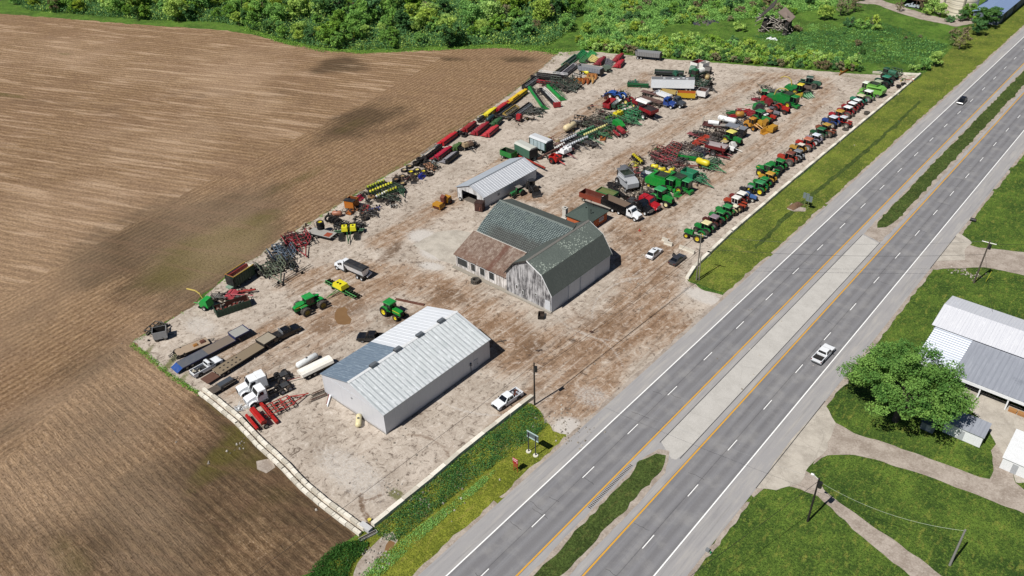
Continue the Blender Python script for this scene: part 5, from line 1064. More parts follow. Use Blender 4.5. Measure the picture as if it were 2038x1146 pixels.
def combine(par, body=G1, roof=None, rim=YJ, grey=False):
    c = PM(body, .4); m = MB(); m.prism([(-3.6, 1.3), (-3.2, .9), (1.2, .9), (1.4, 1.5), (1.4, 2.9), (-2.6, 2.9), (-3.6, 2.3)], -1.35, 1.35, c); m.build('body', par)
    m = MB(); m.tub(-1.6, 1.3, -1.3, 1.3, 2.92, 3.5, c, PM('2c3a30', .7), .06, .9, .9); m.build('grain_tank', par)
    m = MB(); m.cyl((.9, 1.45, 2.6), (-3.2, 1.65, 3.0), .2, c, 8); m.build('unloading_auger', par)
    cab(par, 1.45, 3.0, 1.7, 1.5, 3.1, body, roof or body); m = MB(); m.prism([(1.5, .8), (3.6, .25), (3.6, .9), (1.5, 1.45)], -.7, .7, c); m.build('feeder_house', par)
    for y in (-1, 1): wheel(par, 1.2, y*1.45, .9, .6, rim, grey=grey); wheel(par, -2.6, y*1.25, .55, .4, rim, grey=grey)
def forage_harvester(par, body=G1, roof=None, rim=YJ, spout='cbb45a'):
    c = PM(body, .4); m = MB(); m.prism([(-2.2, 1.0), (1.0, .9), (1.1, 1.9), (-1.6, 2.1), (-2.2, 1.8)], -1.1, 1.1, c); m.build('body', par); cab(par, 1.15, 2.5, 1.5, 1.3, 2.8, body, roof or body)
    m = MB(); pts = [(-.8, .2, 2.0), (-1.1, .2, 3.2), (-2.0, .2, 3.9), (-3.4, .2, 3.9), (-4.2, .2, 3.4)]
    for a, b in zip(pts, pts[1:]): m.cyl(a, b, .17, PM(spout, .5), 6)
    m.build('spout', par)
    for y in (-1, 1): wheel(par, 1.0, y*1.15, .85, .5, rim); wheel(par, -1.6, y*1.0, .5, .35, rim)
def loader(par, col='d09a2c', col2=None):
    c = PM(col, .5); m = MB(); m.box(-2.4, -.2, -.8, .8, .8, 1.7, c, .9, .9); m.box(-.1, 1.2, -.55, .55, .7, 1.3, c); m.build('body', par); cab(par, -.9, .3, 1.4, 1.5, 2.8, col2 or col, col2 or col)
    m = MB()
    for y in (-.5, .5): m.bar((.5, y, 1.6), (2.6, y, .9), .2, c); m.bar((2.6, y, .9), (3.2, y, .4), .2, c)
    a = m.build('loader_arm', par); m = MB(); m.prism([(3.0, .1), (4.1, .05), (3.5, .3), (3.2, 1.1), (3.0, 1.1)], -1.2, 1.2, c); m.build('bucket', a)
    for x in (.8, -1.5):
        for y in (-1, 1): wheel(par, x, y*.95, .68, .45, col)
def roller(par, col='cf9428', col2='7d3f2a'):
    c, d = PM(col, .5), PM(col2, .7); m = MB(); m.cyl((1.9, -1, .75), (1.9, 1, .75), .75, d, 18); m.build('drum', par); m = MB(); m.box(.8, 2.9, -1.15, -1.0, .5, 1.1, c); m.box(.8, 2.9, 1.0, 1.15, .5, 1.1, c); m.box(1.3, 2.9, -1.1, 1.1, 1.15, 1.75, c, .95, .95); m.build('front_frame', par)
    m = MB(); m.box(-2.4, -.5, -.9, .9, .8, 1.9, c, .9, .9); m.box(-.5, .7, -.4, .4, .6, 1.2, d); m.build('body', par); m = MB(); m.prism([(-.6, 1.2), (.3, 1.2), (.5, 2.4), (-.3, 2.9), (-.9, 2.3)], -.55, .55, d); m.build('hopper', par)
    for y in (-1, 1): wheel(par, -1.5, y*.95, .7, .45, col2)
def sprayer(par, col=G1, tank='e3e3dd', rim=YJ, boom='1f5d3a'):
    tractor_like = PM(col, .45); m = MB(); m.box(-2.6, 2.2, -.5, .5, 1.1, 1.4, tractor_like); m.build('frame', par); m = MB(); m.cyl((-2.0, 0, 2.1), (.4, 0, 2.1), .75, PM(tank, .4), 12); m.build('tank', par); cab(par, .7, 2.0, 1.5, 1.5, 2.9, col, col)
    for s in (-1, 1):
        m = MB()
        for k in range(6): m.bar((-2.6+k*.9, s*1.3, 1.6+.4*(k % 2)), (-1.7+k*.9, s*1.3, 2.0-.4*(k % 2)), .06, PM(boom, .5))
        m.bar((-2.6, s*1.3, 1.6), (2.8, s*1.3, 1.6), .08, PM(boom, .5)); m.bar((-2.6, s*1.3, 2.0), (2.8, s*1.3, 2.0), .08, PM(boom, .5)); m.build('boom', par)
    for x in (1.5, -1.6):
        for y in (-1, 1): wheel(par, x, y*1.0, .8, .32, rim)
def tank(par, col='d9cfa8', L=3, r=.6, legs=True, cart=False, z=.25):
    m = MB(); c = PM(col, .4); m.lathe([(.01, -L/2-.3*r), (r*.6, -L/2-.2*r), (r, -L/2+.15), (r, L/2-.15), (r*.6, L/2+.2*r), (.01, L/2+.3*r)], c, 14, 'x', (0, 0, z+r), False); m.build('tank_shell', par, True); m = MB(); m.cyl((0, 0, z+2*r-.05), (0, 0, z+2*r+.12), .18, PM('5a5c5e'), 8); m.build('cap', par)
    m = MB(); k = PM('54565a' if not cart else '2c2e31', .7)
    for x in (-L*.3, L*.3): m.box(x-.08, x+.08, -r*.7, r*.7, 0 if not cart else .3, z+r*.35, k)
    if cart: m.bar((-L/2, 0, .45), (L/2+1.5, 0, .45), .12, k)
    m.build('cradle', par)
    if cart:
        for y in (-r-.15, r+.15): wheel(par, -.1, y, .45, .25, 'c9b53a')
def baler(par, col=RD, w=2.0, rim='c8c4ba', L=3):
    c = PM(col, .45); m = MB(); m.prism([(-L/2, .6), (L*.3, .5), (L*.4, 1.3), (.1, 2.1), (-L*.4, 2.0)], -w/2, w/2, c); m.build('body', par); m = MB(); m.cyl((L*.45, -w*.5, .35), (L*.45, w*.5, .35), .22, BLK(), 8); m.bar((L*.4, 0, .7), (L*.4+1.8, 0, .5), .12, c); m.build('pickup_reel', par)
    for y in (-1, 1): wheel(par, -.3, y*(w/2+.15), .48, .3, rim)
def mower(par, col=RD, w=3.2, tongue=2.6, rim='c8c4ba'):
    c = PM(col, .45); m = MB(); m.prism([(-.9, .3), (.8, .25), (.9, .7), (.2, 1.05), (-.8, .95)], -w/2, w/2, c); m.build('cutter_housing', par); m = MB(); m.bar((-.2, -w*.3, 1.15), (tongue+.6, .4, .6), .16, c); m.bar((-.2, w*.4, 1.1), (-.2, -w*.4, 1.1), .14, c); m.build('tongue', par)
    for y in (-1, 1): wheel(par, -1.1, y*w*.4, .4, .24, rim)
def auger(par, col='a8331f', L=11, ang=14):
    c = PM(col, .5); h = math.tan(R(ang))*L; m = MB(); m.cyl((-L/2, 0, .35), (L/2, 0, .35+h), .2, c, 8); m.build('auger_tube', par); m = MB(); m.box(-L/2-.5, -L/2+.4, -.45, .45, .05, .6, c, 1.1, 1.1); m.build('intake_hopper', par)
    m = MB(); m.bar((-.2, -.9, .35), (1.6, 0, .35+h*.62), .09, c); m.bar((-.2, .9, .35), (1.6, 0, .35+h*.62), .09, c); m.bar((-.2, -1, .35), (-.2, 1, .35), .09, c); m.build('undercarriage', par)
    for y in (-1, 1): wheel(par, -.2, y*1.05, .36, .2)
def rake(par, col='a0483a'):
    c = PM(col, .6); m = MB(); m.bar((-1.5, -.8, .6), (-1.5, .8, .6), .1, c); m.bar((-1.5, 0, .6), (.6, 0, 1.2), .09, c); m.bar((.6, 0, 1.2), (3.4, .6, 1.5), .09, PM('3a3330')); m.bar((3.4, .6, 1.5), (3.5, .6, .6), .08, PM('3a3330')); m.build('frame', par)
    for y in (-.9, .9): wheel(par, -1.5, y, .4, .2, '8b8880')
def black_rack(par, L=6, col='1c1d20'):
    c = PM(col, .6); m = MB()
    for y in (-.6, .6): m.bar((-L/2, y, .55), (L/2, y, .55), .1, c)
    m.bar((-L/2, 0, .6), (L/2+1.5, 0, .5), .12, c)
    for x in np.linspace(-L*.4, L*.4, 4): m.bar((x, -.7, .55), (x, .7, .55), .09, c); m.bar((x, -.7, .55), (x, -.7, 1.1), .08, c)
    m.build('rack_frame', par)
    for x in (-L*.3, L*.3):
        for y in (-.75, .75): wheel(par, x, y, .34, .2, '55575a')
def tyre_stack(par, n=1, r=.8, w=.5, rim=None, rimtop=False, grey=False):
    for k in range(n):
        t = link('tyre', tyre_mesh(r, w, .55, grey), par, (random.uniform(-.04, .04), random.uniform(-.04, .04), w/2+k*w), (R(90), 0, k*.3))
        if rim and (not rimtop or k == n-1): link('rim', rim_mesh(r, w, rim), t)
def tyre_upright(par, r=.85, w=.45, rim=None): 
    t = link('tyre', tyre_mesh(r, w), par, (0, 0, r), (0, 0, 0)); rim and link('rim', rim_mesh(r, w, rim), t)
def attachment(par, col='2b5fae', w=1.6, kind='blade', col2='2c2e31'):
    c = PM(col, .5); d = PM(col2, .7); m = MB()
    if kind == 'blade': m.prism([(.5, 0), (.62, 0), (.5, .35), (.6, .75), (.48, .75), (.36, .35)], -w/2, w/2, c); m.build('blade', par); m = MB(); m.bar((-.8, 0, .35), (.4, 0, .35), .14, c); m.bar((-.8, -.4, .3), (-.2, 0, .4), .1, c); m.bar((-.8, .4, .3), (-.2, 0, .4), .1, c); m.bar((-.7, 0, .3), (-.7, 0, .9), .09, c); m.build('hitch_frame', par)
    elif kind == 'deck': m.box(-.7, .7, -w/2, w/2, .15, .45, c, .9, .92); m.build('deck', par); m = MB(); m.cyl((0, 0, .45), (0, 0, .7), .16, d, 8); m.bar((.5, -.35, .45), (1.1, 0, .9), .08, d); m.bar((.5, .35, .45), (1.1, 0, .9), .08, d); m.build('gearbox', par)
    elif kind == 'plow':
        m.bar((-1.2, -.4, .7), (1.1, .4, .7), .14, c); m.bar((1.1, .4, .7), (1.3, -.2, .9), .1, c); m.build('beam', par); m = MB()
        for k in range(4): x = -1.1+k*.6; m.prism([(x, .7), (x+.1, .7), (x+.35, .1), (x+.05, .02)], -.3+k*.2-.12, -.3+k*.2+.16, d)
        m.build('plough_bottoms', par)
    elif kind == 'bucket': m.prism([(-.5, .1), (.6, .05), (.2, .3), (-.1, .85), (-.5, .85)], -w/2, w/2, c); m.build('bucket_shell', par); m = MB(); m.box(-.62, -.5, -w*.3, w*.3, .3, .8, d); m.build('bracket', par)
    elif kind == 'crate': m.tub(-.6, .6, -w/2, w/2, .1, .8, c, d, .06); m.build('bin', par); m = MB(); m.box(-.5, .5, -w*.4, -w*.25, 0, .1, d); m.box(-.5, .5, w*.25, w*.4, 0, .1, d); m.build('skids', par)
def scrap(par, cols, n=14, sx=1.6, sy=1.1, seed=1, hz=.9):
    rr = random.Random(seed)
    for ci, cc in enumerate(cols):
        m = MB(); c = PM(cc, .7, 0, .5)
        for k in range(max(2, n//len(cols))):
            x, y = rr.uniform(-sx, sx), rr.uniform(-sy, sy); z = rr.uniform(.08, hz)
            if rr.random() < .6: a = rr.uniform(0, 6.3); L = rr.uniform(.4, 1.1); e = rr.uniform(-.2, .35); m.bar((x-math.cos(a)*L, y-math.sin(a)*L, max(.05, z-e)), (x+math.cos(a)*L, y+math.sin(a)*L, max(.05, z+e)), rr.uniform(.06, .12), c)
            else: m.box(x-.3, x+.3, y-.2, y+.2, 0, z, c, rr.uniform(.5, .9), rr.uniform(.5, .9), rr.uniform(0, 3))
        m.build(['pipe_pieces', 'plate_pieces', 'frame_pieces', 'bracket_pieces'][ci % 4], par)
def dumpster(par, col='1d4634', L=7, w=2.5, h=1.6, inner='6d3b30', fill=True):
    m = MB(); c = PM(col, .5); m.tub(-L/2, L/2, -w/2, w/2, .12, h, c, PM(inner, .8), .1)
    for k in range(11):
        x = -L/2+.3+k*(L-.6)/10
        for y in (-w/2-.06, w/2+.0): m.box(x-.05, x+.05, y, y+.06, .15, h-.1, c)
    m.build('box', par); m = MB(); m.box(-L/2, L/2, -.9, -.7, 0, .12, BLK()); m.box(-L/2, L/2, .7, .9, 0, .12, BLK()); m.build('skids', par)
    if fill:
        rr = random.Random(9); 
        for q, cc in enumerate(('8b3a30', 'a09484', '4c4038', '6d6a64')):
            m = MB()
            for k in range(9): x, y = rr.uniform(-L*.42, L*.42), rr.uniform(-w*.3, w*.3); m.box(x-.4, x+.4, y-.18, y+.18, .25, rr.uniform(.7, h-.1), PM(cc, .85), .6, .7, rr.uniform(0, 3)); 
            m.build('scrap_load', par)
def high_box(par, L=6.0, w=2.5, h=3.2, side='16432f', rimc='c9a63a'):
    m = MB(); m.tub(-L/2, L/2, -w/2, w/2, .7, h, PM(side, .5), PM('d5cdbd', .8), .12, .98, .92); b = m.build('box', par)
    m = MB(); c = PM(rimc, .5)
    m.box(-L/2, L/2, -w/2-.03, -w/2+.13, h+.004, h+.12, c); m.box(-L/2, L/2, w/2-.13, w/2+.03, h+.004, h+.12, c); m.box(-L/2-.03, -L/2+.13, -w/2, w/2, h+.125, h+.2, PM('b9774a', .5)); m.build('top_rail', b)
    m = MB(); m.box(-L/2+.1, L/2-.1, w*.2, w*.28, h-.9, h-.1, PM('9c2a2e', .6)); m.build('inner_panel', b)
    m = MB(); m.box(-L/2-.2, -L/2, -w/2+.1, w/2-.1, .9, h-.3, PM('1a1d1f', .6)); m.box(-L/2-.9, -L/2, -.8, .8, .5, .8, PM('8fae97', .6)); m.build('tailgate', par)
    m = MB()
    for k in range(9):
        x = -L/2+.3+k*(L-.6)/8
        for y in (-1, 1): m.bar((x, y*w*.468, .8), (x, y*w*.505, h-.05), .09, PM(side, .5))
    m.build('side_ribs', par)
    for x in (-L*.3, L*.25):
        for y in (-.85, .85): wheel(par, x, y, .42, .3)
def tender_truck(par):
    semi(par, 'd9dcdf', False, rear=False, rail=6.2, axles=2); m = MB(); m.tub(-6.2, -.7, -1.2, 1.2, 1.0, 2.6, PM('eef0f2', .35), PM('77797c'), .08, .9, .5); m.build('hopper_box', par)
    m = MB(); m.prism([(-1.22, 2.6), (1.22, 2.6), (.75, 2.95), (-.75, 2.95)], -6.25, -.65, PM('26292f', .7), axis='x'); m.build('tarp', par); m = MB(); m.cyl((-6.3, -1.35, 1.1), (-1.4, -1.5, 1.75), .17, TRIM, 10); m.cyl((-6.3, 0, .7), (-6.3, -1.35, 1.1), .2, TRIM, 8); m.build('unloading_auger', par)
    m = MB(); m.box(1.6, 2.86, -.88, -.5, .7, 1.2, PM('253a78', .3)); m.build('blue_fender_panel', par)
def canopy_machine(par):
    m = MB(); c = PM('8b9099', .5)
    m.box(-3.2, -.1, -1.2, 1.2, 2.4, 2.52, c); m.box(.3, 2.0, -1.1, 1.1, 2.4, 2.52, c); o = m.build('canopy', par); m = MB(); k = PM('1d2026', .6); m.box(-3, 1.8, -.8, .8, .7, 1.3, k); m.box(.4, 1.8, -.9, .9, 1.3, 2.2, k)
    for x in (-3, -.3, .5, 1.8):
        for y in (-1, 1): m.bar((x, y, .9), (x, y, 2.4), .08, k)
    m.build('frame', par)
    for x in (-2.3, 1.2):
        for y in (-1, 1): wheel(par, x, y*.95, .55, .35, '3a3c40')
def white_platform(par):
    m = MB(); c = PM('cfc9b8', .6); m.box(-2.4, 2.4, -1.4, 1.4, .6, .75, PM('5e2d2a', .7)); m.build('deck', par); m = MB()
    for x in np.linspace(-2.4, 2.4, 6): m.bar((x, 1.4, .75), (x, 1.4, 2.2), .07, c)
    for y in np.linspace(-1.4, 1.4, 4): m.bar((-2.4, y, .75), (-2.4, y, 2.2), .07, c)
    for z in (1.5, 2.2): m.bar((-2.4, 1.4, z), (2.4, 1.4, z), .07, c); m.bar((-2.4, -1.4, z), (-2.4, 1.4, z), .07, c)
    m.build('railing', par); m = MB(); m.cyl((-1.0, -.4, 1.35), (1.6, -.4, 1.35), .55, TRIM, 12); m.build('tank', par)
    for x in (-1.5, 1.5):
        for y in (-1.2, 1.2): wheel(par, x, y, .4, .22)

# ------------------------------------------------------------------ placing machines
SCL = {'machines in the row beside the highway tractors': 1.14, 'machines in the row behind the gable shed': 1.22, 'machines along the field edge': 1.15, 'combine headers along the field edge': 1.25, 'tractors parked side by side in the highway row': 1.06}
def put(name, label, cat, px, py, h, deg, group, fn, *a, **k):
    p = W(px, py, h); t = thing(name, label, cat, (p.x, p.y, LZ), R(deg), group); fn(t, *a, **k); s = SCL.get(group, 1); t.scale = (s, s, s)
    if group in (M2, M3, M4) and fn in (tillage, planter, mower, attachment, baler, auger, black_rack, tank, drill, grain_head, box_wagon): linkage(t, px+py)
    return t
def put2(name, label, cat, p1, p2, h, group, fn, *a, off=0, **k):
    'p1 rear pixel, p2 front pixel of the long axis'
    A, B = W(*p1, h), W(*p2, h); d = B-A; c = (A+B)/2; t = thing(name, label, cat, (c.x, c.y, LZ), math.atan2(d.y, d.x)+R(off), group)
    if 'L' in k and k['L'] == 'auto': k['L'] = d.length
    if group in SCL and 'L' in k: k['L'] /= SCL[group]
    fn(t, *a, **k); s = 1.13 if fn is semi else SCL.get(group, 1)
    if s != 1: t.scale = (s, s, s)
    return t
M2 = 'machines in the row beside the highway tractors'; M3 = 'machines in the row behind the gable shed'; M4 = 'machines along the field edge'
HR = 'tractors parked side by side in the highway row'
T = 'farm_tractor'
def tr(px, py, h, deg, label, fn=tractor, **k): put(T, label, 'tractor', px, py, h, deg, HR, fn, **k)
tr(1383, 463, 1.6, 183, 'green open-station tractor with yellow rims, nearest one in the highway row', ctype='open', s=1.05, grey=False)
tr(1402, 446, 2.2, 178, 'green tractor with long cream cab roof, second in the highway row', roof='d8cf9c', rim='5a5c50', s=1.0)
tr(1418, 434, 2.2, 178, 'maroon tractor with faded mauve roof, between green tractors in the highway row', body='5b2a24', roof='a08e98', rim='8b8a86')
tr(1431, 424, 2.2, 180, 'green tractor with rounded green roof and big yellow rear rims beside maroon tractor', rim=YJ, s=1.0, dual=True)
tr(1444, 413, 2.2, 178, 'green cab tractor with pale rims, just before the cream and orange ones', rim='c9c48a', roof='3a9a58')
tr(1459, 411, 1.8, 178, 'small cream-roofed tractor squeezed beside the green cab tractor', body='c9bd8a', roof='ddd6bd', rim='d9d0a0', s=.8, ctype='rops')
tr(1466, 398, 2.2, 178, 'orange-red articulated tractor with white cab and rusty rims', tractor4, body='b5472c', roof='dcdad4', cabcol='d9d4cc', rim='8a4a38', s=.9)
tr(1472, 388, 2.2, 178, 'dark red tractor with tall white cab behind the orange articulated one', body='7e2620', roof='dad8d2', rim='c9c4b8', s=1.05)
tr(1492, 388, 1.3, 358, 'small light blue tractor without cab beside the dark red white-cab tractor', body='4f78b5', ctype='open', rim='c9c6bb', s=.85)
tr(1488, 373, 1.8, 178, 'small dark tractor with grey roof and yellow rims', body='2a2c32', roof='8f949c', rim='c9c02c', s=.85, ctype='rops')
tr(1509, 367, 2.2, 178, 'green tractor with flat green roof and large bright yellow rims', rim='e0cf2e', roof='3a9a5c', s=1.08, dual=False)
tr(1518, 358, 2.2, 178, 'green cab tractor with yellow duals before the yellow industrial tractor', rim='d4c63a', dual=True)
tr(1529, 349, 2.1, 178, 'mustard yellow industrial tractor with yellow roof', body='cf9a32', roof='d9a83a', rim='cfb24a', s=1.02)
tr(1531, 331, 2.6, 176, 'large green articulated tractor with dual dark tyres and boxy hood', tractor4, rim='d9c92f', dual=True, s=.95, stripe=YJ)
tr(1549, 323, 2.2, 176, 'green tractor with dark exhausts between big green and orange-red tractors', rim='5c6136', s=1.05, dual=True)
tr(1568, 309, 2.3, 176, 'orange-red tractor with rusty brown roof and large bare grey tyres', body='b9402a', roof='8a5040', rim='8a8680', s=1.15, grey=True)
tr(1585, 303, 2.2, 176, 'light grey tractor with dark cab behind the orange-red one', body='a9adb2', roof='8f949a', rim='9a9894', s=1.0)
tr(1589, 293, 1.6, 176, 'yellow loader tractor with cream cowling beside the grey tractor', body='c99c40', ctype='rops', roof='d5cfc2', rim='c58a4a', s=1.0)
tr(1604, 281, 2.3, 176, 'bright red tractor with salmon roof and pale dusty tyres', body='bb2f24', roof='cd7a5c', rim='b9b9b9', s=1.15, grey=True)
tr(1621, 271, 2.2, 176, 'white and violet tractor with small white roof in the highway row', body='9a93a8', roof='cdd3dc', rim='c9c9c9')
tr(1631, 259, 2.3, 176, 'dark green tractor with rounded roof and grey tyres next to violet tractor', body='1f5c38', roof='2a7a48', rim='b9b5ac', grey=True, s=1.05)
tr(1646, 252, 2.4, 166, 'rusty brown articulated tractor with mustard roof', tractor4, body='8a4b34', roof='cba345', rim='b09a8a', s=.95, grey=True)
tr(1655, 236, 2.4, 172, 'royal blue tractor with white roof in the highway row', body='2c4d94', roof='c9cfd8', rim='b5b0a8', s=1.12)
tr(1680, 235, 2.4, 172, 'red tractor with white-edged cab and red rear deck', tractor4, body='b82d28', roof='c9cdd2', rim='c2b8ac', s=.85, grey=True)
tr(1668, 224, 2.4, 172, 'red tractor with mustard yellow roof', body='b3232f', roof='d2a545', rim='6d5a52', s=1.1)
tr(1684, 216, 2.4, 172, 'red tractor with square white cab, first of three alike', body='a32730', roof='e0e2e4', rim='b79c92', s=1.1, grey=True)
tr(1693, 208, 2.4, 172, 'red tractor with square white cab, middle of three alike', body='a0262c', roof='dfe1e3', rim='a3242c', s=1.1, grey=True)
tr(1703, 201, 2.4, 172, 'faded red tractor with square white cab, farthest of three alike', body='953638', roof='d6d9db', rim='6b5a56', s=1.05)
tr(1710, 193, 2.4, 172, 'teal tractor with cream cab of three dark windows', body='2f8f70', roof='cfc9a8', rim='4c504c', s=1.1)
tr(1725, 185, 2.4, 172, 'white and lime green tractor in the highway row', body='5fae46', roof='dfe3dc', rim='b0aeb0', s=1.15, grey=True)
put('forage_harvester', 'large lime green harvester with white cab near far end of highway row', 'harvester', 1737, 176, 2.0, 172, HR, combine, body='86c95a', roof='d9dfd0', rim='8d8a86', grey=True)
tr(1745, 165, 2.3, 172, 'dark green tractor with pale cream roof near far end of highway row', body='1c5a3c', roof='b5bfa0', rim='3a4038', s=1.1)
tr(1760, 157, 2.4, 172, 'dark green tractor with large teal roof near far end of highway row', body='1d4a38', roof='2c9070', rim='2f3a34', s=1.2, dual=True)
put('field_sprayer', 'tall dark green sprayer with folded booms at far end of highway row', 'sprayer', 1771, 147, 1.6, 172, HR, sprayer, col='1f5a40', tank='2c6a50', rim='3a3d3a')
put('tillage_tool', 'dark green folded cultivator behind the far sprayer in the lot corner', 'cultivator', 1778, 144, 1.2, 172, None, tillage, '22503c', 4, 5)

for i, (px, py, n, r, lab) in enumerate([(1725, 226, 2, .8, 'pair of grey tyres stacked beside the highway wall'), (1683, 257, 1, .85, 'grey tyre lying by the highway wall near rusty articulated tractor'), (1676, 248, 1, .8, 'dusty tyre leaning by the red deck, highway wall')]):
    put('tyre_stack', lab, 'tyres', px, py, .3, 0, None, tyre_stack, n, r, .45, None, False, True)
put('black_container', 'black open bin, left of the pair by the far corner wall', 'bin', 1789, 171, .6, 30, 'black bins by the far wall', attachment, '17181c', 1.8, 'crate')
put('black_container', 'black open bin, right of the pair by the far corner wall', 'bin', 1799, 167, .6, 40, 'black bins by the far wall', attachment, '1c1d22', 1.6, 'crate')
put('scrap_heap', 'colourful heap of red and yellow barrels in the far right lot corner', 'scrap heap', 1806, 157, .5, 30, None, scrap, ['b59a3c', 'a33a30', 'd0c9a8', '4f6a3c'], 26, 2.6, 1.6, 3)
put('scrap_heap', 'scattered boulders and broken slabs between the far wall and lime harvester', 'scrap heap', 1768, 185, .3, 40, None, scrap, ['b5ac94', '8f8a6c'], 14, 3.5, 1.2, 4, .5)
put('blade_beam', 'long low orange blade lying by the hedge at the lot rear', 'blade', 1677, 143, .3, -5, None, attachment, 'c97f28', 6.5, 'blade')

# --- second row from the highway (middle right)
M2 = 'machines in the row beside the highway tractors'
def p2(name, cat, px, py, h, deg, label, fn, *a, **k): put(name, label, cat, px, py, h, deg+22 if 300 <= deg <= 346 else deg, M2, fn, *a, **k)
p2(T, 'tractor', 1610, 161, 2.2, 15, 'large grey-green articulated tractor at far end of the second row', tractor4, body='3d6a52', roof='3f5f50', rim='4a4f4a', s=1.0, grey=True)
p2(T, 'tractor', 1598, 172, 1.8, 15, 'rusty grey stripped tractor in front of the grey-green articulated one', tractor, body='7b6a60', ctype='open', rim='6c5f58', s=1.1)
p2('forage_harvester', 'harvester', 1580, 174, 1.8, 0, 'green forage harvester with yellow cab roof and curved spout', forage_harvester, G1, 'ddc92f', YJ)
p2('harvester_head', 'header', 1592, 190, .5, -20, 'yellow harvester head on the gravel right of the green forage harvester', attachment, 'cfb43c', 2.6, 'bucket')
p2('harvester_head', 'header', 1608, 191, .5, -20, 'dark green snouted head beside the yellow one', corn_head, 2.2, '2c5a3c', 3, '3b8a50')
p2('plastic_barrel', 'barrel', 1629, 167, .4, 0, 'faded orange barrel beside the grey-green articulated tractor', attachment, 'cf9270', 1.0, 'crate')
p2('combine', 'combine', 1567, 199, 1.8, 330, 'green combine with open body and yellow rims in the second row', combine, G1, None, YJ)
p2('grain_auger', 'auger', 1529, 175, .7, 160, 'dark green implement with long thin tongue pointing left', black_rack, 6, '2b3d2f')
p2('small_implement', 'implement', 1513, 184, .5, 120, 'cream and yellow small implement left of the dark rack', attachment, 'cbb065', 1.6, 'plow')
p2('small_implement', 'implement', 1504, 196, .5, 150, 'magenta-red small implement below the cream one', attachment, '9b2f45', 2.2, 'deck')
p2('feed_blower', 'blower', 1522, 201, .8, 60, 'bright red round blower with cream spout', baler, 'c0262a', 1.3, 'd9b9a0', 2)
p2('forage_chopper', 'chopper', 1534, 194, 1.2, 200, 'green pull chopper with curved yellow spout beside the red blower', forage_harvester, '2f8a4c')
p2('pull_mower', 'mower', 1505, 211, .7, 200, 'green hay mower with angled tongue in the second row', mower, G2, 3, 2.2)
p2('pull_mower', 'mower', 1484, 222, .7, 160, 'red hay mower left of the green one', mower, RD, 2.8, 2.4)
p2('pull_mower', 'mower', 1456, 226, .5, 150, 'flat green haybine with pointed front above the red one', mower, '2a7440', 2.4, 1.4)
p2('pull_mower', 'mower', 1457, 234, .5, 150, 'small red pointed machine beside the white long tank', mower, 'a2232a', 2.0, 1.4)
p2('fertiliser_tank', 'tank', 1472, 231, .6, 40, 'orange rounded tank between red and yellow machines', tank, 'c08a3c', 1.8, .8)
p2(T, 'tractor', 1539, 219, 1.8, 340, 'small grey tractor between two red tractors in the second row', tractor, body='8f8d96', ctype='rops', roof='6f6c72', rim='6a6468', s=.85)
p2(T, 'tractor', 1556, 212, 1.8, 330, 'scarlet tractor beside the green combine', tractor, body='bf2a22', ctype='open', rim='6a4a44', s=1.05)
p2(T, 'tractor', 1533, 224, 2.2, 330, 'small scarlet tractor with salmon roof', tractor, body='bb3526', roof='c77c66', rim='5c4b48', s=.85)
p2(T, 'tractor', 1524, 231, 2.2, 330, 'dark crimson tractor with flat white roof', tractor, body='93222e', roof='dfe0df', rim='6a3a3c', s=.9)
p2(T, 'tractor', 1516, 231, 2.2, 330, 'green tractor with large dark green rounded roof in the second row', tractor, body='2d9048', roof='2a8a50', rim='2a3a2e', s=1.2)
p2('wheel_loader', 'loader', 1499, 249, 1.3, 330, 'mustard orange loader with open frame arms', loader, 'd0922f')
p2('garden_tractor', 'tractor', 1523, 254, .7, 330, 'small yellow industrial machine in front of the orange loader', roller, 'cf9a2e', 'b9892e') 
p2('canopy_machine', 'harvester', 1470, 258, 2.0, 340, 'machine with two flat grey canopies and black chassis', canopy_machine)
p2('tank_trailer', 'tank', 1447, 239, 1.5, 340, 'long white cylindrical tank on a dark trailer', tank, 'dfe2e4', 4.6, .7, True, True, .8)
p2('platform_wagon', 'wagon', 1418, 246, 1.0, 20, 'white railed platform wagon with white tank and red deck', white_platform)
p2('flat_wagon', 'wagon', 1434, 250, .8, 30, 'small pale grey flat wagon in front of the railed platform', flatbed, 3.6, 1.6, .9, 'a79f97')
p2('disc_harrow', 'harrow', 1396, 268, .6, 340, 'black disc harrow with upright gangs left of the canopies', tillage, '2b2a29', 3, 3.4, True, True)
p2('pull_mower', 'mower', 1397, 278, .7, 335, 'orange-red mower conditioner with angular housing', mower, 'c2452f', 5, 2.4)
p2(T, 'tractor', 1459, 270, 2.4, 330, 'green tractor with pale yellow roof and yellow rear rims mid row', tractor, body='22803c', roof='d8cf6a', rim='d9c72f', s=1.15)
p2(T, 'tractor', 1446, 290, 1.8, 335, 'white and tan open tractor beside the dark red grain cart', tractor, body='dfdfdd', ctype='rops', roof='c9b285', rim='8a8884', s=1.0)
p2('dark_implement', 'implement', 1432, 271, .6, 340, 'black ridger with tall discs between red mower and green tractor', tillage, '3a2a28', 2.2, 2.6, True, True, 1)
p2('grain_cart', 'grain cart', 1426, 295, 1.7, 345, 'dark red long grain cart with pale inner panel', hopper_cart, '7e2026', '8b8b8b', 5, 2.6, 2.4, None, True, 'b8aeb0')
p2('red_ramp', 'auger', 1430, 311, .3, 335, 'low dark red auger lying before the grain cart', auger, '7b2428', 6, 3)
p2('small_implement', 'implement', 1402, 303, .6, 340, 'dark blue and black implement left of the dark red grain cart', attachment, '232b4a', 2.6, 'deck', '2b2c30')
p2('field_cultivator', 'cultivator', 1331, 299, .9, 350, 'red and green cultivator with rusty teeth, top of the tangle', tillage, '8b2f2c', 3.6, 6, True, False, 2, True, 3)
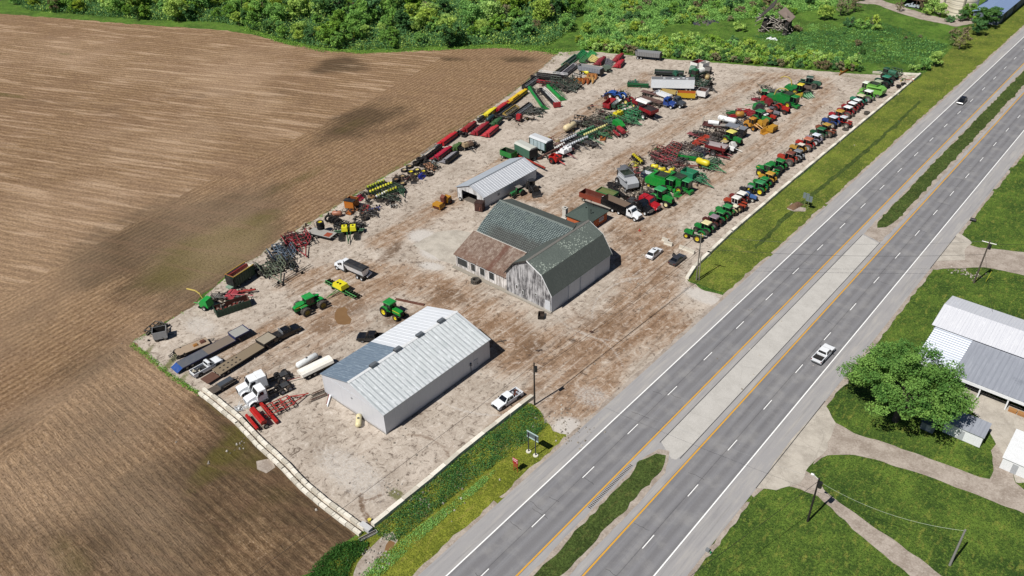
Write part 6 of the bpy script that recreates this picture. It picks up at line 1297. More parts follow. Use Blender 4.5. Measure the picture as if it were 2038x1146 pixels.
p2('field_cultivator', 'cultivator', 1322, 316, .9, 350, 'crimson folded cultivator left of the green grain head', tillage, '9c3540', 4, 6, True, False, 2, True, 4)
p2('field_cultivator', 'cultivator', 1341, 325, .5, 350, 'dark flat harrow sections lying in front of crimson cultivator', tillage, '4a3230', 3.4, 4, False, False, 1, False, 5)
p2('field_cultivator', 'cultivator', 1362, 292, .7, 340, 'brown spring-tooth drag with upright bars behind the green grain head', tillage, '4c3a36', 3.4, 6, False, False, 1.5, False, 6)
p2('platform_header', 'header', 1368, 311, .9, 110, 'green grain head with black deck lying diagonally', grain_head, 4.5, G1)
p2('small_implement', 'implement', 1309, 293, .9, 340, 'small green gearbox drive at the top-left of the crimson tangle', attachment, G1, 1.2, 'deck')
p2('tank_sprayer', 'sprayer', 1399, 323, 1.6, 335, 'pull sprayer with big yellow tank on green frame', tank, 'd9c928', 3.0, .75, True, True, .7)
p2('field_cultivator', 'cultivator', 1413, 331, .8, 335, 'green folded frame attached in front of the yellow tank sprayer', tillage, '1f7a42', 2.6, 4.6, False, False, 2.4, True, 7)
p2('hay_mower', 'mower', 1368, 331, .5, 20, 'long rusty red bar lying behind the teal hopper', auger, '7c3a32', 5, 6)
p2('feed_grinder', 'grinder', 1372, 346, 1.4, 335, 'teal-green grinder mixer with pyramid lid and folded auger', box_wagon, '2c8f68', 3.2, 2.4, .8, 1.2, '2c8f68')
p2('feed_tongue', 'implement', 1393, 361, .5, 325, 'green triangular hitch frame with long tongue before teal grinder', tillage, '23784f', 2.2, 2.4, False, False, 2.4, True, 8)
for i, (px, py, c, lab) in enumerate([(1303, 333, 'd8c82c', 'yellow plastic tank lying left of its three siblings'), (1317, 339, 'd4c42e', 'yellow plastic tank, small one second from left'), (1328, 346, 'dccb30', 'yellow plastic tank, front one nearest the green combine'), (1337, 340, 'd6c733', 'yellow plastic tank, right one beside the cream box')]):
    p2('plastic_tank', 'tank', px, py, .5, 20+25*i, lab, tank, c, 1.5, .55, True, False, .1)
p2('plastic_tank', 'tank', 1348, 350, 1.6, 20, 'cream square tank with caps on the green combine rear', lambda t: attachment(t, 'd9c88a', 1.6, 'crate', 'c9b878'))
p2('combine', 'combine', 1318, 362, 1.9, 340, 'large bright green combine lying long across the row', combine, '22a03c', '2f9a52', 'd9c72f')
p2('combine', 'combine', 1350, 367, 1.6, 335, 'second green combine with teal roof beside the bright one', combine, '1f8e3c', '2fa060', 'd9c72f')
p2(T, 'tractor', 1318, 388, 2.3, 335, 'green tractor with pale green roof behind the red semi truck', tractor, body='22923c', roof='35a862', rim='d9cfa0', s=1.25)
p2('front_bucket', 'bucket', 1351, 385, .6, 335, 'green loader bucket with mounted box right of the green tractor', attachment, '2a9c40', 2.6, 'bucket')
p2('navy_machine', 'implement', 1289, 350, 1.1, 340, 'navy and white boxy machine behind the bright green combine', box_wagon, '1f2c44', 2.6, 1.8, .7, 1.0, 'c9ced4')
p2('yellow_row_units', 'planter', 1273, 316, .8, 60, 'bright yellow upright planter boxes at the row edge', planter, '3a3530', '2b2a28', 'dccc2a', 6, .8, None, 1.2)
p2('scrap_heap', 'scrap heap', 1262, 325, .7, 60, 'pale yellow stacked seed boxes on black frame', scrap, ['d6cc5c', '2c2a28', 'c9c03a'], 16, 1.4, 1.0, 12, 1.3)
p2('scrap_heap', 'scrap heap', 1262, 341, .6, 60, 'pinkish red engine parts heap by the row edge', scrap, ['c03a50', '8f4a40', '3a3030'], 14, 1.2, .8, 13, 1.2)
p2('scrap_heap', 'scrap heap', 1284, 335, .6, 60, 'black and rust frames heaped between yellow boxes and tanks', scrap, ['2b2624', '5a463a', '3f3a36'], 26, 2.2, 1.6, 14, 1.4)
p2('scrap_heap', 'scrap heap', 1277, 360, .6, 60, 'brown rusted machine remains left of the bright combine', scrap, ['4a352b', '2e2825', '8f7c66'], 34, 2.8, 1.6, 15, 1.5)
p2('scrap_heap', 'scrap heap', 1285, 375, .5, 60, 'grey and beige dismantled parts behind the red semi', scrap, ['8d8678', 'a79c88', '5f5c56', '3b3836'], 36, 3.0, 1.6, 16, 1.0)
p2('white_combine', 'combine', 1246, 358, 1.8, 150, 'silver and white combine with grey grain tank', combine, 'b9bcc0', '777a80', 'c9c9c9')
p2('platform_header', 'header', 1232, 377, 1.0, 65, 'long black folded header frame in front of the white combine', grain_head, 7.0, '1f2023', '1a1b1e')
p2('box_wagon', 'wagon', 1180, 392, 1.4, 340, 'rust red grain wagon with open top near the brick office', box_wagon, '8f3f2b', 5.6, 2.4, .9, 1.1, '6d3427')
p2('box_wagon', 'wagon', 1208, 385, 1.2, 340, 'green wagon filled with olive scrap behind the rust red wagon', box_wagon, '3a8a50', 4.4, 2.4, .9, .7, '6b7a48', 'c0bdb4', '6f7c45')
p2('flat_trailer', 'trailer', 1194, 405, .8, 340, 'white-fronted flat trailer between rust wagon and brick office', flatbed, 6.5, 2.3, .9, 'b8b0a4', '2a2b2e')
put2('dump_truck', 'black dump truck with white cab facing lower right beside brick office', 'truck', (1222, 408), (1288, 436), 1.4, None, lambda t: (dump_truck(t), setattr(t, 'scale', (1.06, 1.06, 1.06))))
put2('semi_truck', 'black semi tractor with chrome grille between white-cab dump truck and red semi', 'truck', (1259, 400), (1296, 420), 1.3, None, semi, '16181c', False, 1, '1d1e21', 'a9adb1')
put2('semi_truck', 'bright red semi tractor with tall sleeper, beside black semi', 'truck', (1267, 396), (1312, 412), 1.4, None, semi, 'c4202c', True, 1, '4a1d1f', '8f9295', False, 2, True, 5.0)
put('safety_cone', 'small red safety cone on the gravel by the dump truck', 'cone', 1273, 458, .2, 0, None, lambda t: (MB().cyl((0, 0, .04), (0, 0, .6), .2, PM('c23a30'), 10, .05).build('cone_body', t), MB().box(-.28, .28, -.28, .28, 0, .04, PM('b5342c')).build('base', t)))

# --- middle-left row
M3 = 'machines in the row behind the gable shed'
def p3(name, cat, px, py, h, deg, label, fn, *a, **k): put(name, label, cat, px, py, h, deg+20 if 300 <= deg <= 346 else deg, M3, fn, *a, **k)
p3('forage_wagon', 'wagon', 1047, 302, 1.8, 330, 'green forage wagon with pale cream roof beside gable shed', forage_wagon, '4a7560', 'c2c4bb')
p3('forage_wagon', 'wagon', 1077, 288, 1.8, 335, 'white-roofed forage wagon with pale blue side panels', forage_wagon, '24473a', 'c6c9cc', 'b3c6cc', '3a3c44')
put2('grain_auger', 'long red grain auger running behind the gable shed', 'auger', (1015, 299), (1085, 337), .9, M3, auger, 'a3301f', L='auto', ang=3)
p3('gravity_wagon', 'wagon', 1012, 309, .9, 340, 'green gravity wagon partly hidden behind the gable shed roof', box_wagon, '1f8a38', 3.4, 2, .7, 1.2, '14301d')
put2('grain_auger', 'bright red hopper auger with long tongue pointing lower right', 'auger', (1084, 310), (1127, 327), .8, M3, hopper_cart, 'c8241e', '8a3a30', 2.4, 1.8, 1.7)
p3('conveyor', 'conveyor', 1090, 305, 1.3, 60, 'rusty brown twin conveyor tubes leaning over the red hopper', auger, '5c3a30', 4, 20)
p3('row_planter', 'planter', 1124, 304, .9, 335, 'dark red planter with white tanks and black row units', planter, '7a222c', '1c1d20', 'e3e4e6', 8, .75, ((-.7, 'e8e9ea'), (.8, 'e3e4e5')))
p3('row_planter', 'planter', 1150, 286, 1.0, 335, 'black planter with white seed lids, large folded', planter, '1d1e23', '17181b', 'c9cdd2', 12, .7, None, 3)
p3('row_planter', 'planter', 1136, 279, .9, 335, 'black and white planter directly left of the larger black one', planter, '22232a', '1c1c20', 'c2c6cc', 8, .7, None, 2)
p3('row_planter', 'planter', 1172, 274, 1.0, 335, 'green-framed black planter bar behind the white-lidded planters', planter, '1f6a44', '17191c', '3a5a48', 10, .75, None, 4)
p3('rusty_scrap', 'scrap heap', 1108, 277, .6, 340, 'rusty red small implement behind the blue-panelled wagon', scrap, ['7c4334', '5b3a30', 'c0b27a'], 18, 2.4, .8, 21, .8)
put2('tank_wagon', 'cream tank wagon with yellow front wheel on black chassis', 'tank wagon', (1146, 247), (1122, 259), 1.4, M3, tank, 'd9c79f', 3.6, .75, True, True, .6)
p3('boom_sprayer', 'sprayer', 1150, 243, 1.1, 20, 'black folded boom frames rising behind the cream tank wagon', tillage, '25231f', 3, 3.4, True, False, 1, False, 22)
p3('row_planter', 'planter', 1190, 262, .9, 335, 'green planter with line of cream units, long bar', planter, '2a7038', '2b2c22', 'd6cf8a', 12, .72, None, 3)
p3('row_planter', 'planter', 1168, 262, 1.1, 335, 'green planter frame with grey mesh walkway', planter, '1f7a4a', '2c3a32', '4f8a6a', 9, .75, None, 3)
p3('tillage_tool', 'harrow', 1186, 236, .9, 340, 'grey-brown field cultivator with upright spring teeth', tillage, '5b574a', 4, 6, True, False, 1.5, True, 23)
p3('tillage_tool', 'harrow', 1196, 248, .7, 340, 'dark maroon disc gang in the middle of the green machines', tillage, '4a2428', 3.6, 5, False, True, 1, True, 24)
p3('tillage_tool', 'harrow', 1213, 244, .9, 340, 'dark green folded harrow with round hoops', tillage, '2c5a44', 3.2, 4.6, True, True, 1, True, 25)
p3('yellow_tank_planter', 'planter', 1228, 229, 1.2, 335, 'green planter carrying bright yellow twin tank', planter, '1f7a3e', '1c2224', '5c8a3c', 10, .72, ((-.6, 'dccd2c'), (.7, 'dccd2c')), 3)
p3('grain_drill', 'drill', 1256, 222, 1.1, 70, 'green air drill with long tubular bars, left of the red cart', tillage, '2a8f5c', 4.6, 6, True, False, 1.6, True, 26)
put2('grain_conveyor', 'pale green unloading tube lying across the green drill', 'conveyor', (1238, 211), (1276, 222), 2.0, M3, auger, '2c9462', L='auto', ang=3)
p3('tillage_tool', 'cultivator', 1247, 236, .9, 335, 'green row cultivator with angular braces before the drill', tillage, '2f8a50', 3.6, 5.5, True, False, 2.4, True, 27)
p3('grain_cart', 'grain cart', 1291, 224, 1.8, 325, 'red grain cart with dark interior and white-rimmed wheel', hopper_cart, 'a31f2a', 'e6e6e2', 4.2, 2.7, 2.7, None, False, '3a3236')
p3('square_baler', 'baler', 1232, 250, 1.1, 320, 'bright green long box machine among green planters', baler, '1f9a3c', 1.4, 'c8c4ba', 4)
p3('tillage_tool', 'cultivator', 1236, 265, .6, 60, 'small red rotary harrow lying at the row front', drill, 'a8323a', 3)
p3('blade_implement', 'blade', 1200, 275, .4, 30, 'small orange-brown mower deck in front of the long green planter', attachment, 'a8662e', 2.0, 'deck')
p3('hay_rake', 'rake', 1186, 214, .6, 10, 'small red hay rake with bent black arm', rake)
p3('gravity_wagon', 'wagon', 1213, 208, 1.1, 100, 'red open hopper box near the blue loader', box_wagon, 'ab1f2c', 4.2, 1.9, .7, 1.2, 'c4323c')
p3('corn_planter', 'planter', 1227, 209, .9, 100, 'white and dark green narrow box beside the red hopper', box_wagon, '24483a', 4.2, 1.2, .7, .9, 'd9dcda')
p3('small_implement', 'implement', 1197, 222, .6, 30, 'dark red and black implement left of the yellow tank planter', attachment, '5b1f28', 2, 'deck')
p3('tractor_loader', 'tractor', 1229, 190, 1.4, 170, 'blue tractor with loader frame and white wheel', tractor, body='2f62b8', ctype='open', rim='e0e0dc', s=1.15, loader='2f62b8')
p3('round_bale_bin', 'bin', 1207, 192, .5, 30, 'rusty brown bin at the front of the blue loader', attachment, '7c4a3c', 2.0, 'crate', '5c352c')
p3('sickle_mower', 'mower', 1238, 180, 1.2, 80, 'small olive green upright machine above the blue tractor', attachment, '5c8038', 1.0, 'plow', '3c4a2c')
p3(T, 'tractor', 1258, 201, 1.5, 330, 'antique red tractor with yellow wheel beside the blue truck row', tractor, body='8f1f2a', ctype='open', rim='dccf7a', s=1.0)
p3(T, 'tractor', 1269, 203, 1.3, 330, 'faded pink and white antique tractor', tractor, body='c59096', ctype='open', rim='7a6a66', s=.9)
p3('tarp_cover', 'trailer', 1281, 208, 1.2, 330, 'white and black tarp-covered machine behind the red grain cart', forage_wagon, '34343a', 'd9d6d2', None, '1f1f22', 3.4, 2.2, 2.2)
p3('flatbed_truck_body', 'trailer', 1296, 200, .9, 335, 'rusty long bed frame behind the blue truck', flatbed, 6.5, 2.0, 1.0, '6b4f48', '3a302c')
put2('old_truck', 'royal blue old truck cab with rounded hood facing lower right', 'truck', (1314, 201), (1338, 207), 1.3, None, semi, '2a4d9c', False, 1, '2a2a2e', '6f7f9a', False, 1, True, 3.6, False)
put2('old_truck', 'dark grey old truck cab beside the royal blue one', 'truck', (1334, 199), (1357, 206), 1.3, None, semi, '4f555c', False, 1, '2a2a2e', '6f7276', False, 1, True, 3.4, False)
put2('hopper_trailer', 'white flat hopper boxes on a dark trailer with slim white arm', 'trailer', (1300, 181), (1340, 196), 1.0, None, box_wagon, 'dfe2e4', 6.0, 2.2, .8, .7, 'c9ccd0')
put2('van_trailer', 'long white box trailer with grey roof parked among machines', 'trailer', (1392, 166), (1286, 164), 2.4, None, van_trailer, 13.5, 2.6)
put2('spreader_trailer', 'bright yellow tank spreader with orange side band', 'trailer', (1386, 189), (1346, 187), 1.5, None, box_wagon, 'd9b325', 5.6, 2.3, .8, 1.5, 'cf6a2a')
put2('spreader_trailer', 'cream-yellow low tank body left of the bright yellow spreader', 'trailer', (1345, 184), (1316, 180), 1.2, None, box_wagon, 'cdb878', 5, 1.8, .8, .8, 'c9b06a')
put2('header_trailer', 'dark green draper head on a trailer behind the white box trailer', 'header', (1370, 146), (1294, 142), 1.4, None, grain_head, 9.5, '1e5238', '2a2c30', '26302b', cart=True, off=90)
put('green_hopper', 'teal green upright hopper standing on the draper head trailer', 'hopper', 1346, 139, 2.4, 0, None, baler, '246a54', 1.6, '2c4a40', 2)
put('row_stalks', 'row of four black upright shanks on the far draper trailer', 'shanks', 1327, 137, 2.0, 0, None, planter, '1f1f22', '17181b', '1f1f22', 4, .6, None, .6)
p3('draper_head', 'header', 1270, 168, .8, 118, 'green draper head with black deck left of the white box trailer', grain_head, 5.5, '1f6a40')
p3('teal_parts', 'scrap heap', 1260, 163, .6, 60, 'teal green small machine left of the green draper head', scrap, ['2a7a60', '1f5a48', '2c8a68'], 18, 1.6, .9, 31, 1.0)
p3('field_sprayer', 'sprayer', 1389, 148, 1.6, 260, 'green sprayer with hoops in front of the white platform machine', sprayer, '1f6a40', 'e0e0da', 'c9c7ba', '24503a')
p3('white_harvester', 'harvester', 1388, 131, 1.6, 260, 'white boxy machine with red side, rearmost in the row', box_wagon, 'dedcd6', 3.4, 2.4, .8, 1.8, '93343a')
p3('white_harvester', 'harvester', 1401, 133, 1.6, 260, 'narrow white box machine right of the rearmost white one', box_wagon, 'e2e0da', 2.8, 1.4, .8, 1.8, 'd0ccc4')
p3('tillage_tool', 'cultivator', 1397, 164, .9, 280, 'dark green machine with tan wheels right of white box trailer', tillage, '21503a', 4, 4.6, True, True, 1.6, True, 33)
p3('tan_tank', 'tank', 1408, 154, .8, 290, 'tan rounded tank beside the green sprayer', tank, 'c7b07e', 1.8, .6)
p3('feeder_wagon', 'wagon', 1398, 187, 1.0, 280, 'white feeder box with brown load and black V mouth', box_wagon, 'dcdcdc', 2.6, 2.4, .6, 1.4, '6b4a44', 'c0bdb4', '6b4a44')
put('black_disc', 'black disc tool with small white wheel at far right of that row', 'disc', 1413, 177, .5, 340, None, tillage, '1f2022', 2, 2.4, False, True, 2, True, 35)

# --- outer left row along the field
M4 = 'machines along the field edge'
def p4(name, cat, px, py, h, deg, label, fn, *a, **k): put(name, label, cat, px, py, h, deg, M4, fn, *a, **k)
p4('skid_attachment', 'attachment', 320, 667, .8, 60, 'grey box attachment with black front at the lot left corner', box_wagon, 'a7a9ab', 2.2, 1.8, .5, 1.4, '1c1d20')
p4('disc_harrow', 'harrow', 312, 655, .4, 20, 'black disc harrow behind the grey box attachment', tillage, '1c1b1a', 2.6, 4.4, False, True, 1, False, 41)
def flat_auto(t, L, *a, **k): flatbed(t, L, *a, **k)
put2('equipment_trailer', 'beige tandem equipment trailer with slatted ramp near the field corner', 'trailer', (350, 703), (414, 677), .8, None, lambda t, L: (flatbed(t, L, 2.4, .8, 'b9a48d', '2b2a29', 2, -.3, 1.2, True), MB().box(.2, 1.1, -.5, .3, .8, 1.1, PM('b07a3c'), .7, .6).build('load', t), MB().box(1.6, 2.6, -.4, .6, .8, 1.15, RUST(), .7, .6).build('load', t)), L='auto')
put2('step_deck_trailer', 'step-deck trailer with weathered plank deck, blue tail and raised pale front deck', 'trailer', (357, 727), (463, 672), .95, None, lambda t, L: (step_deck(t, L, 3.0, '85796d', 'b3b2ac', '1f2f66', '2454a0'), MB().box(-L/2, -L/2+5.2, -1.2, 1.2, .954, .972, PM('70747c', .6, .2)).build('steel_deck', t)), L='auto')
put2('step_deck_trailer', 'step-deck trailer with bare tan deck coupled behind the black pickup', 'trailer', (430, 741), (519, 686), .95, None, lambda t, L: (step_deck(t, L, 2.8, '93836c', 'b0a592', '17181b', None), [MB().box(-L/2+1+.9*k, -L/2+1.35+.9*k, y-.15, y+.15, .955, .975, BLK()).build('deck_slot', t) for k in range(5) for y in (-.6, .5)], MB().box(-L/2-2.6, -L/2-.05, -1.15, 1.15, .5, .62, PM('6b4a3c', .8), 1, 1).build('ramp', t)), L='auto')
put2('flatbed_pickup', 'black truck with silver headache rack pulling the tan step-deck trailer', 'truck', (545, 672), (591, 650), .9, None, lambda t: (pickup(t, '15171c', True), MB().box(-.98, -.84, -.9, .9, 1.2, 1.9, PM('b9bec2', .3, .6)).build('headache_rack', t), MB().box(-2.9, -.9, -1.05, 1.05, 1.19, 1.26, BLK()).build('flat_bed', t)))
put2('pickup_truck', 'white single-cab pickup with loaded bed between the two step-deck trailers', 'pickup', (382, 744), (438, 713), .9, None, pickup, 'dfe2e5', False, '2a2b2e', ['7c4a3c', '4a4c50', 'c9c2b0'])
put2('utility_trailer', 'small black trailer with silver toolbox beside white semi tractors', 'trailer', (424, 778), (460, 757), .6, None, lambda t: (flatbed(t, 4.6, 1.8, .7, '5f564e', '1c1c1e', 1, -.1, 1.0), MB().box(-.6, 2.0, -.7, .5, .72, 1.2, PM('8f979f', .3, .7)).build('toolbox', t)))
put2('semi_truck', 'white semi tractor with sleeper, left of the two near the field wall', 'truck', (548, 750), (467, 783), 1.1, None, semi, 'e0e3e5', True, 1, '1d1e21', '55585c', False, 2, True, 5.6)
put2('semi_truck', 'white day-cab semi tractor, right of the two near the field wall', 'truck', (556, 771), (490, 802), 1.0, None, semi, 'e3e6e8', False, 1, '1d1e21', 'c9ccd0', False, 2, True, 4.6)
put('scrap_parts', 'small white plastic bumper parts lying by the field wall', 'scrap', 474, 813, .2, 30, None, scrap, ['d9dbdc', 'b9bcbf'], 10, .9, .5, 51, .45)
put('scrap_parts', 'white fender piece beside the red drill', 'scrap', 484, 810, .2, 30, None, scrap, ['e0e2e3'], 5, .5, .4, 52, .4)
put('grain_drill', 'bright red grain drill with long seed hopper near the field wall', 'drill', 514, 829, 1.2, 81, None, lambda t: (drill(t, 'c2201c', 4.4)))
put('red_toolbar', 'bright red square steel tube lying beside the drill', 'toolbar', 535, 822, .4, 81, None, lambda t: (MB().box(-.25, .25, -3.2, 3.2, .2, .7, PM('bf2620', .4)).build('beam', t), MB().box(-.4, .4, -1.2, -1.0, 0, .2, BLK()).build('support', t)))
put('field_cultivator', 'red chisel plough frame stretching right of the red drill', 'cultivator', 556, 807, .7, 78, None, tillage, 'b3241f', 4.4, 4.6, False, False, 2.6, True, 53)
put2('tanker_body', 'long white half-round tank body with dark underside left of steel building', 'tank', (596, 742), (658, 712), 1.6, None, lambda t, L: (MB().prism([(-1.15, 1.1), (1.15, 1.1), (1.0, 1.6), (.5, 1.9), (-.5, 1.9), (-1.0, 1.6)], -L/2, L/2, PM('eeeae0', .5), axis='x').build('shell', t), MB().box(-L/2+.3, L/2-.3, -.9, .9, .5, 1.09, PM('22211f', .8)).build('chassis', t), MB().bar((-L/2, 0, .6), (-L/2-2.2, .8, .5), .14, PM('8a3a34')).build('hitch', t), [wheel(t, -L/2+1.3+1.1*q, y, .45, .3) for q in range(2) for y in (-.85, .85)]), L='auto')
put2('plastic_tank', 'white cylindrical tank lying behind the long tank body', 'tank', (594, 727), (628, 708), .8, None, tank, 'd9dcdc', 4.2, .62, True, False, .15)
put('lumber_pile', 'pile of dark beams and boards against the steel building', 'lumber', 646, 780, .3, 75, None, lambda t: [MB().bar((-3+.2*k, -.8+.32*k, .1+.1*(k % 3)), (1.8+.3*k, -.9+.34*k, .12+.1*(k % 3)), .14, PM(['4c3f36', '6e4a3c', '7d7468', '2e2b29'][k % 4], .9)).build('board', t) for k in range(7)])
put('white_pipe', 'two white downspouts and a red pole leaning at the building corner', 'pipes', 656, 797, .2, 0, None, lambda t: [MB().cyl((-.8-.3*k, .9+.1*k, .3), (.9-.35*k, -1.2+.2*k, .12), .1, [TRIM, TRIM, PM('8f3230')][k], 8).build('pipe', t) for k in range(3)])
put('propane_tank', 'cream propane tank lying at the foot of the white gable wall', 'propane tank', 714, 838, .5, -43, None, tank, 'd8cca0', 2.6, .5, True, False, .12)
put2('high_side_trailer', 'dark green high-sided trailer with yellow top rail and white inner wall', 'trailer', (459, 548), (493, 526), 3.1, None, high_box, 5.8, 2.5, 3.1)
p4('manure_pump', 'machine', 461, 585, .9, 30, 'salmon red machine with long red arm beside the green trailer', mower, 'c9525c', 2.2, 3.4)
p4('red_boom', 'auger', 484, 578, .8, 45, 'thin red boom with black pipe reaching up-right from the salmon machine', auger, 'a8322c', 4.4, 5)
p4('forage_chopper', 'chopper', 410, 606, .8, 200, 'bright green pull chopper with curved yellow spout over the field edge', lambda t: (baler(t, '22b04a', 1.6, 'c8c4ba', 2.2), [MB().cyl(a, b, .13, PM('d2bb62', .5), 6).build('spout', t) for a, b in zip([(.2, 0, 1.6), (.7, 0, 2.8), (1.5, 0, 3.3)], [(.7, 0, 2.8), (1.5, 0, 3.3), (3.4, 0, 3.3)])]))
p4('plough_frame', 'plough', 437, 592, .5, 40, 'black plough arms stretched out behind the green chopper', tillage, '1d1c1c', 3, 2, False, False, 2.4, False, 61)
put2('scrap_dumpster', 'dark green open dumpster full of rusty scrap', 'dumpster', (425, 622), (499, 597), .8, None, dumpster)
p4('disc_plough', 'plough', 541, 534, .8, 343, 'grey-green folded field cultivator with long tongue', tillage, '6a7560', 4.2, 5, True, True, 3, True, 62)
p4('tillage_tool', 'cultivator', 562, 507, .9, 341, 'slate blue folded cultivator with triangular tongue', tillage, '53667a', 4, 5, True, False, 3.2, True, 63)
p4('tillage_tool', 'cultivator', 591, 480, .9, 340, 'crimson disc harrow with tall folded wing and long red tongue', tillage, '9c2030', 4.4, 5.4, True, True, 3.6, True, 64)
put2('header_cart', 'long thin black header cart lying on the dirt', 'cart', (546, 571), (608, 532), .5, None, black_rack, 9)
p4('white_rack', 'rack', 507, 532, .8, 50, 'small white slotted rack beside the green trailer', attachment, 'c9c9c0', 1.8, 'crate', '2b2b2b')
put2('deck_trailer', 'pale deck-over trailer with stack of black tyres and red-orange panel', 'trailer', (618, 459), (664, 470), .8, M4, lambda t, L: (flatbed(t, L, 2.4, .85, 'b4b2ac', '232427', 2, -.1, 1.4), MB().box(L*.18, L*.42, -.9, .5, .855, .9, PM('a84a2c', .7)).build('panel', t)), L='auto')
put('tyre_stack', 'tall stack of black tyres with yellow rim on top, on the pale trailer', 'tyres', 638, 449, 1.8, 0, None, lambda t: (setattr(t, 'location', (t.location.x, t.location.y, LZ+.86)), tyre_stack(t, 4, .85, .5, 'd8c62a', True)))
p4('scrap_heap', 'scrap heap', 617, 450, .5, 40, 'cream and rusty parts heap left of the tyre stack', scrap, ['c2b294', '7a5a48', '3a3836'], 16, 1.8, .7, 66, .9)
for i, (px, py) in enumerate(((654, 436), (661, 438), (668, 440), (674, 443))):
    put('upright_tyre', ['leftmost upright black tyre in the short row by the field', 'second upright black tyre in the row by the field', 'third upright black tyre in the row by the field', 'rightmost upright black tyre beside the yellow-tank planter'][i], 'tyre', px, py, .8, 60, 'upright tyres in a row by the field', tyre_upright, .95, .5)
p4('salmon_tank', 'tank', 671, 426, .7, 40, 'faded salmon barrel tank behind the upright tyres', tank, 'b8795e', 1.8, .55)
put2('row_planter', 'green folded planter with two bright yellow tanks facing the barn', 'planter', (697, 440), (693, 476), 1.0, M4, lambda t: (planter(t, '1f6a38', '202224', '3a3c3a', 10, .62, ((-.85, 'dcd52a'), (.85, 'dcd52a')), 4.2, boxes=False), [MB().box(.6+.35*k, .75+.35*k, y-.5, y+.5, .3, .7, PM('2b2d2e', .6)).build('row_unit', t) for k in range(8) for y in (-1.5, 1.5)]))
p4('feed_box', 'feeder', 700, 405, 1.3, 20, 'bright orange feeder box with black lid', lambda t: (box_wagon(t, 'd07a22', 2.2, 2.4, .5, 1.7, '8a4a1c'), MB().box(-1.2, 1.2, -1.3, 0, 2.22, 2.32, PM('2a2c30')).build('lid', t)))
p4('blade_implement', 'blade', 697, 421, .5, 20, 'small orange tiller behind the yellow tanks', attachment, 'b5682f', 1.8, 'deck')
p4('rotary_cutter', 'mower', 728, 413, .4, 40, 'small faded red rotary cutter', attachment, 'a3383a', 2.2, 'deck')
p4('blade_implement', 'blade', 746, 417, .4, 50, 'royal blue three-point plough near the lane', attachment, '2440a0', 2.6, 'plow', '2a3f98')
p4('blade_implement', 'blade', 717, 395, .3, 20, 'hot pink-red small blade behind the orange feeder', attachment, 'b8294a', 1.6, 'bucket')
p4('loose_tyre', 'tyre', 726, 434, .4, 0, 'black tyre lying right of the yellow-tank planter', tyre_stack, 1, .8)
p4('loose_tyre', 'tyre', 722, 424, .5, 0, 'tyre with rusty rim leaning on the planter', tyre_stack, 1, .75, .45, '7c5a4a')
p4('scrap_heap', 'scrap heap', 712, 432, .4, 30, 'dark chain and hose heap between planter and loose tyre', scrap, ['2a2a2c', '55504a'], 12, 1.2, .8, 67, .6)
for i, (px, py, col, kd, lab) in enumerate([(727, 387, '3d5a34', 'plow', 'dark green small plough with cream part near the field'), (739, 392, 'a8845c', 'deck', 'brown rim-like casting between the small implements'), (757, 398, '35302c', 'deck', 'dark gearbox deck lying on pale gravel'), (733, 402, '1f2022', 'plow', 'row of small black gears lying on gravel'), (774, 402, '2c2a2a', 'bucket', 'black and white small bucket near the lane'), (782, 409, 'c9c6c0', 'blade', 'flat white plate at the edge of the lane'), (814, 356, '7c2a24', 'plow', 'small red and black cultivator on pale gravel'), (824, 362, '3a3a3c', 'blade', 'thin dark rod frame near the red cultivator')]):
    p4('three_point_tool', 'implement', px, py, .3, 30+40*i, lab, attachment, col, 1.4, kd)
p4('row_planter', 'planter', 762, 377, .8, 355, 'planter with three rows of bright yellow seed boxes', planter, '28482c', '1d1f1e', 'ddd840', 9, .7, None, 2.6)
p4('row_planter', 'planter', 774, 386, .8, 355, 'front planter bar with black row units and yellow tips', planter, '26452c', '1b1d1c', 'c9c83c', 8, .7, None, 2.2)
p4('row_planter', 'planter', 752, 370, .8, 355, 'rear bar of yellow-green planter boxes at the field edge', planter, '2a4a2e', '1d1f1e', 'b9c83a', 7, .7, None, 1.0)
p4('green_drive', 'implement', 797, 378, .6, 330, 'dark green implement arms right of the yellow planters', tillage, '24583c', 2.2, 2.6, False, True, 1.8, True, 68)
ty = [(788, 361, 2, '9c7c5c', 'two stacked black tyres with brown rim beside the yellow planters'), (801, 365, 1, 'c9b07c', 'black tyre with tan rim on green drum'), (774, 366, 1, None, 'bare black tyre behind the yellow planters'), (801, 351, 1, 'cdb588', 'black tyre with cream rim alone near the field edge'), (805, 338, 1, 'c9b894', 'dark tyre with cream rim, leftmost of the tyre group'), (815, 331, 1, 'b9a078', 'black tyre with tan rim next to green weeds'), (818, 342, 1, 'dccb20', 'wide bright yellow rim wheel in the tyre group'), (830, 338, 1, 'd6c87c', 'black tyre with cream-yellow rim, centre of the tyre group'), (828, 347, 1, 'd0c56a', 'black tyre with pale yellow rim in front of the centre one'), (842, 341, 1, 'd3c72f', 'black tyre with bright yellow rim above the blue parts'), (855, 346, 1, None, 'grey worn tyre, rightmost of the tyre group'), (766, 367, 1, 'b9c92c', 'tyre with yellow-green rim behind the planters'), (790, 366, 1, None, 'bare tyre between brown-rim and tan-rim tyres')]
for px, py, n, rc, lab in ty: p4('loose_tyre', 'tyre', px, py, .4, 0, lab, tyre_stack, n, .82, .5, rc)
for i, (px, py, n) in enumerate([(828, 325, 2), (836, 321, 3), (843, 319, 2), (849, 324, 2), (841, 327, 1)]):
    p4('tyre_pile', 'tyres', px, py, .6, 0, ['black tyre pile, leftmost beside the field weeds', 'tallest black tyre pile at the field edge', 'black tyre pile behind the tallest one', 'black tyre pile nearest the white scrap sheets', 'single black tyre in front of the black piles'][i], tyre_stack, n, .8, .45)
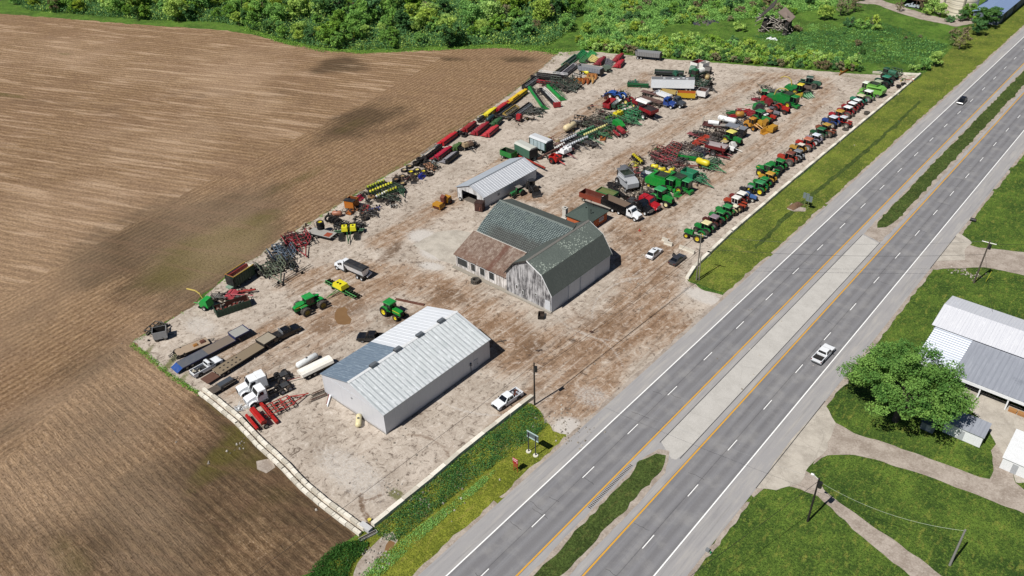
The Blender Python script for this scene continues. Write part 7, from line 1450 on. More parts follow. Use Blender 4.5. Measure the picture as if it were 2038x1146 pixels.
p4('blue_parts', 'attachment', 840, 351, .4, 20, 'royal blue implement lying among the tyres', attachment, '1c2f96', 2.0, 'bucket', '1c2f96')
p4('scrap_sheet', 'scrap', 864, 323, .4, 30, 'pale blue-white sheet metal pieces beside black header', scrap, ['c9d6da', 'aab8bc', '3a3c3e'], 12, 1.8, .8, 71, .5)
p4('tan_implement', 'implement', 853, 331, .5, 340, 'orange-tan implement frame right of the tyres', tillage, 'b58260', 2, 2.6, False, False, 1.4, False, 72)
p4('hose_reel', 'implement', 866, 331, .3, 340, 'thin dark green and tan bar beside the tan implement', attachment, '3a4a3a', 2.2, 'plow')

H = 'combine headers along the field edge'
def hd(px, py, h, deg, label, fn, *a, **k): put('combine_header', label, 'header', px, py, h, deg, H, fn, *a, **k)
hd(858, 303, .6, 194, 'long black and silver grain header, lowest in the header row', grain_head, 6.5, '232428', 'b9bcc0', '8d9094')
hd(880, 306, .6, 194, 'crimson corn header in front of the long black and silver one', corn_head, 5.8, 'b01838', 6)
hd(896, 314, .6, 194, 'corn header with grey snouts and black frame', corn_head, 4.8, '1f2023', 6, '8f8d92')
hd(891, 277, .6, 194, 'scarlet corn header with salmon snouts beside the black boxes', corn_head, 6, 'c2202a', 6)
hd(933, 253, .6, 196, 'dark red corn header hard against the field edge', corn_head, 4.6, '8f2224', 5)
hd(956, 257, .6, 196, 'deep red corn header with wheels behind, middle of the red three', corn_head, 6.0, '98202e', 6)
hd(977, 262, .6, 196, 'pale scarlet corn header, rightmost of the red three', corn_head, 5.0, 'c4353e', 5)
hd(988, 244, .5, 200, 'small dark green header with pointed end beside the red three', corn_head, 3.0, '2f5c34', 3)
hd(908, 293, .6, 200, 'small green header part beside the tan-tank planter', corn_head, 2.6, '4c6a38', 2)
put('black_box', 'black square box, left of two beside the dark red header', 'box', 913, 263, .7, 14, 'black boxes by the headers', attachment, '1d1f22', 2.0, 'crate')
put('black_box', 'black square box, right of two beside the dark red header', 'box', 925, 267, .7, 14, 'black boxes by the headers', attachment, '23272a', 2.0, 'crate')
p4('row_planter', 'planter', 930, 291, .9, 345, 'black-framed planter with two tan round tanks', lambda t: (planter(t, '2a2c2e', '1d1e20', '3a3c3e', 8, .62, ((-.7, 'bfa683'), (.7, '8d7462')), 2.8, boxes=False)))
p4('fertiliser_tank', 'tank', 976, 238, .6, 102, 'dark teal cylinder tank on black cart', tank, '2c4a50', 3, .55, True, True, .4)
p4('fertiliser_tank', 'tank', 957, 238, .5, 102, 'black cylinder lying against the field edge', tank, '303336', 3, .5)
hd(974, 225, .6, 196, 'short yellow corn header at the field edge', corn_head, 4.8, 'd6c82a', 4)
hd(999, 213, .6, 194, 'bright red slim header between two yellow ones', corn_head, 5.6, 'b3222a', 6)
hd(1030, 192, .6, 194, 'long golden yellow corn header stacked at the field edge', corn_head, 8.0, 'dcb81f', 8)
hd(1019, 199, .9, 194, 'second golden yellow header overlapping the long one', corn_head, 6, 'd9a821', 5)
hd(1006, 222, .6, 12, 'black draper header with cream rail beneath the yellow ones', grain_head, 7.0, '1a1b1f', '25262a', '17181b')
hd(1019, 224, .5, 12, 'narrow cream yellow cutter bar beside the black draper', grain_head, 6.0, 'c9a95a', 'a99a78', '2b2a28')
hd(1042, 221, .6, 12, 'black and silver reel header, free-standing in the outer row', grain_head, 8.0, '202226', '9a9ea3', '3a3c40')
p4('drum', 'roller', 1034, 238, .6, 100, 'bright red drum end on a black roller', baler, 'b81f2a', 1.2, '55585c', 1.6)
p4('roller', 'roller', 1052, 235, .5, 10, 'silver roller on black frame beside the red drum', tank, 'a99c8e', 3, .38, True, True, .4)
p4('dark_scrap', 'scrap heap', 1063, 227, .5, 30, 'dark green tangled implement right of the silver reel header', scrap, ['24483a', '2b2c2c', '3c3a36'], 24, 2.4, 1.2, 73, .9)
put2('combine_header', 'long green header with black deck, leftmost of the diagonal three', 'header', (1056, 172), (1087, 216), .9, H, grain_head, 14, '1f9a48', '1d1e20', '17181b', off=90)
put2('combine_header', 'black header with white rollers and red end, middle of the diagonal three', 'header', (1080, 178), (1108, 207), .9, H, lambda t: (grain_head(t, 11, '1e2026', 'd6d6d6', 'c9c9c9'), MB().box(-1, .8, -6.2, -5.6, .2, 1.3, PM('b02a30', .5)).build('red_end', t)), off=90)
put2('combine_header', 'bright green header, rightmost of the diagonal three', 'header', (1096, 172), (1119, 194), .9, H, grain_head, 9.5, '22a84c', '2a7a48', '1f5a38', off=90)
hd(1056, 166, .8, 12, 'black folded header frame behind the diagonal three', grain_head, 6.5, '1f2023', '9b9da0', '2a2b2e')
put2('combine_header', 'long black header lying crosswise with red lower beam', 'header', (1066, 152), (1110, 158), 1.0, H, grain_head, 8.5, '1b1c20', '2c2d33', '7a1c24', off=90)
put2('combine_header', 'black header with white frame crosswise behind the red-beamed one', 'header', (1078, 146), (1122, 151), 1.0, H, grain_head, 8.5, '1d1e22', 'cfd0d2', '2a2b30', off=90)
p4('red_header', 'header', 1090, 163, .8, 100, 'red low header partly buried between black headers', corn_head, 6, 'b02433', 6)
p4('tillage_tool', 'cultivator', 1122, 165, 1.0, 330, 'dark green tangled cultivators below the crosswise headers', tillage, '2c4a3c', 4.4, 7, True, False, 2, True, 74)
p4('tillage_tool', 'cultivator', 1136, 172, .9, 330, 'grey-green spring-tooth frame right of the dark green tangle', tillage, '46584c', 3.6, 5, True, False, 1.6, False, 75)
for i, (px, py, c, lab) in enumerate([(1152, 162, 'a8682a', 'orange-brown cone snout, left of the brown group'), (1162, 162, 'a3582e', 'brown cone snout, middle of the brown group'), (1172, 160, 'c99a5c', 'tan cone snout, right of the brown group'), (1178, 153, 'b87c42', 'long tan snout behind the brown group')]):
    put('combine_header', lab, 'header', px, py, .6, 300, H, corn_head, 2.2, c, 2)
put('plastic_tank', 'bright yellow cylinder tank in front of the silver dump trailer', 'tank', 1163, 142, .9, -10, None, tank, 'd9cf2e', 4, .65)
put('white_parts', 'white round parts above the orange-brown snouts', 'scrap', 1150, 150, .6, 0, None, scrap, ['dcdcda', '2a2a2c', 'e3e3e0'], 14, 2, .8, 76, .8)
put2('dump_trailer', 'silver ribbed dump trailer parked crosswise among headers', 'trailer', (1153, 133), (1197, 141), 2.0, None, dump_trailer, 'b4bac4', 8.5, 2.5, 2.8)
put2('dump_trailer', 'silver ribbed dump trailer with black chassis against the rear hedge', 'trailer', (1264, 105), (1316, 110), 1.9, None, dump_trailer, 'b2b4b6', 8.8, 2.5, 2.8)
hd(1136, 123, .6, 14, 'long pale green header near the rear field corner', grain_head, 9, '4c8a6a', '3a5a4c', '3c6a50')
hd(1119, 140, .6, 14, 'long tan and black header below the pale green one', grain_head, 8.5, '8f8c6c', '3c3c38', '2c2c2a')
hd(1134, 141, .6, 14, 'white-topped black header beside the tan and black one', grain_head, 8.5, 'c2bcc2', '8d8a90', '26262a')
hd(1158, 109, .7, 20, 'dark green boxy header in the rear field corner', corn_head, 5, '1f7a44', 4)
hd(1176, 110, .6, 20, 'light green boxy header beside the dark green corner one', corn_head, 4.4, '3a9a54', 4)
hd(1162, 119, .6, 20, 'green and orange header piece below the corner headers', corn_head, 3.4, '3f7a4c', 3)
hd(1180, 118, .6, 20, 'pale yellow snout header behind the silver dump trailer', corn_head, 3.4, 'd0c27a', 3)
hd(1195, 122, .6, 200, 'dark crimson corn header behind the silver dump trailer', corn_head, 5, '84202c', 5)
hd(1211, 126, .6, 30, 'grey wedge-shaped header right of the dump trailer', corn_head, 4, '6f6e74', 3)
hd(1231, 115, .7, 200, 'dark red corn header, rear one of the isolated red pair', corn_head, 5, '8f1f2c', 5)
hd(1233, 127, .7, 200, 'bright red corn header, front one of the isolated red pair', corn_head, 4.4, 'b01f30', 4)
put('grey_tongue', 'sage green machine front with tan drum, right end of silver dump trailer', 'machine', 1208, 138, .8, -15, None, baler, '6b7a6c', 2.0, '8a8a84', 3)

# --- smaller pieces filling the rows: (px, py, heading, builder, colour, size, label)
def kit(k, t, c, s):
    if k == 'disc': tillage(t, c, 2.6*s, 3.4*s, False, True, 1.0, True, len(c)+int(s*10))
    elif k == 'tine': tillage(t, c, 2.6*s, 3.6*s, False, False, 1.2, True, int(s*13))
    elif k == 'wing': tillage(t, c, 2.8*s, 3.6*s, True, False, 1.2, True, int(s*17))
    elif k == 'plant': planter(t, c, '1c1d20', 'dcdcd8', 6, .7*s, None, 1.6)
    elif k == 'heap': scrap(t, [c, '2a2725', '5c4a3e'], 20, 1.5*s, 1.0*s, int(s*29)+ord(c[1]), 1.0)
    elif k == 'mow': mower(t, c, 2.4*s, 1.8)
    elif k == 'plow': tillage(t, c, 3.2*s, 1.8*s, False, True, .8, True, 5)
    elif k == 'drill': drill(t, c, 3.2*s)
    elif k == 'bal': baler(t, c, 1.7*s, 'c8c4ba', 2.4*s)
    linkage(t, int(s*100)+len(k)+ord(c[0]))
KN = {'disc': ('disc_harrow', 'harrow'), 'tine': ('field_cultivator', 'cultivator'), 'wing': ('folding_cultivator', 'cultivator'), 'plant': ('row_planter', 'planter'), 'heap': ('scrap_heap', 'scrap heap'), 'mow': ('pull_mower', 'mower'), 'plow': ('disc_plough', 'plough'), 'drill': ('grain_drill', 'drill'), 'bal': ('hay_baler', 'baler')}
for px, py, deg, k, c, s, lab in [
    (1134, 293, 0, 'disc', '1c1c22', 1.2, 'black disc harrow between the white-lidded planters and the red one'), (1160, 280, 0, 'disc', '1e2026', 1.3, 'black disc gang behind the largest black planter'), (1142, 272, -5, 'tine', '2a2c38', 1.1, 'slate black tine frame at the upper end of the black planters'),
    (1174, 287, 0, 'plow', '191a1f', 1.2, 'black plough lying right of the black planters'), (1118, 296, 0, 'plant', '6d2028', .9, 'maroon bar with small white lids behind the red planter'), (1112, 290, 10, 'tine', '6b3a30', .8, 'rusty tine bar next to the blue-panelled wagon corner'),
    (1206, 255, 0, 'disc', '2c5a3a', 1.2, 'dark green disc bar between the two long green planters'), (1196, 268, 0, 'plow', '1f6a3c', 1.2, 'green plough beam in front of the long green planter'), (1182, 248, 0, 'disc', '3a3530', 1.3, 'grey-brown disc gang behind the grey mesh walkway planter'), (1166, 247, 0, 'tine', '3c4a34', 1.1, 'olive tine frame right of the cream tank wagon'),
    (1214, 233, 0, 'disc', '34403a', 1.2, 'dark grey-green disc gang behind the twin yellow tank'), (1202, 229, 0, 'heap', '4a3a34', 1.2, 'brown heap of arms at the upper end of the green rows'), (1222, 242, 0, 'plow', '24603c', 1.2, 'green beam plough left of the bright green long box'), (1240, 227, 0, 'plant', '1f7a46', 1., 'small green planter right of the twin yellow tank'),
    (1262, 233, 0, 'disc', '236a44', 1.1, 'green disc gang at the front end below the air drill'), (1253, 243, 0, 'tine', '1d5c3a', 1.0, 'green tine frame tip nearest the lane, right of the long box'), (1226, 257, 0, 'heap', '2f5c44', 1.0, 'green and silver parts heap around the long green box'), (1211, 266, 0, 'heap', '7c6a3c', 1.0, 'mustard and black parts heap beside the orange mower deck'),
    (1270, 218, 0, 'disc', '2c3c34', 1.1, 'dark disc gang squeezed behind the red grain cart'), (1236, 216, 0, 'heap', '5c2a30', 1.0, 'maroon parts heap under the pale green tube'), (1244, 190, 0, 'heap', '2a2c38', 1.0, 'black frame heap at the rear of the blue loader tractor'), (1220, 186, 20, 'mow', '2c5ab0', .9, 'blue mower deck in front of the blue loader tractor'),
    (1283, 196, 0, 'heap', '5a4038', 1.2, 'rusty iron heap between antique tractors and bed frame'), (1303, 207, 0, 'heap', '4c4644', 1.2, 'grey axle heap beneath the rusty bed frame'), (1290, 186, 0, 'plow', '6b4440', 1.2, 'thin rusty beam implement above the antique tractors'), (1386, 160, 280, 'heap', '235c40', 1.2, 'green hose heap between box trailer and sprayer'), (1408, 144, 280, 'bal', '4f4a48', 1.0, 'grey-brown drum machine right of the green sprayer'), (1408, 166, 280, 'disc', '26443a', 1.0, 'dark green gang beneath the tan tank'), (1402, 178, 280, 'tine', '2c2f30', .9, 'black tine frame above the white feeder box'), (1378, 143, 280, 'bal', '2a6a50', .9, 'teal drum machine touching the far draper trailer'),
    (1330, 308, 0, 'disc', '3a2a28', 1.3, 'dark disc gang under the crimson cultivators'), (1345, 309, 0, 'tine', '24503a', 1.2, 'green tine frame between crimson cultivators and grain head'), (1350, 318, 0, 'disc', '2c2a2a', 1.1, 'black disc gang left of the diagonal green grain head'), (1310, 308, 0, 'wing', '7a2c30', 1.1, 'red folding frame at the left edge of the crimson tangle'), (1318, 325, 0, 'plow', '4a2c2a', 1.2, 'brown plough in front of the crimson cultivators'), (1346, 290, 0, 'tine', '4a4040', 1.2, 'grey-brown frame above the red and green cultivator'),
    (1376, 287, 0, 'heap', '3c3634', 1.3, 'black parts heap left of the orange-red mower'), (1388, 285, 0, 'mow', 'b5402e', 1.0, 'second orange-red mower bar in front of the larger one'), (1383, 270, 0, 'plow', '8f2c38', 1.2, 'crimson plough left of the black disc harrow'), (1410, 283, 0, 'disc', '37302e', 1.2, 'black disc gang between red mower and dark red cart'), (1413, 271, 0, 'tine', '3c2a2a', 1.1, 'maroon tine frame behind the orange-red mower'), (1392, 299, 0, 'tine', '23283c', 1.1, 'navy frame below the orange-red mowers'), (1384, 310, 0, 'disc', '2b4a3a', 1.1, 'dark green gang between grain head and yellow tank sprayer'), (1447, 301, 0, 'heap', '3a2a2c', 1.2, 'dark heap at the tail of the dark red cart'), (1458, 296, 0, 'bal', 'd0cfca', .8, 'small white engine housing by the white and tan tractor'), (1421, 321, 0, 'disc', '1f5a38', 1., 'green gang at the front of the yellow tank sprayer'),
    (1386, 349, 0, 'tine', '1d7a50', 1.2, 'green frame between teal grinder and its long tongue'), (1362, 354, 0, 'disc', '2a5a40', 1.1, 'dark green gang under the teal grinder'), (1352, 340, 0, 'heap', '8f8468', 1.1, 'beige parts heap beside the cream box'), (1296, 341, 0, 'disc', '2a4a34', 1.2, 'dark green gang between navy machine and yellow tanks'), (1268, 350, 60, 'heap', '2c2826', 1.4, 'black engine heap right of the white combine'), (1259, 372, 60, 'heap', '8a7a68', 1.3, 'tan scrap heap before the white combine'), (1272, 385, 60, 'heap', '4c4642', 1.3, 'dark chassis heap behind the black semi'), (1297, 386, 0, 'disc', '35312e', 1.2, 'black gang left of the green tractor near the red semi'), (1246, 343, 60, 'bal', '6f7278', 1.1, 'grey open machine body behind the white combine'), (1254, 331, 60, 'heap', 'c2b840', 1.0, 'yellow lids heap at the row edge by the seed boxes'), (1226, 369, 65, 'plow', '1c1d20', 1.3, 'second black frame beside the long folded header'), (1333, 351, 0, 'tine', '1f7a3a', 1.2, 'green reel frame above the long green combine'), (1360, 377, 0, 'mow', '1f8038', 1.0, 'green head in front of the second combine'), (1328, 397, 0, 'bal', '1f8038', .8, 'green weight bracket before the green tractor by red semi'),
    (1492, 238, 0, 'heap', '6a3a34', 1.2, 'brown parts heap between orange tank and orange loader'), (1484, 245, 0, 'heap', '2c2a2c', 1.2, 'black chain heap left of the orange loader'), (1462, 245, 0, 'tine', '3a4a5c', 1.0, 'blue-grey frame between long tank and grey canopies'), (1495, 226, 0, 'mow', '9a2c34', 1.0, 'crimson mower right of the red hay mower'), (1512, 219, 0, 'bal', '3a3036', .9, 'dark machine between green mower and scarlet tractor'), (1470, 224, 0, 'mow', '8a2430', 1.0, 'small crimson mower left of the red hay mower'), (1516, 207, 0, 'mow', '23703c', 1.0, 'second green mower touching the green hay mower'), (1530, 208, 0, 'bal', '8a2630', .9, 'crimson box machine beside the red round blower'), (1546, 205, 0, 'disc', '24402c', 1.0, 'dark green gang under the long green combine body, second row'), (1544, 184, 0, 'plow', '2a3a30', 1.2, 'black-green frame above the pull chopper'), (1602, 182, 0, 'disc', '3a3c30', 1.0, 'dark olive gang between yellow head and stripped tractor'), (1432, 262, 0, 'heap', '4a3430', 1.1, 'rust heap under the flat pale wagon'), (1422, 279, 0, 'disc', '322a2a', 1.0, 'black gang left of the yellow-roofed tractor'),
    (550, 522, 340, 'disc', '4a5548', 1.3, 'olive grey disc gang between slate blue and grey-green cultivators'), (524, 538, 340, 'disc', '55604e', 1.0, 'olive folded frame left of the grey-green cultivator'), (555, 493, 340, 'disc', '5f7080', 1.0, 'pale slate folded frame behind the slate blue cultivator'), (573, 496, 340, 'disc', '3a3f48', 1.2, 'dark gang in front of the slate blue cultivator'), (602, 472, 340, 'disc', '2c2826', 1.3, 'black gang with discs right of the crimson harrow'), (580, 470, 340, 'disc', '6b2228', 1.0, 'dark red upright wing behind the crimson disc harrow'), (575, 523, 340, 'plow', '3a4038', 1.2, 'dark plough right of the olive grey gang'), (680, 447, 280, 'disc', '26282a', 1.0, 'black row units left of the yellow-tank planter'), (711, 448, 280, 'disc', '2a2c2e', 1.1, 'black row units right of the yellow-tank planter'),
    (708, 415, 0, 'heap', '8a5a38', 1.0, 'brown linkage heap between orange feeder and tiller'), (736, 423, 0, 'disc', '2a2a2c', .9, 'small black gang before the blue plough'), (764, 392, 0, 'plant', '24402a', .8, 'short planter bar with white lids below the yellow boxes'), (786, 373, 0, 'disc', '2a4632', 1.1, 'dark green gang at the right end of the yellow planters'), (741, 381, 0, 'heap', '3a5a30', .9, 'green and black heap at the left end of the yellow planters'), (780, 394, 0, 'disc', '23382a', 1.0, 'dark planter gang nearest the lane by the yellow boxes'), (792, 354, 0, 'heap', '4a3c30', .9, 'brown hub heap behind the stacked tyres'), (820, 353, 0, 'heap', '6b5a48', .9, 'tan hub heap in front of the tyre group'), (858, 334, 0, 'heap', '9a6a48', 1.1, 'tan casting heap right of the tyre group'), (868, 318, 14, 'heap', '2a2c2e', 1.0, 'black parts heap at the foot of the crimson header'),
    (1010, 232, 14, 'disc', '232528', 1.2, 'black gang between cream cutter bar and silver reel header'), (1058, 222, 14, 'tine', '2b332f', 1.2, 'dark frame behind the silver roller'), (1070, 220, 14, 'disc', '2c3c34', 1.0, 'green-black gang at the right end by the roller'), (938, 287, 330, 'disc', '26282a', 1.1, 'black disc row behind the tan-tank planter'), (985, 232, 14, 'heap', '3a4a3a', 1.0, 'olive heap between yellow header and red slim one'), (1070, 182, 14, 'heap', '2c2e30', 1.2, 'black parts heap between the first two diagonal headers'), (1088, 168, 14, 'heap', '7a2a30', 1.2, 'red and black parts heap above the diagonal headers'), (1100, 166, 14, 'wing', '30463a', 1.1, 'green-black folded frame under the crosswise headers'), (1112, 172, 0, 'wing', '2a4034', 1.2, 'dark green folded frame right of the third diagonal header'), (1128, 178, 0, 'disc', '2c322e', 1.2, 'black gang in front of the dark green tangle'), (1146, 172, 0, 'disc', '33302c', 1.1, 'black gang left of the brown cone snouts'), (1140, 160, 0, 'wing', '2a3834', 1.1, 'dark folded frame behind the brown cone snouts'), (1064, 160, 14, 'heap', '2a2a2e', 1.1, 'black heap beneath the folded header frame'), (1145, 130, 14, 'heap', '34463c', 1.2, 'green-grey heap left of the silver dump trailer'), (1170, 122, 14, 'heap', '3a5a44', 1.0, 'green heap between corner headers and the dump trailer')]:
    G = M2 if px > 1225+(320-py)*.9 else M3; G = M4 if (px < 1075 and py < 500) or (px < 1175 and py < 185) else G
    put(KN[k][0], lab, KN[k][1], px, py, .6, deg, G, lambda t, k=k, c=c, s=s: kit(k, t, c, s))

# --- loose machines in the open yard
put('articulated_tractor', 'big green articulated tractor with dual wheels towing the yellow-tank planter', 'tractor', 616, 601, 1.8, 263, None, tractor4, body='1fa046', roof='24a84c', rim='b9a94a', dual=True, s=1.08, grey=True, stripe='d9c72f')
put2('row_planter', 'wide green planter with yellow central tank behind the articulated tractor', 'planter', (695, 563), (660, 583), 1.0, None, lambda t: (planter(t, '2f8f3c', '22301f', '2c5a34', 14, .72, None, 3.2, boxes=False), MB().box(-1.2, .9, -1.5, 1.5, 1.25, 2.15, PM('dcd022', .4), .85, .85).build('tank', t), [MB().cyl((.1, y, 2.15), (.1, y, 2.22), .25, BLK(), 10).build('tank_lid', t) for y in (-.5, .3)]))
put2('tender_truck', 'white seed tender truck with black tarp and blue front fender', 'truck', (716, 541), (662, 517), 1.3, None, lambda t: tender_truck(t))
put('farm_tractor', 'green cab tractor with yellow rims standing alone by the white building', 'tractor', 781, 615, 1.6, 2, None, tractor, body='1f9a38', roof='239a44', rim='dccb1f', s=1.2, stripe='d9c72f')
put('pickup_truck', 'black pickup half hidden behind the white building wall', 'pickup', 741, 669, 1.0, 215, None, pickup, '1c1d21', True)
put('yellow_roller', 'yellow and brown soil compactor near the gable shed door', 'compactor', 882, 401, 1.2, 278, None, lambda t: (roller(t), setattr(t, 'scale', (1.3, 1.3, 1.25))))
put('rusty_tank_box', 'dark rusty cubic fuel box at the gable shed corner', 'box', 955, 412, .9, 20, None, lambda t: (MB().box(-1, 1, -.9, .9, .1, 2.3, PM('4a2a24', .8)).build('shell', t), MB().box(-1.05, 1.05, -.95, .95, 2.3, 2.36, PM('3a2420', .8)).build('lid', t), MB().cyl((.2, -.95, .3), (.5, -1.0, 1.4), .06, PM('c0806a')).build('hose', t)))
put('farm_tractor', 'green compact tractor with front loader beside the gable shed wall', 'tractor', 1029, 383, 1.0, 262, None, tractor, body='2c7a44', ctype='rops', roof='9a948a', rim='5c5e58', s=.95)
put('fork_truck', 'black rough-terrain forklift with yellow part right of the compact tractor', 'forklift', 1059, 371, 1.2, 330, None, lambda t: (loader(t, '2a2b2e', '33353a'), MB().box(-1.6, -.9, -.4, .4, 1.72, 2.1, PM('cfc46a')).build('seat', t), MB().box(3.0, 3.1, -.8, .8, .3, 2.6, BLK(), 1, .9).build('mast', t)))
put('trailer_wheel', 'pale wheel leaning at the gable shed door', 'wheel', 916, 396, .5, 0, None, tyre_upright, .5, .25, 'c9c9c4')
put('worn_tyre', 'pair of stacked tractor tyres in front of the lean-to barn wall', 'tyres', 946, 559, .4, 0, None, tyre_stack, 2, .95, .42, None, False, True)
put('fire_pit_box', 'small black open steel box at the barn front corner', 'box', 1077, 628, .4, 35, None, attachment, '1c1815', 1.8, 'crate', '3a2c24')
put('rusty_beam', 'long rusty beam lying on the dirt behind the white building', 'beam', 816, 601, .1, 20, None, lambda t: MB().box(-3.3, 3.3, -.3, .3, 0, .22, RUST(), .98, .8).build('beam_body', t))
for px, py, c_, lab in ((1177, 660, '5b3f33', 'brown scrap of metal lying alone on the open dirt'), (1073, 697, '54453c', 'dark clod of rubber near the pole shadow'), (996, 680, '3b3431', 'black debris piece beside the white building corner')):
    put('debris', lab, 'debris', px, py, .1, 20, None, scrap, [c_], 3, .4, .2, px, .25)
put('pickup_truck', 'white crew-cab pickup with rusty load parked by the barrier wall', 'pickup', 1010, 790, 1.2, 264, None, pickup, 'dfe2e6', True, '1b1c1f', ['8a4a38', '6d3a30', 'b9bcc4'])
put('parked_car', 'white sport utility car parked near the lot entrance', 'car', 1302, 502, .9, 93, None, car, 'dde0e3', True)
put('parked_car', 'dark grey sedan with its left door open near the entrance wall', 'car', 1348, 515, .8, 90, None, car, '43454b', False, True)
t = put('pickup_truck', 'white pickup truck driving on the right carriageway', 'pickup', 1639, 702, 1.0, 88, None, pickup, 'e2e4e7', True, '17181b'); t.location.z = .062
t = put('moving_car', 'black car driving on the left carriageway far up the highway', 'car', 1915, 200, .8, 270, None, car, '121418', True); t.location.z = .062
t = put('pickup_truck', 'pale grey old pickup parked by the pole barn and silos', 'pickup', 1817, 10, 1.0, 178, None, pickup, 'b9c4cc', False); t.location.z = .0

# --- signs
def sign(name, label, cat, p1, p2, fn): A, B = W(*p1), W(*p2); d = B-A; t = thing(name, label, cat, (*((A+B)/2)[:2], .04), math.atan2(d.y, d.x)); fn(t, d.length); return t
def two_post(t, D):
    for x in (-D/2, D/2): m = MB(); m.cyl((x, 0, .12), (x, 0, 4.3), .09, PM('4b4f50', .7), 6); p = m.build('post', t); m = MB(); m.cyl((x, 0, 0), (x, 0, .14), .42, PM('d3cfc0', .9), 14); m.build('footing', p)
    m = MB(); m.box(-D/2-.35, D/2+.5, .1, .16, 3.1, 4.5, PM('7a888c', .5, .3)); b = m.build('board', t); m = MB(); m.box(-D/2-.35, D/2+.5, .05, .1, 4.3, 4.5, PM('b9d0cc', .5)); m.box(-D/2-.35, D/2+.5, .05, .1, 3.1, 3.3, PM('b9d0cc', .5)); m.build('stiffener', b)
sign('guide_sign', 'large highway guide sign seen from behind on two posts with white footings', 'sign', (1052, 899), (1066, 907), two_post)
def red_sign(t, D):
    for x in (-D/2, D/2): MB().cyl((x, 0, 0), (x, 0, 2.4), .06, PM('c0502a', .6), 6).build('post', t)
    m = MB(); m.box(-D/2-.15, D/2+.15, -.06, .04, 1.7, 2.75, PM('b9202f', .5)); b = m.build('board', t)
    m = MB(); pk = PM('e6b9bf', .5); m.box(-D/2-.13, D/2+.13, -.085, -.062, 2.55, 2.72, pk); m.box(-D/2-.13, -D/2-.02, -.085, -.062, 2.2, 2.55, pk); m.box(-.3, .25, -.085, -.062, 2.2, 2.38, pk); m.box(.3, .42, -.085, -.062, 1.95, 2.3, pk); m.build('lettering', b)
    m = MB(); m.box(-D/2+.05, D/2-.05, -.03, .03, .9, 1.68, PM('a5542a', .7)); m.build('lower_panel', t)
sign('red_roadside_sign', 'small red and pink sign on orange posts in the dry verge', 'sign', (1023, 936), (1030, 940), red_sign)
def pair_sign(t, D):
    MB().cyl((0, 0, 0), (0, 0, 3.6), .06, PM('8fa06c', .6), 6).build('post', t); MB().box(-.75, .75, .07, .1, 2.2, 3.7, PM('93a3aa', .4, .3)).build('board', t)
for px, py, lab in ((1600, 412, 'blue-grey sign back, left of the pair by the dirt mound'), (1606, 418, 'blue-grey sign back, right of the pair by the dirt mound')):
    p = W(px, py); t = thing('road_sign', lab, 'sign', (p.x, p.y, .03), R(0), 'paired signs by the dirt mound'); pair_sign(t, 1)
t = thing('culvert_mound', 'brown log-shaped dirt mound in the verge beside paired signs', 'dirt mound', (*W(1583, 410)[:2], .03), R(80)); m = MB(); rr = random.Random(2)
vs = []; fs = []
for i in range(13):
    for j in range(9):
        u = i/12*2-1; v = j/8*2-1; vs.append((u*2.3, v*1.0, max(-.05, .8*(1-abs(u)**2.5)*(1-v*v)+rr.uniform(-.06, .06))))
for i in range(12):
    for j in range(8): fs.append((i*9+j, (i+1)*9+j, (i+1)*9+j+1, i*9+j+1))
m.add(vs, fs, PM('7d5f46', .95, 0, .6)); m.build('mound', t)
sheet('washout', px_poly([(1566, 416), (1575, 404), (1592, 412), (1604, 414), (1603, 421), (1580, 421)]), .05, .4, G_DRIVE, None, .06)

# --- utility poles and wires
TOPS = {}
def pole(key, base, h, label, arm=None, arm_rot=0, r=.16, col='4a423c', lean=(0, 0), transformer=False, lamp=False, armcol=None, z=LZ):
    B = W(*base); t = thing('utility_pole', label, 'utility pole', (B.x, B.y, z)); tx, ty = lean; c = PM(col, .9)
    MB().cyl((0, 0, 0), (tx, ty, h), r, c, 9, r*.72).build('shaft', t)
    if arm:
        ca, sa = math.cos(R(arm_rot)), math.sin(R(arm_rot)); k = (h-.5)/h; px, py, pz = tx*k, ty*k, h-.5; MB().bar((px-ca*arm, py-sa*arm, pz), (px+ca*arm, py+sa*arm, pz), .16, PM(armcol or 'b5afa6', .8)).build('crossarm', t)
        for q in (-.9, -.35, .35, .9): MB().cyl((px+ca*arm*q, py+sa*arm*q, pz+.08), (px+ca*arm*q, py+sa*arm*q, pz+.28), .06, PM('8d8f92', .3), 6).build('insulator', t)
    if transformer: MB().cyl((tx*.85+.35, ty*.85, h*.82), (tx*.85+.35, ty*.85, h*.82+1.0), .28, PM('b9bcbc' if transformer == 'w' else '2c2d2f', .4), 10).build('transformer', t)
    if lamp: MB().bar((tx, ty, h-.3), (tx-.9, ty+.2, h-.1), .07, PM('c9c9c9')).build('lamp_arm', t); MB().cyl((tx-1.2, ty+.25, h-.2), (tx-.8, ty+.18, h-.1), .16, PM('e2e2e0'), 8).build('lamp_head', t)
    TOPS[key] = Vector((B.x+tx, B.y+ty, z+h)); return t
pole('A', (1064, 806), 9.3, 'dark utility pole with small transformer at the end of the ditch barrier', None, transformer='d', col='2a2522')
pole('B', (1386, 557), 11.4, 'pale grey twin utility pole at the lot entrance', 1.2, 10, .15, '8d877d', (.0, -.3), z=.04)
o = thing('guy_pole', 'second pale pole standing right against the entrance utility pole', 'utility pole', (*W(1391, 558)[:2], .04)); MB().cyl((0, 0, 0), (-.1, -.3, 6.5), .12, PM('9a948a', .9), 8, .1).build('shaft', o)
pole('C', (1607, 1038), 9.0, 'black utility pole with white lamp beside the lower gravel drive', None, transformer='d', lamp=True, col='25211e', z=.03)
pole('D', (1890, 1125), 7.3, 'pale bare pole at the lower right lawn', None, col='9c9a96', r=.17, z=.03)
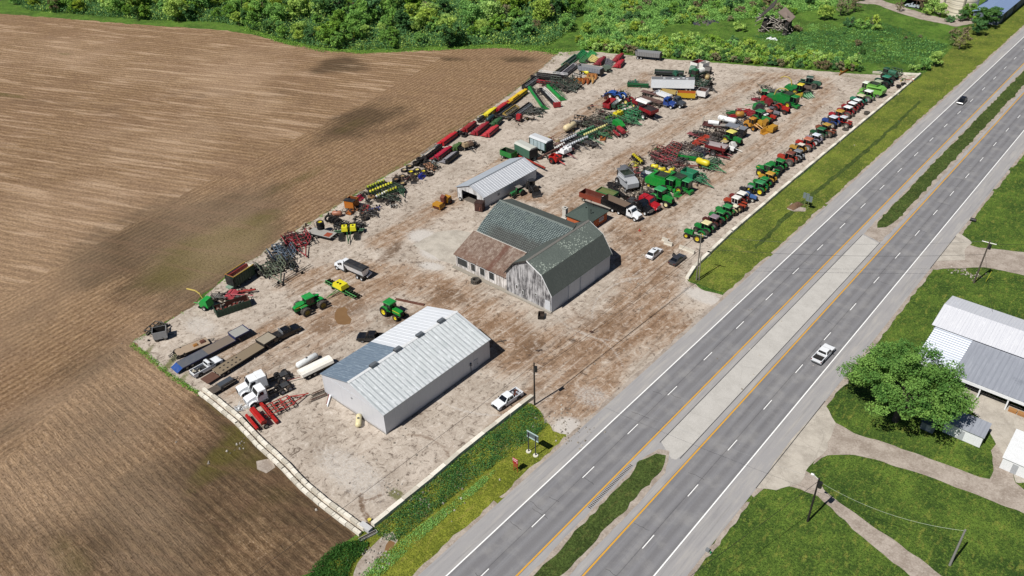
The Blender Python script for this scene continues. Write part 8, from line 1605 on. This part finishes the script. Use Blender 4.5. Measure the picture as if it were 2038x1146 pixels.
pole('E', (1938, 563), 10.1, 'brown utility pole with white crossarm beside the upper right drive', 1.3, 5, .17, '5f574e', (.2, 0), armcol='d5d3ce', transformer='d', z=.03)
o = thing('guy_marker', 'yellow guy-wire guard beside the upper right utility pole', 'guy guard', (*W(1962, 560)[:2], .03)); MB().cyl((0, 0, 0), (.3, .6, 2.2), .07, PM('b9bb3c', .5), 6).build('guard', o)
def wire(label, a, b, sag=.8, r=.03, col='1a1a1c'):
    a, b = Vector(a), Vector(b); m = MB(); n = 14; c = PM(col, .6); P = [a.lerp(b, i/n)-Vector((0, 0, sag*4*(i/n)*(1-i/n))) for i in range(n+1)]
    for p, q in zip(P, P[1:]): m.cyl(p, q, r, c, 4, cap=False)
    tag(m.build('power_line'), label, 'power line', None)
A_, B_, C_, D_, E_ = (TOPS[k] for k in 'ABCDE')
wire('upper power line from the ditch-end pole to the entrance pole', A_-Vector((0, 0, .4)), B_-Vector((.6, 0, .5)), .9)
wire('thick lower cable from the ditch-end pole to the entrance pole', A_-Vector((0, 0, 2.0)), B_-Vector((0, 0, 4.0)), .8, .035)
wire('thin cable just below the thick one from the ditch-end pole', A_-Vector((0, 0, 2.4)), B_-Vector((0, 0, 4.6)), 1.0, .02)
wire('cable leaving the ditch-end pole toward the bottom of the picture', A_-Vector((0, 0, .4)), (-16, -30, 10), 1.2)
wire('power line crossing the highway from entrance pole to brown pole', B_-Vector((-.8, 0, .5)), E_-Vector((1.0, 0, .5)), 1.2, .02, '6a6c70')
wire('lower cable crossing the highway from entrance pole to brown pole', B_-Vector((0, 0, 3.6)), E_-Vector((0, 0, 3.2)), 1.0, .028, '35363a')
wire('service cable from the brown pole down to the big white barn', E_-Vector((0, 0, 3)), (40, 147, 4.6), .5, .02)
wire('power line running from brown pole off to the right', E_-Vector((-.8, 0, .5)), (95, 215, 9.5), 1.0)
wire('cable from the black lamp pole across the highway to the ditch-end pole', C_-Vector((0, 0, .3)), A_-Vector((0, 0, .8)), 1.0, .016, '8d8f92')
wire('pale sagging cable from the black lamp pole to the pale bare pole', C_-Vector((0, 0, .6)), D_-Vector((0, 0, .2)), 1.6, .03, 'a9b59c')
wire('cable from the black lamp pole toward the lower edge', C_-Vector((0, 0, .6)), (18, 20, 8.5), .8)
o = thing('drain_marker', 'small grey and green box beside the shoulder in the lower right lawn', 'marker', (*W(1408, 1097)[:2], .03)); MB().box(-.25, .25, -.2, .2, 0, .5, PM('8f9396')).build('box', o); MB().cyl((.5, -.1, 0), (.5, -.1, .4), .12, PM('2fa06a'), 8).build('cap', o)
o = thing('culvert_end', 'dark culvert pipe end with pale collar beside the right shoulder', 'culvert', (*W(1936, 440)[:2], .03)); MB().cyl((-.6, 0, .25), (.6, .1, .25), .45, BLK(), 12).build('pipe', o); MB().cyl((-.75, 0, .22), (-.6, 0, .22), .55, PM('b9b2a6'), 12).build('collar', o)

# ------------------------------------------------------------------ vegetation
def f_leaf(base, var, name):
    N = NT(name); oi = N.n('ObjectInfo'); p = N.pos(); at = N.attr('clump')
    n = N.noise(p, 2.6, 3, .6)
    c = N.mix(at[0], srgb(base), srgb(var)); hs = N.n('HueSaturation'); N.t.links.new(c, hs.inputs['Color'])
    rv = oi.outputs['Random']; N.set(hs.inputs['Hue'], N.math('ADD', N.math('MULTIPLY', rv, .035), .485)); N.set(hs.inputs['Value'], N.math('ADD', N.math('MULTIPLY', rv, .4), .95)); N.set(hs.inputs['Saturation'], N.math('ADD', N.math('MULTIPLY', rv, -.22), 1.0))
    c2 = N.mix(N.math('MULTIPLY', N.step(n, .45, .7), .35), hs.outputs[0], tuple(v*.5 for v in srgb(base)))
    N.col(c2, .75, .15); tr_ = N.n('BsdfTranslucent'); N.t.links.new(c2, tr_.inputs[0]); mx = N.n('MixShader'); mx.inputs[0].default_value = .26
    N.t.links.new(N.b.outputs[0], mx.inputs[1]); N.t.links.new(tr_.outputs[0], mx.inputs[2]); N.t.links.new(mx.outputs[0], N.out.inputs[0]); return N.m
LEAF = {'a': f_leaf('56862c', '86b03c', 'leaf_green'), 'b': f_leaf('7d9e34', 'a8c048', 'leaf_yellow'), 'c': f_leaf('3a6430', '54803c', 'leaf_dark'), 'd': f_leaf('75684f', '868058', 'leaf_brown'), 'e': f_leaf('29501a', '3f7226', 'leaf_ditch')}
BARK = PM('5b5048', .95, 0, .3); TWIG = PM('857a6e', .95, 0, .3)
def leaf_cloud(pts, size, mat, rg, flat=.5):
    'pts: (n,3) leaf centres with clump ids; returns mesh of bent quads'
    n = len(pts); P = pts[:, :3]; s = size*rg.uniform(.6, 1.35, n)[:, None]
    u = rg.normal(size=(n, 3)); u[:, 2] *= flat; u /= np.linalg.norm(u, axis=1)[:, None]; w = rg.normal(size=(n, 3)); v = np.cross(u, w); v /= np.linalg.norm(v, axis=1)[:, None]
    V = np.empty((n, 4, 3)); V[:, 0] = P-u*s*.5; V[:, 1] = P+v*s*.36; V[:, 2] = P+u*s*.55; V[:, 3] = P-v*s*.36
    F = np.arange(n*4).reshape(n, 4); me = bpy.data.meshes.new('foliage'); me.vertices.add(n*4); me.vertices.foreach_set('co', V.ravel()); me.loops.add(n*4); me.loops.foreach_set('vertex_index', F.ravel())
    me.polygons.add(n); me.polygons.foreach_set('loop_start', np.arange(n)*4); me.polygons.foreach_set('loop_total', np.full(n, 4)); me.update(calc_edges=True)
    ca = me.color_attributes.new('clump', 'FLOAT_COLOR', 'POINT'); A = np.ones((n*4, 4), np.float32); A[:, 0] = np.repeat(pts[:, 3], 4); ca.data.foreach_set('color', A.ravel()); me.materials.append(mat); return me
def crown_points(rg, R_, H, base, nclump, per, squash=.8):
    out = []
    for k in range(nclump):
        a = rg.uniform(0, 2*math.pi); q = rg.uniform(0, 1)**.45; zt = rg.uniform(-.75, 1); rr = R_*q*math.sqrt(max(.08, 1-zt*zt*.85))
        c = np.array([rr*math.cos(a), rr*math.sin(a), base+H*(zt+1)/2]); cr = R_*rg.uniform(.17, .34)
        d = rg.normal(size=(per, 3)); d /= np.linalg.norm(d, axis=1)[:, None]; d *= (rg.uniform(.35, 1, per)**.5)[:, None]*cr; d[:, 2] *= squash
        out.append(np.hstack([c+d, np.full((per, 1), rg.uniform(0, 1))]))
    return np.vstack(out)
def trunk_mesh(rg, H, r, R_, n=7, mat=None):
    m = MB(); mat = mat or BARK; m.cyl((0, 0, 0), (.1*r, .2*r, H*.55), r, mat, 7, r*.55)
    for k in range(n):
        a = rg.uniform(0, 6.28); z = H*rg.uniform(.28, .58); e = R_*rg.uniform(.45, .85); p = Vector((0, 0, z)); q = Vector((math.cos(a)*e*.5, math.sin(a)*e*.5, z+H*.16)); s = Vector((math.cos(a)*e, math.sin(a)*e, z+H*rg.uniform(.25, .42)))
        m.cyl(p, q, r*.36, mat, 5, r*.22); m.cyl(q, s, r*.22, mat, 5, r*.07)
    return m.mesh('trunk')
TREES = []
for i, (k, R_, H) in enumerate([('a', 3.6, 7), ('a', 4.2, 8), ('b', 3.2, 6.5), ('c', 3.4, 7.5), ('a', 2.8, 6), ('d', 3.4, 6.2), ('b', 3.9, 7.4), ('c', 2.4, 7)]):
    rg = np.random.default_rng(40+i); pts = crown_points(rg, R_, H*.78, H*.2, 30 if k != 'd' else 20, 85 if k != 'd' else 34)
    TREES.append((leaf_cloud(pts, .5, LEAF[k], rg), trunk_mesh(rg, H, .18, R_, 9, TWIG if k == 'd' else None), k))
KT = {'a': ('leafy green tree', 'broad leafy green tree'), 'b': ('yellow-green tree', 'bright yellow-green spring tree'), 'c': ('dark green tree', 'dark dense green tree'), 'd': ('bare brown tree', 'brown half-bare tree')}
def tree(x, y, i, s, label, group, nm='tree', cat='tree', z=0.):
    t = thing(nm, label, cat, (x, y, z), random.uniform(0, 6.28), group); t.scale = (s, s, s*random.uniform(.88, 1.1)); link('trunk', TREES[i][1], t); link('crown', TREES[i][0], t); return t
SHR = []
for i, k in enumerate('aabcdb'):
    rg = np.random.default_rng(70+i); pts = crown_points(rg, 1.7, 2.0, .1, 15, 70, .9); m = MB()
    for q in range(9): a = rg.uniform(0, 6.28); m.cyl((rg.normal()*.25, rg.normal()*.25, 0), (math.cos(a)*1.1, math.sin(a)*1.1, 1.7), .045, TWIG, 4, .015)
    SHR.append((leaf_cloud(pts, .32, LEAF[k], rg), m.mesh('stem'), k))
def shrub(x, y, i, s, label, group, z=0., cat='shrub'):
    t = thing('shrub', label, cat, (x, y, z), random.uniform(0, 6.28), group); t.scale = (s, s, s*random.uniform(.8, 1.15)); link('stem', SHR[i][1], t); link('crown', SHR[i][0], t); return t
rt = random.Random(11)
def scatter(poly, sp, fn, jit=.45):
    P = np.array(poly); y = P[:, 1].min(); n = 0
    while y < P[:, 1].max():
        x = P[:, 0].min()+rt.uniform(0, sp)
        while x < P[:, 0].max():
            a, b = x+rt.gauss(0, sp*jit), y+rt.gauss(0, sp*jit)
            if inside(np.array([a]), np.array([b]), poly)[0]: fn(a, b, n); n += 1
            x += sp
        y += sp*.87
    return n
# the wood beyond the field, left and centre
WOOD = px_poly([(60, 22), (160, 30), (260, 38), (330, 42), (420, 44), (480, 52), (560, 78), (640, 96), (720, 101), (900, 92), (1010, 88), (1090, 92), (1140, 60), (1150, 20), (1155, 4), (700, 3), (300, 3), (20, 4)])
WL = {'a': 'broad leafy green tree in the wood beyond the ploughed field', 'b': 'bright yellow-green tree in the wood beyond the ploughed field', 'c': 'dark dense green tree in the wood beyond the ploughed field', 'd': 'brown half-bare tree in the wood beyond the ploughed field'}
pick = [0, 1, 2, 3, 4, 5, 6, 7, 0, 1, 2, 6, 4, 3, 0, 1, 4, 2, 0, 6]
def wood(a, b, n):
    i = rt.choice(pick); k = TREES[i][2]; tree(a, b, i, rt.choice((.55, .7, .85, 1.0, 1.25)), WL[k], {'a': 'leafy green trees of the wood', 'b': 'yellow-green trees of the wood', 'c': 'dark trees of the wood', 'd': 'brown bare trees of the wood'}[k])
scatter(WOOD, 7.6, wood)
# scrubland right of the wood and beyond the hedge
SCRUB = px_poly([(1145, 92), (1160, 55), (1165, 0), (1500, 0), (1720, 0), (1690, 10), (1560, 30), (1480, 40), (1330, 50), (1300, 80), (1230, 95)])
SL = {'a': 'rounded green shrub in the scrub beyond the lot hedge', 'b': 'yellow-green shrub in the scrub beyond the lot hedge', 'c': 'dark green shrub in the scrub beyond the lot hedge', 'd': 'brown twiggy shrub in the scrub beyond the lot hedge'}
def scr(a, b, n):
    if rt.random() < .18: i = rt.choice(pick); k = TREES[i][2]; tree(a, b, i, rt.uniform(.4, .7), SL[k].replace('shrub', 'small tree'), SL[k].split(' in ')[0].replace('shrub', 'small tree')+'s of the scrub')
    else: i = rt.randrange(6); k = SHR[i][2]; shrub(a, b, i, rt.uniform(.7, 1.5), SL[k], SL[k].split(' in ')[0]+'s of the scrub')
scatter(SCRUB, 6.8, scr)
# hedge closing the rear of the lot
HEDGE = px_poly([(1150, 100), (1240, 104), (1330, 112), (1500, 127), (1640, 137), (1725, 142), (1690, 122), (1600, 108), (1500, 92), (1360, 76), (1240, 82), (1160, 86)])
HL = {'a': 'leafy green bush in the thicket along the rear lot edge', 'b': 'yellow-green bush in the thicket along the rear lot edge', 'c': 'dark green bush in the thicket along the rear lot edge', 'd': 'brown twiggy bush in the thicket along the rear lot edge'}
def hed(a, b, n): i = rt.choice([0, 1, 2, 5, 3, 0, 5, 2]); k = SHR[i][2]; shrub(a, b, i, rt.uniform(1.0, 1.4), HL[k], HL[k].split(' in ')[0]+'es of the rear thicket')
scatter(HEDGE, 4.1, hed, .3)
hp = [W(*p) for p in [(1200, 101), (1330, 114), (1500, 129), (1640, 139), (1722, 143)]]
for a, b in zip(hp, hp[1:]):
    n = int((b-a).length/2.6)
    for k in range(n): p = a.lerp(b, k/n); i = rt.choice([4, 4, 3, 0, 5]); shrub(p.x+rt.uniform(-.5, .5), p.y+1.2+rt.uniform(-.5, .5), i, rt.uniform(.95, 1.2), 'bare-stemmed bush at the front edge of the rear thicket', 'bare-stemmed bushes along the rear lot edge')
for px, py, i, s, lab in [(1909, 96, 5, 1.25, 'large brown half-bare tree beside the highway verge'), (1960, 55, 3, 1.15, 'dark green spreading tree before the blue-roofed barn'), (1975, 48, 7, 1.0, 'dark narrow tree at the corner of the blue-roofed barn'), (1945, 70, 3, .8, 'small dark tree left of the spreading one near the verge'),
                          (1850, 26, 6, .9, 'olive tree in front of the narrower silo'), (1870, 34, 2, .8, 'yellow-green tree between the two silos'), (1835, 22, 5, .7, 'brown thin tree left of the silos'), (1925, 38, 0, .8, 'green tree at the right foot of the wide silo'), (1912, 42, 3, .6, 'dark bush-like tree at the foot of the wide silo'),
                          (1860, 132, 2, .7, 'yellow-green tree at the far lot corner by the verge'), (1838, 140, 0, .55, 'small green tree beside the far lot corner wall'), (1672, 30, 5, 1.1, 'wide brown tree in the scrub right of the collapsed barn'), (1700, 24, 5, .9, 'smaller brown tree behind the wide brown one'), (1640, 40, 6, .8, 'yellow-green tree left of the wide brown one'),
                          (1790, 22, 5, .6, 'low brown tree beside the farm track'), (1448, 22, 7, .7, 'single dark tree above the slate rubble'), (275, 40, 7, .8, 'dark tree standing forward at the wood edge, far left'), (378, 40, 3, 1.0, 'dark rounded tree at the wood edge above the field'), (490, 50, 7, .9, 'dark pointed tree at the wood edge near the green strip')]:
    p = W(px, py); tree(p.x, p.y, i, s, lab, None)
for px, py, i, s, lab in [(1745, 60, 2, 1.2, 'yellow-green shrub in the open meadow'), (1715, 55, 0, 1.6, 'green shrub clump at the meadow left side'), (1735, 48, 5, 1.5, 'yellow shrub clump by the meadow track'), (1690, 52, 3, 1.3, 'dark shrub beside the brown tree'), (1707, 90, 4, .9, 'low brown twig bush in the middle of the meadow'), (1716, 107, 3, .8, 'small dark bush in the meadow near the hedge'), (1818, 140, 2, 1.0, 'yellow-green bush at the far lot corner'),
                          (1470, 62, 2, 1.5, 'olive round bush between rubble and collapsed barn'), (1500, 30, 1, 1.4, 'green bush behind the collapsed barn'), (1585, 62, 4, 1.2, 'brown bush right of the collapsed barn'), (1845, 30, 2, 1.2, 'olive bush before the narrow silo'), (1890, 44, 3, 1.1, 'dark bush between track and wide silo'), (1935, 44, 0, 1.2, 'green bush right of the wide silo')]:
    p = W(px, py); shrub(p.x, p.y, i, s, lab, None)
# big tree by the east barn
rg = np.random.default_rng(5); bp = W(1801, 778, 6.5)
def big_tree():
    t = thing('shade_tree', 'huge spreading green tree beside the white east barn', 'tree', (bp.x, bp.y, .02)); m = MB(); m.cyl((0, 0, 0), (.1, .1, 4.5), .55, BARK, 12, .4); CL = []
    for k in range(13):
        a = k*2.4+rg.uniform(-.3, .3); e = rg.uniform(4.0, 8.2); z0 = rg.uniform(2.6, 5); p = Vector((.1, .1, z0)); q = Vector((math.cos(a)*e*.5, math.sin(a)*e*.45, z0+rg.uniform(1.5, 3.2))); s = Vector((math.cos(a)*e, math.sin(a)*e*.9, q.z+rg.uniform(.5, 3))); m.cyl(p, q, .22, BARK, 6, .14); m.cyl(q, s, .14, BARK, 6, .04)
        for j in range(4):
            f = rg.uniform(.2, 1.); b = q.lerp(s, f); aa = a+rg.uniform(-1.1, 1.1); L = rg.uniform(1.2, 3.0); e2 = b+Vector((math.cos(aa)*L, math.sin(aa)*L, rg.uniform(.2, 1.6))); m.cyl(b, e2, .06, BARK, 5, .02); CL += [b.lerp(e2, .6), e2]
        CL += [s, q.lerp(s, .6)]
    for k in range(105): a = rg.uniform(0, 6.28); q = rg.uniform(0, 1)**.5; CL.append(Vector((math.cos(a)*8.3*q, math.sin(a)*8.4*q, 3.4+10.2*math.sqrt(1-.8*q*q)*rg.uniform(.55, 1.05))))
    m.build('trunk', t); out = []
    for c in CL:
        n = 190; r_ = rg.uniform(.8, 2.0); d = rg.normal(size=(n, 3)); d /= np.linalg.norm(d, axis=1)[:, None]; d *= (rg.uniform(.2, 1, n)**.5)[:, None]*r_; d[:, 2] *= .5; out.append(np.hstack([np.array(c)+d, np.full((n, 1), rg.uniform(0, 1))]))
    me = leaf_cloud(np.vstack(out), .3, f_leaf('3f6a1c', '759a30', 'leaf_shade_tree'), rg); o = bpy.data.objects.new('crown', me); COL.objects.link(o); o.parent = t
big_tree()
# weeds, ditch growth and grass tufts that nobody could count
def weeds(name, poly, n, size, hmax, mat, z, seed, bare=0.35, clump=.5):
    rg = np.random.default_rng(seed); P = np.array(poly); lo, hi = P.min(0), P.max(0); C = rg.uniform(lo, hi, (n*3, 2)); m = inside(C[:, 0], C[:, 1], poly); C = C[m][:n]
    f = np.sin(C[:, 0]*.9+seed)*np.cos(C[:, 1]*.7)+rg.normal(0, .5, len(C)); C = C[f > -bare-.6]; k = 9; h = rg.uniform(.15, 1, len(C))*hmax
    pts = np.repeat(np.hstack([C, np.zeros((len(C), 1))]), k, 0); hh = np.repeat(h, k); pts[:, :2] += rg.normal(0, clump, (len(pts), 2)); pts[:, 2] = z+hh*rg.uniform(.05, 1, len(pts))
    keep = inside(pts[:, 0], pts[:, 1], poly); pts = pts[keep]; col = np.repeat(rg.uniform(0, 1, len(C)), k)[keep]
    me = leaf_cloud(np.hstack([pts, col[:, None]]), size, mat, rg, .9); o = bpy.data.objects.new(name, me); COL.objects.link(o); tag(o, kind='stuff')
DITCH = px_poly([(742, 1056), (800, 1008), (860, 958), (915, 912), (970, 866), (1054, 804), (1072, 818), (1095, 845), (1050, 880), (980, 930), (900, 990), (840, 1040), (790, 1080), (760, 1075)])
weeds('ditch_weeds', DITCH, 2600, .17, .75, LEAF['e'], .03, 3, .0, .4)
weeds('ditch_weeds', DITCH, 500, .16, .5, LEAF['a'], .03, 23, -.5, .4)
weeds('ditch_weeds', DITCH, 500, .16, .4, LEAF['d'], .03, 33, -.9, .4)
weeds('ditch_weeds', px_poly([(612, 1146), (640, 1110), (672, 1085), (712, 1076), (735, 1082), (728, 1100), (700, 1125), (690, 1160), (600, 1180)]), 1200, .19, .9, LEAF['e'], .03, 4, .1, .4)
weeds('ditch_weeds', px_poly([(780, 1090), (830, 1050), (900, 1000), (960, 950), (1000, 925), (960, 970), (900, 1020), (830, 1080), (760, 1146), (700, 1165), (740, 1120)]), 900, .16, .35, LEAF['a'], .03, 5, .0, .4)
weeds('lot_edge_weeds', px_poly([(263, 681), (300, 706), (345, 745), (402, 782), (396, 790), (340, 756), (295, 718), (255, 688)]), 260, .2, .4, LEAF['a'], .03, 6, .2, .3)
weeds('lot_edge_weeds', px_poly([(262, 680), (392, 602), (520, 503), (625, 436), (765, 348), (836, 308), (838, 312), (768, 354), (626, 443), (522, 509), (392, 609), (266, 686)]), 700, .22, .45, LEAF['a'], .03, 7, -.2, .3)
weeds('lot_edge_weeds', px_poly([(836, 308), (935, 240), (1060, 148), (1110, 104), (1125, 106), (1066, 154), (940, 246), (840, 313)]), 500, .26, .5, LEAF['d'], .03, 8, -.1, .3)
weeds('field_edge_grass', px_poly([(480, 50), (560, 78), (640, 96), (720, 101), (900, 93), (1010, 89), (1130, 98), (1140, 108), (1115, 112), (1000, 97), (900, 100), (720, 108), (640, 104), (555, 86), (475, 58)]), 2200, .4, .5, LEAF['a'], .0, 9)
weeds('scrub_undergrowth', WOOD, 13000, .55, 3.2, LEAF['c'], 0, 10, .6, 1.0)
weeds('scrub_undergrowth', WOOD, 6000, .5, 3.6, LEAF['b'], 0, 15, -.3, .8)
weeds('scrub_undergrowth', SCRUB, 8000, .45, 1.8, LEAF['a'], 0, 12, .3, .9)
weeds('scrub_undergrowth', HEDGE, 3500, .38, 2.2, LEAF['a'], 0, 16, .4, .8)
weeds('meadow_weeds', px_poly([(1330, 60), (1480, 70), (1600, 92), (1725, 128), (1830, 130), (1890, 90), (1760, 45), (1640, 60), (1500, 72)]), 2600, .34, .55, LEAF['e'], 0, 13, -.2, 1.1)
weeds('meadow_weeds', px_poly([(1560, 45), (1700, 50), (1890, 88), (1880, 110), (1830, 132), (1640, 110), (1500, 80)]), 1100, .36, .6, LEAF['a'], 0, 14, -.5, 1.0)
scatter(px_poly([(1600, 66), (1760, 50), (1880, 90), (1830, 128), (1700, 118)]), 9.5, lambda a, b, n: shrub(a, b, (0, 4, 1, 3)[n % 4], rt.uniform(.25, .6), 'small low shrub scattered in the open meadow behind the rear hedge', 'low shrubs scattered in the meadow'))
rk = random.Random(8); RKC = [PM('a9a196', .95), PM('8f867a', .95), PM('c4bdb2', .95)]
def rocks(label, px, py, sx, sy, n, z=LZ):
    c = W(px, py); m = MB()
    for k in range(n):
        x, y, s = rk.gauss(c.x, sx), rk.gauss(c.y, sy), rk.uniform(.06, .2); m.box(x-s, x+s, y-s*.8, y+s*.8, z-.02, z+s*.9, RKC[k % 3], .6, .6, rk.uniform(0, 3))
    tag(m.build('loose_rocks'), kind='stuff')
for a in [(1130, 850, 2.5, 2, 80), (800, 985, 2.4, .6, 50), (750, 1110, 1.4, 1.6, 60), (1925, 545, 1.8, 1.2, 60), (845, 1000, .8, .5, 12), (470, 890, .5, 3, 14), (1330, 590, 20, 6, 60), (1000, 560, 25, 14, 90), (560, 700, 14, 12, 70), (850, 940, 8, 4, 40), (1450, 250, 14, 30, 60)]: rocks('', *a)
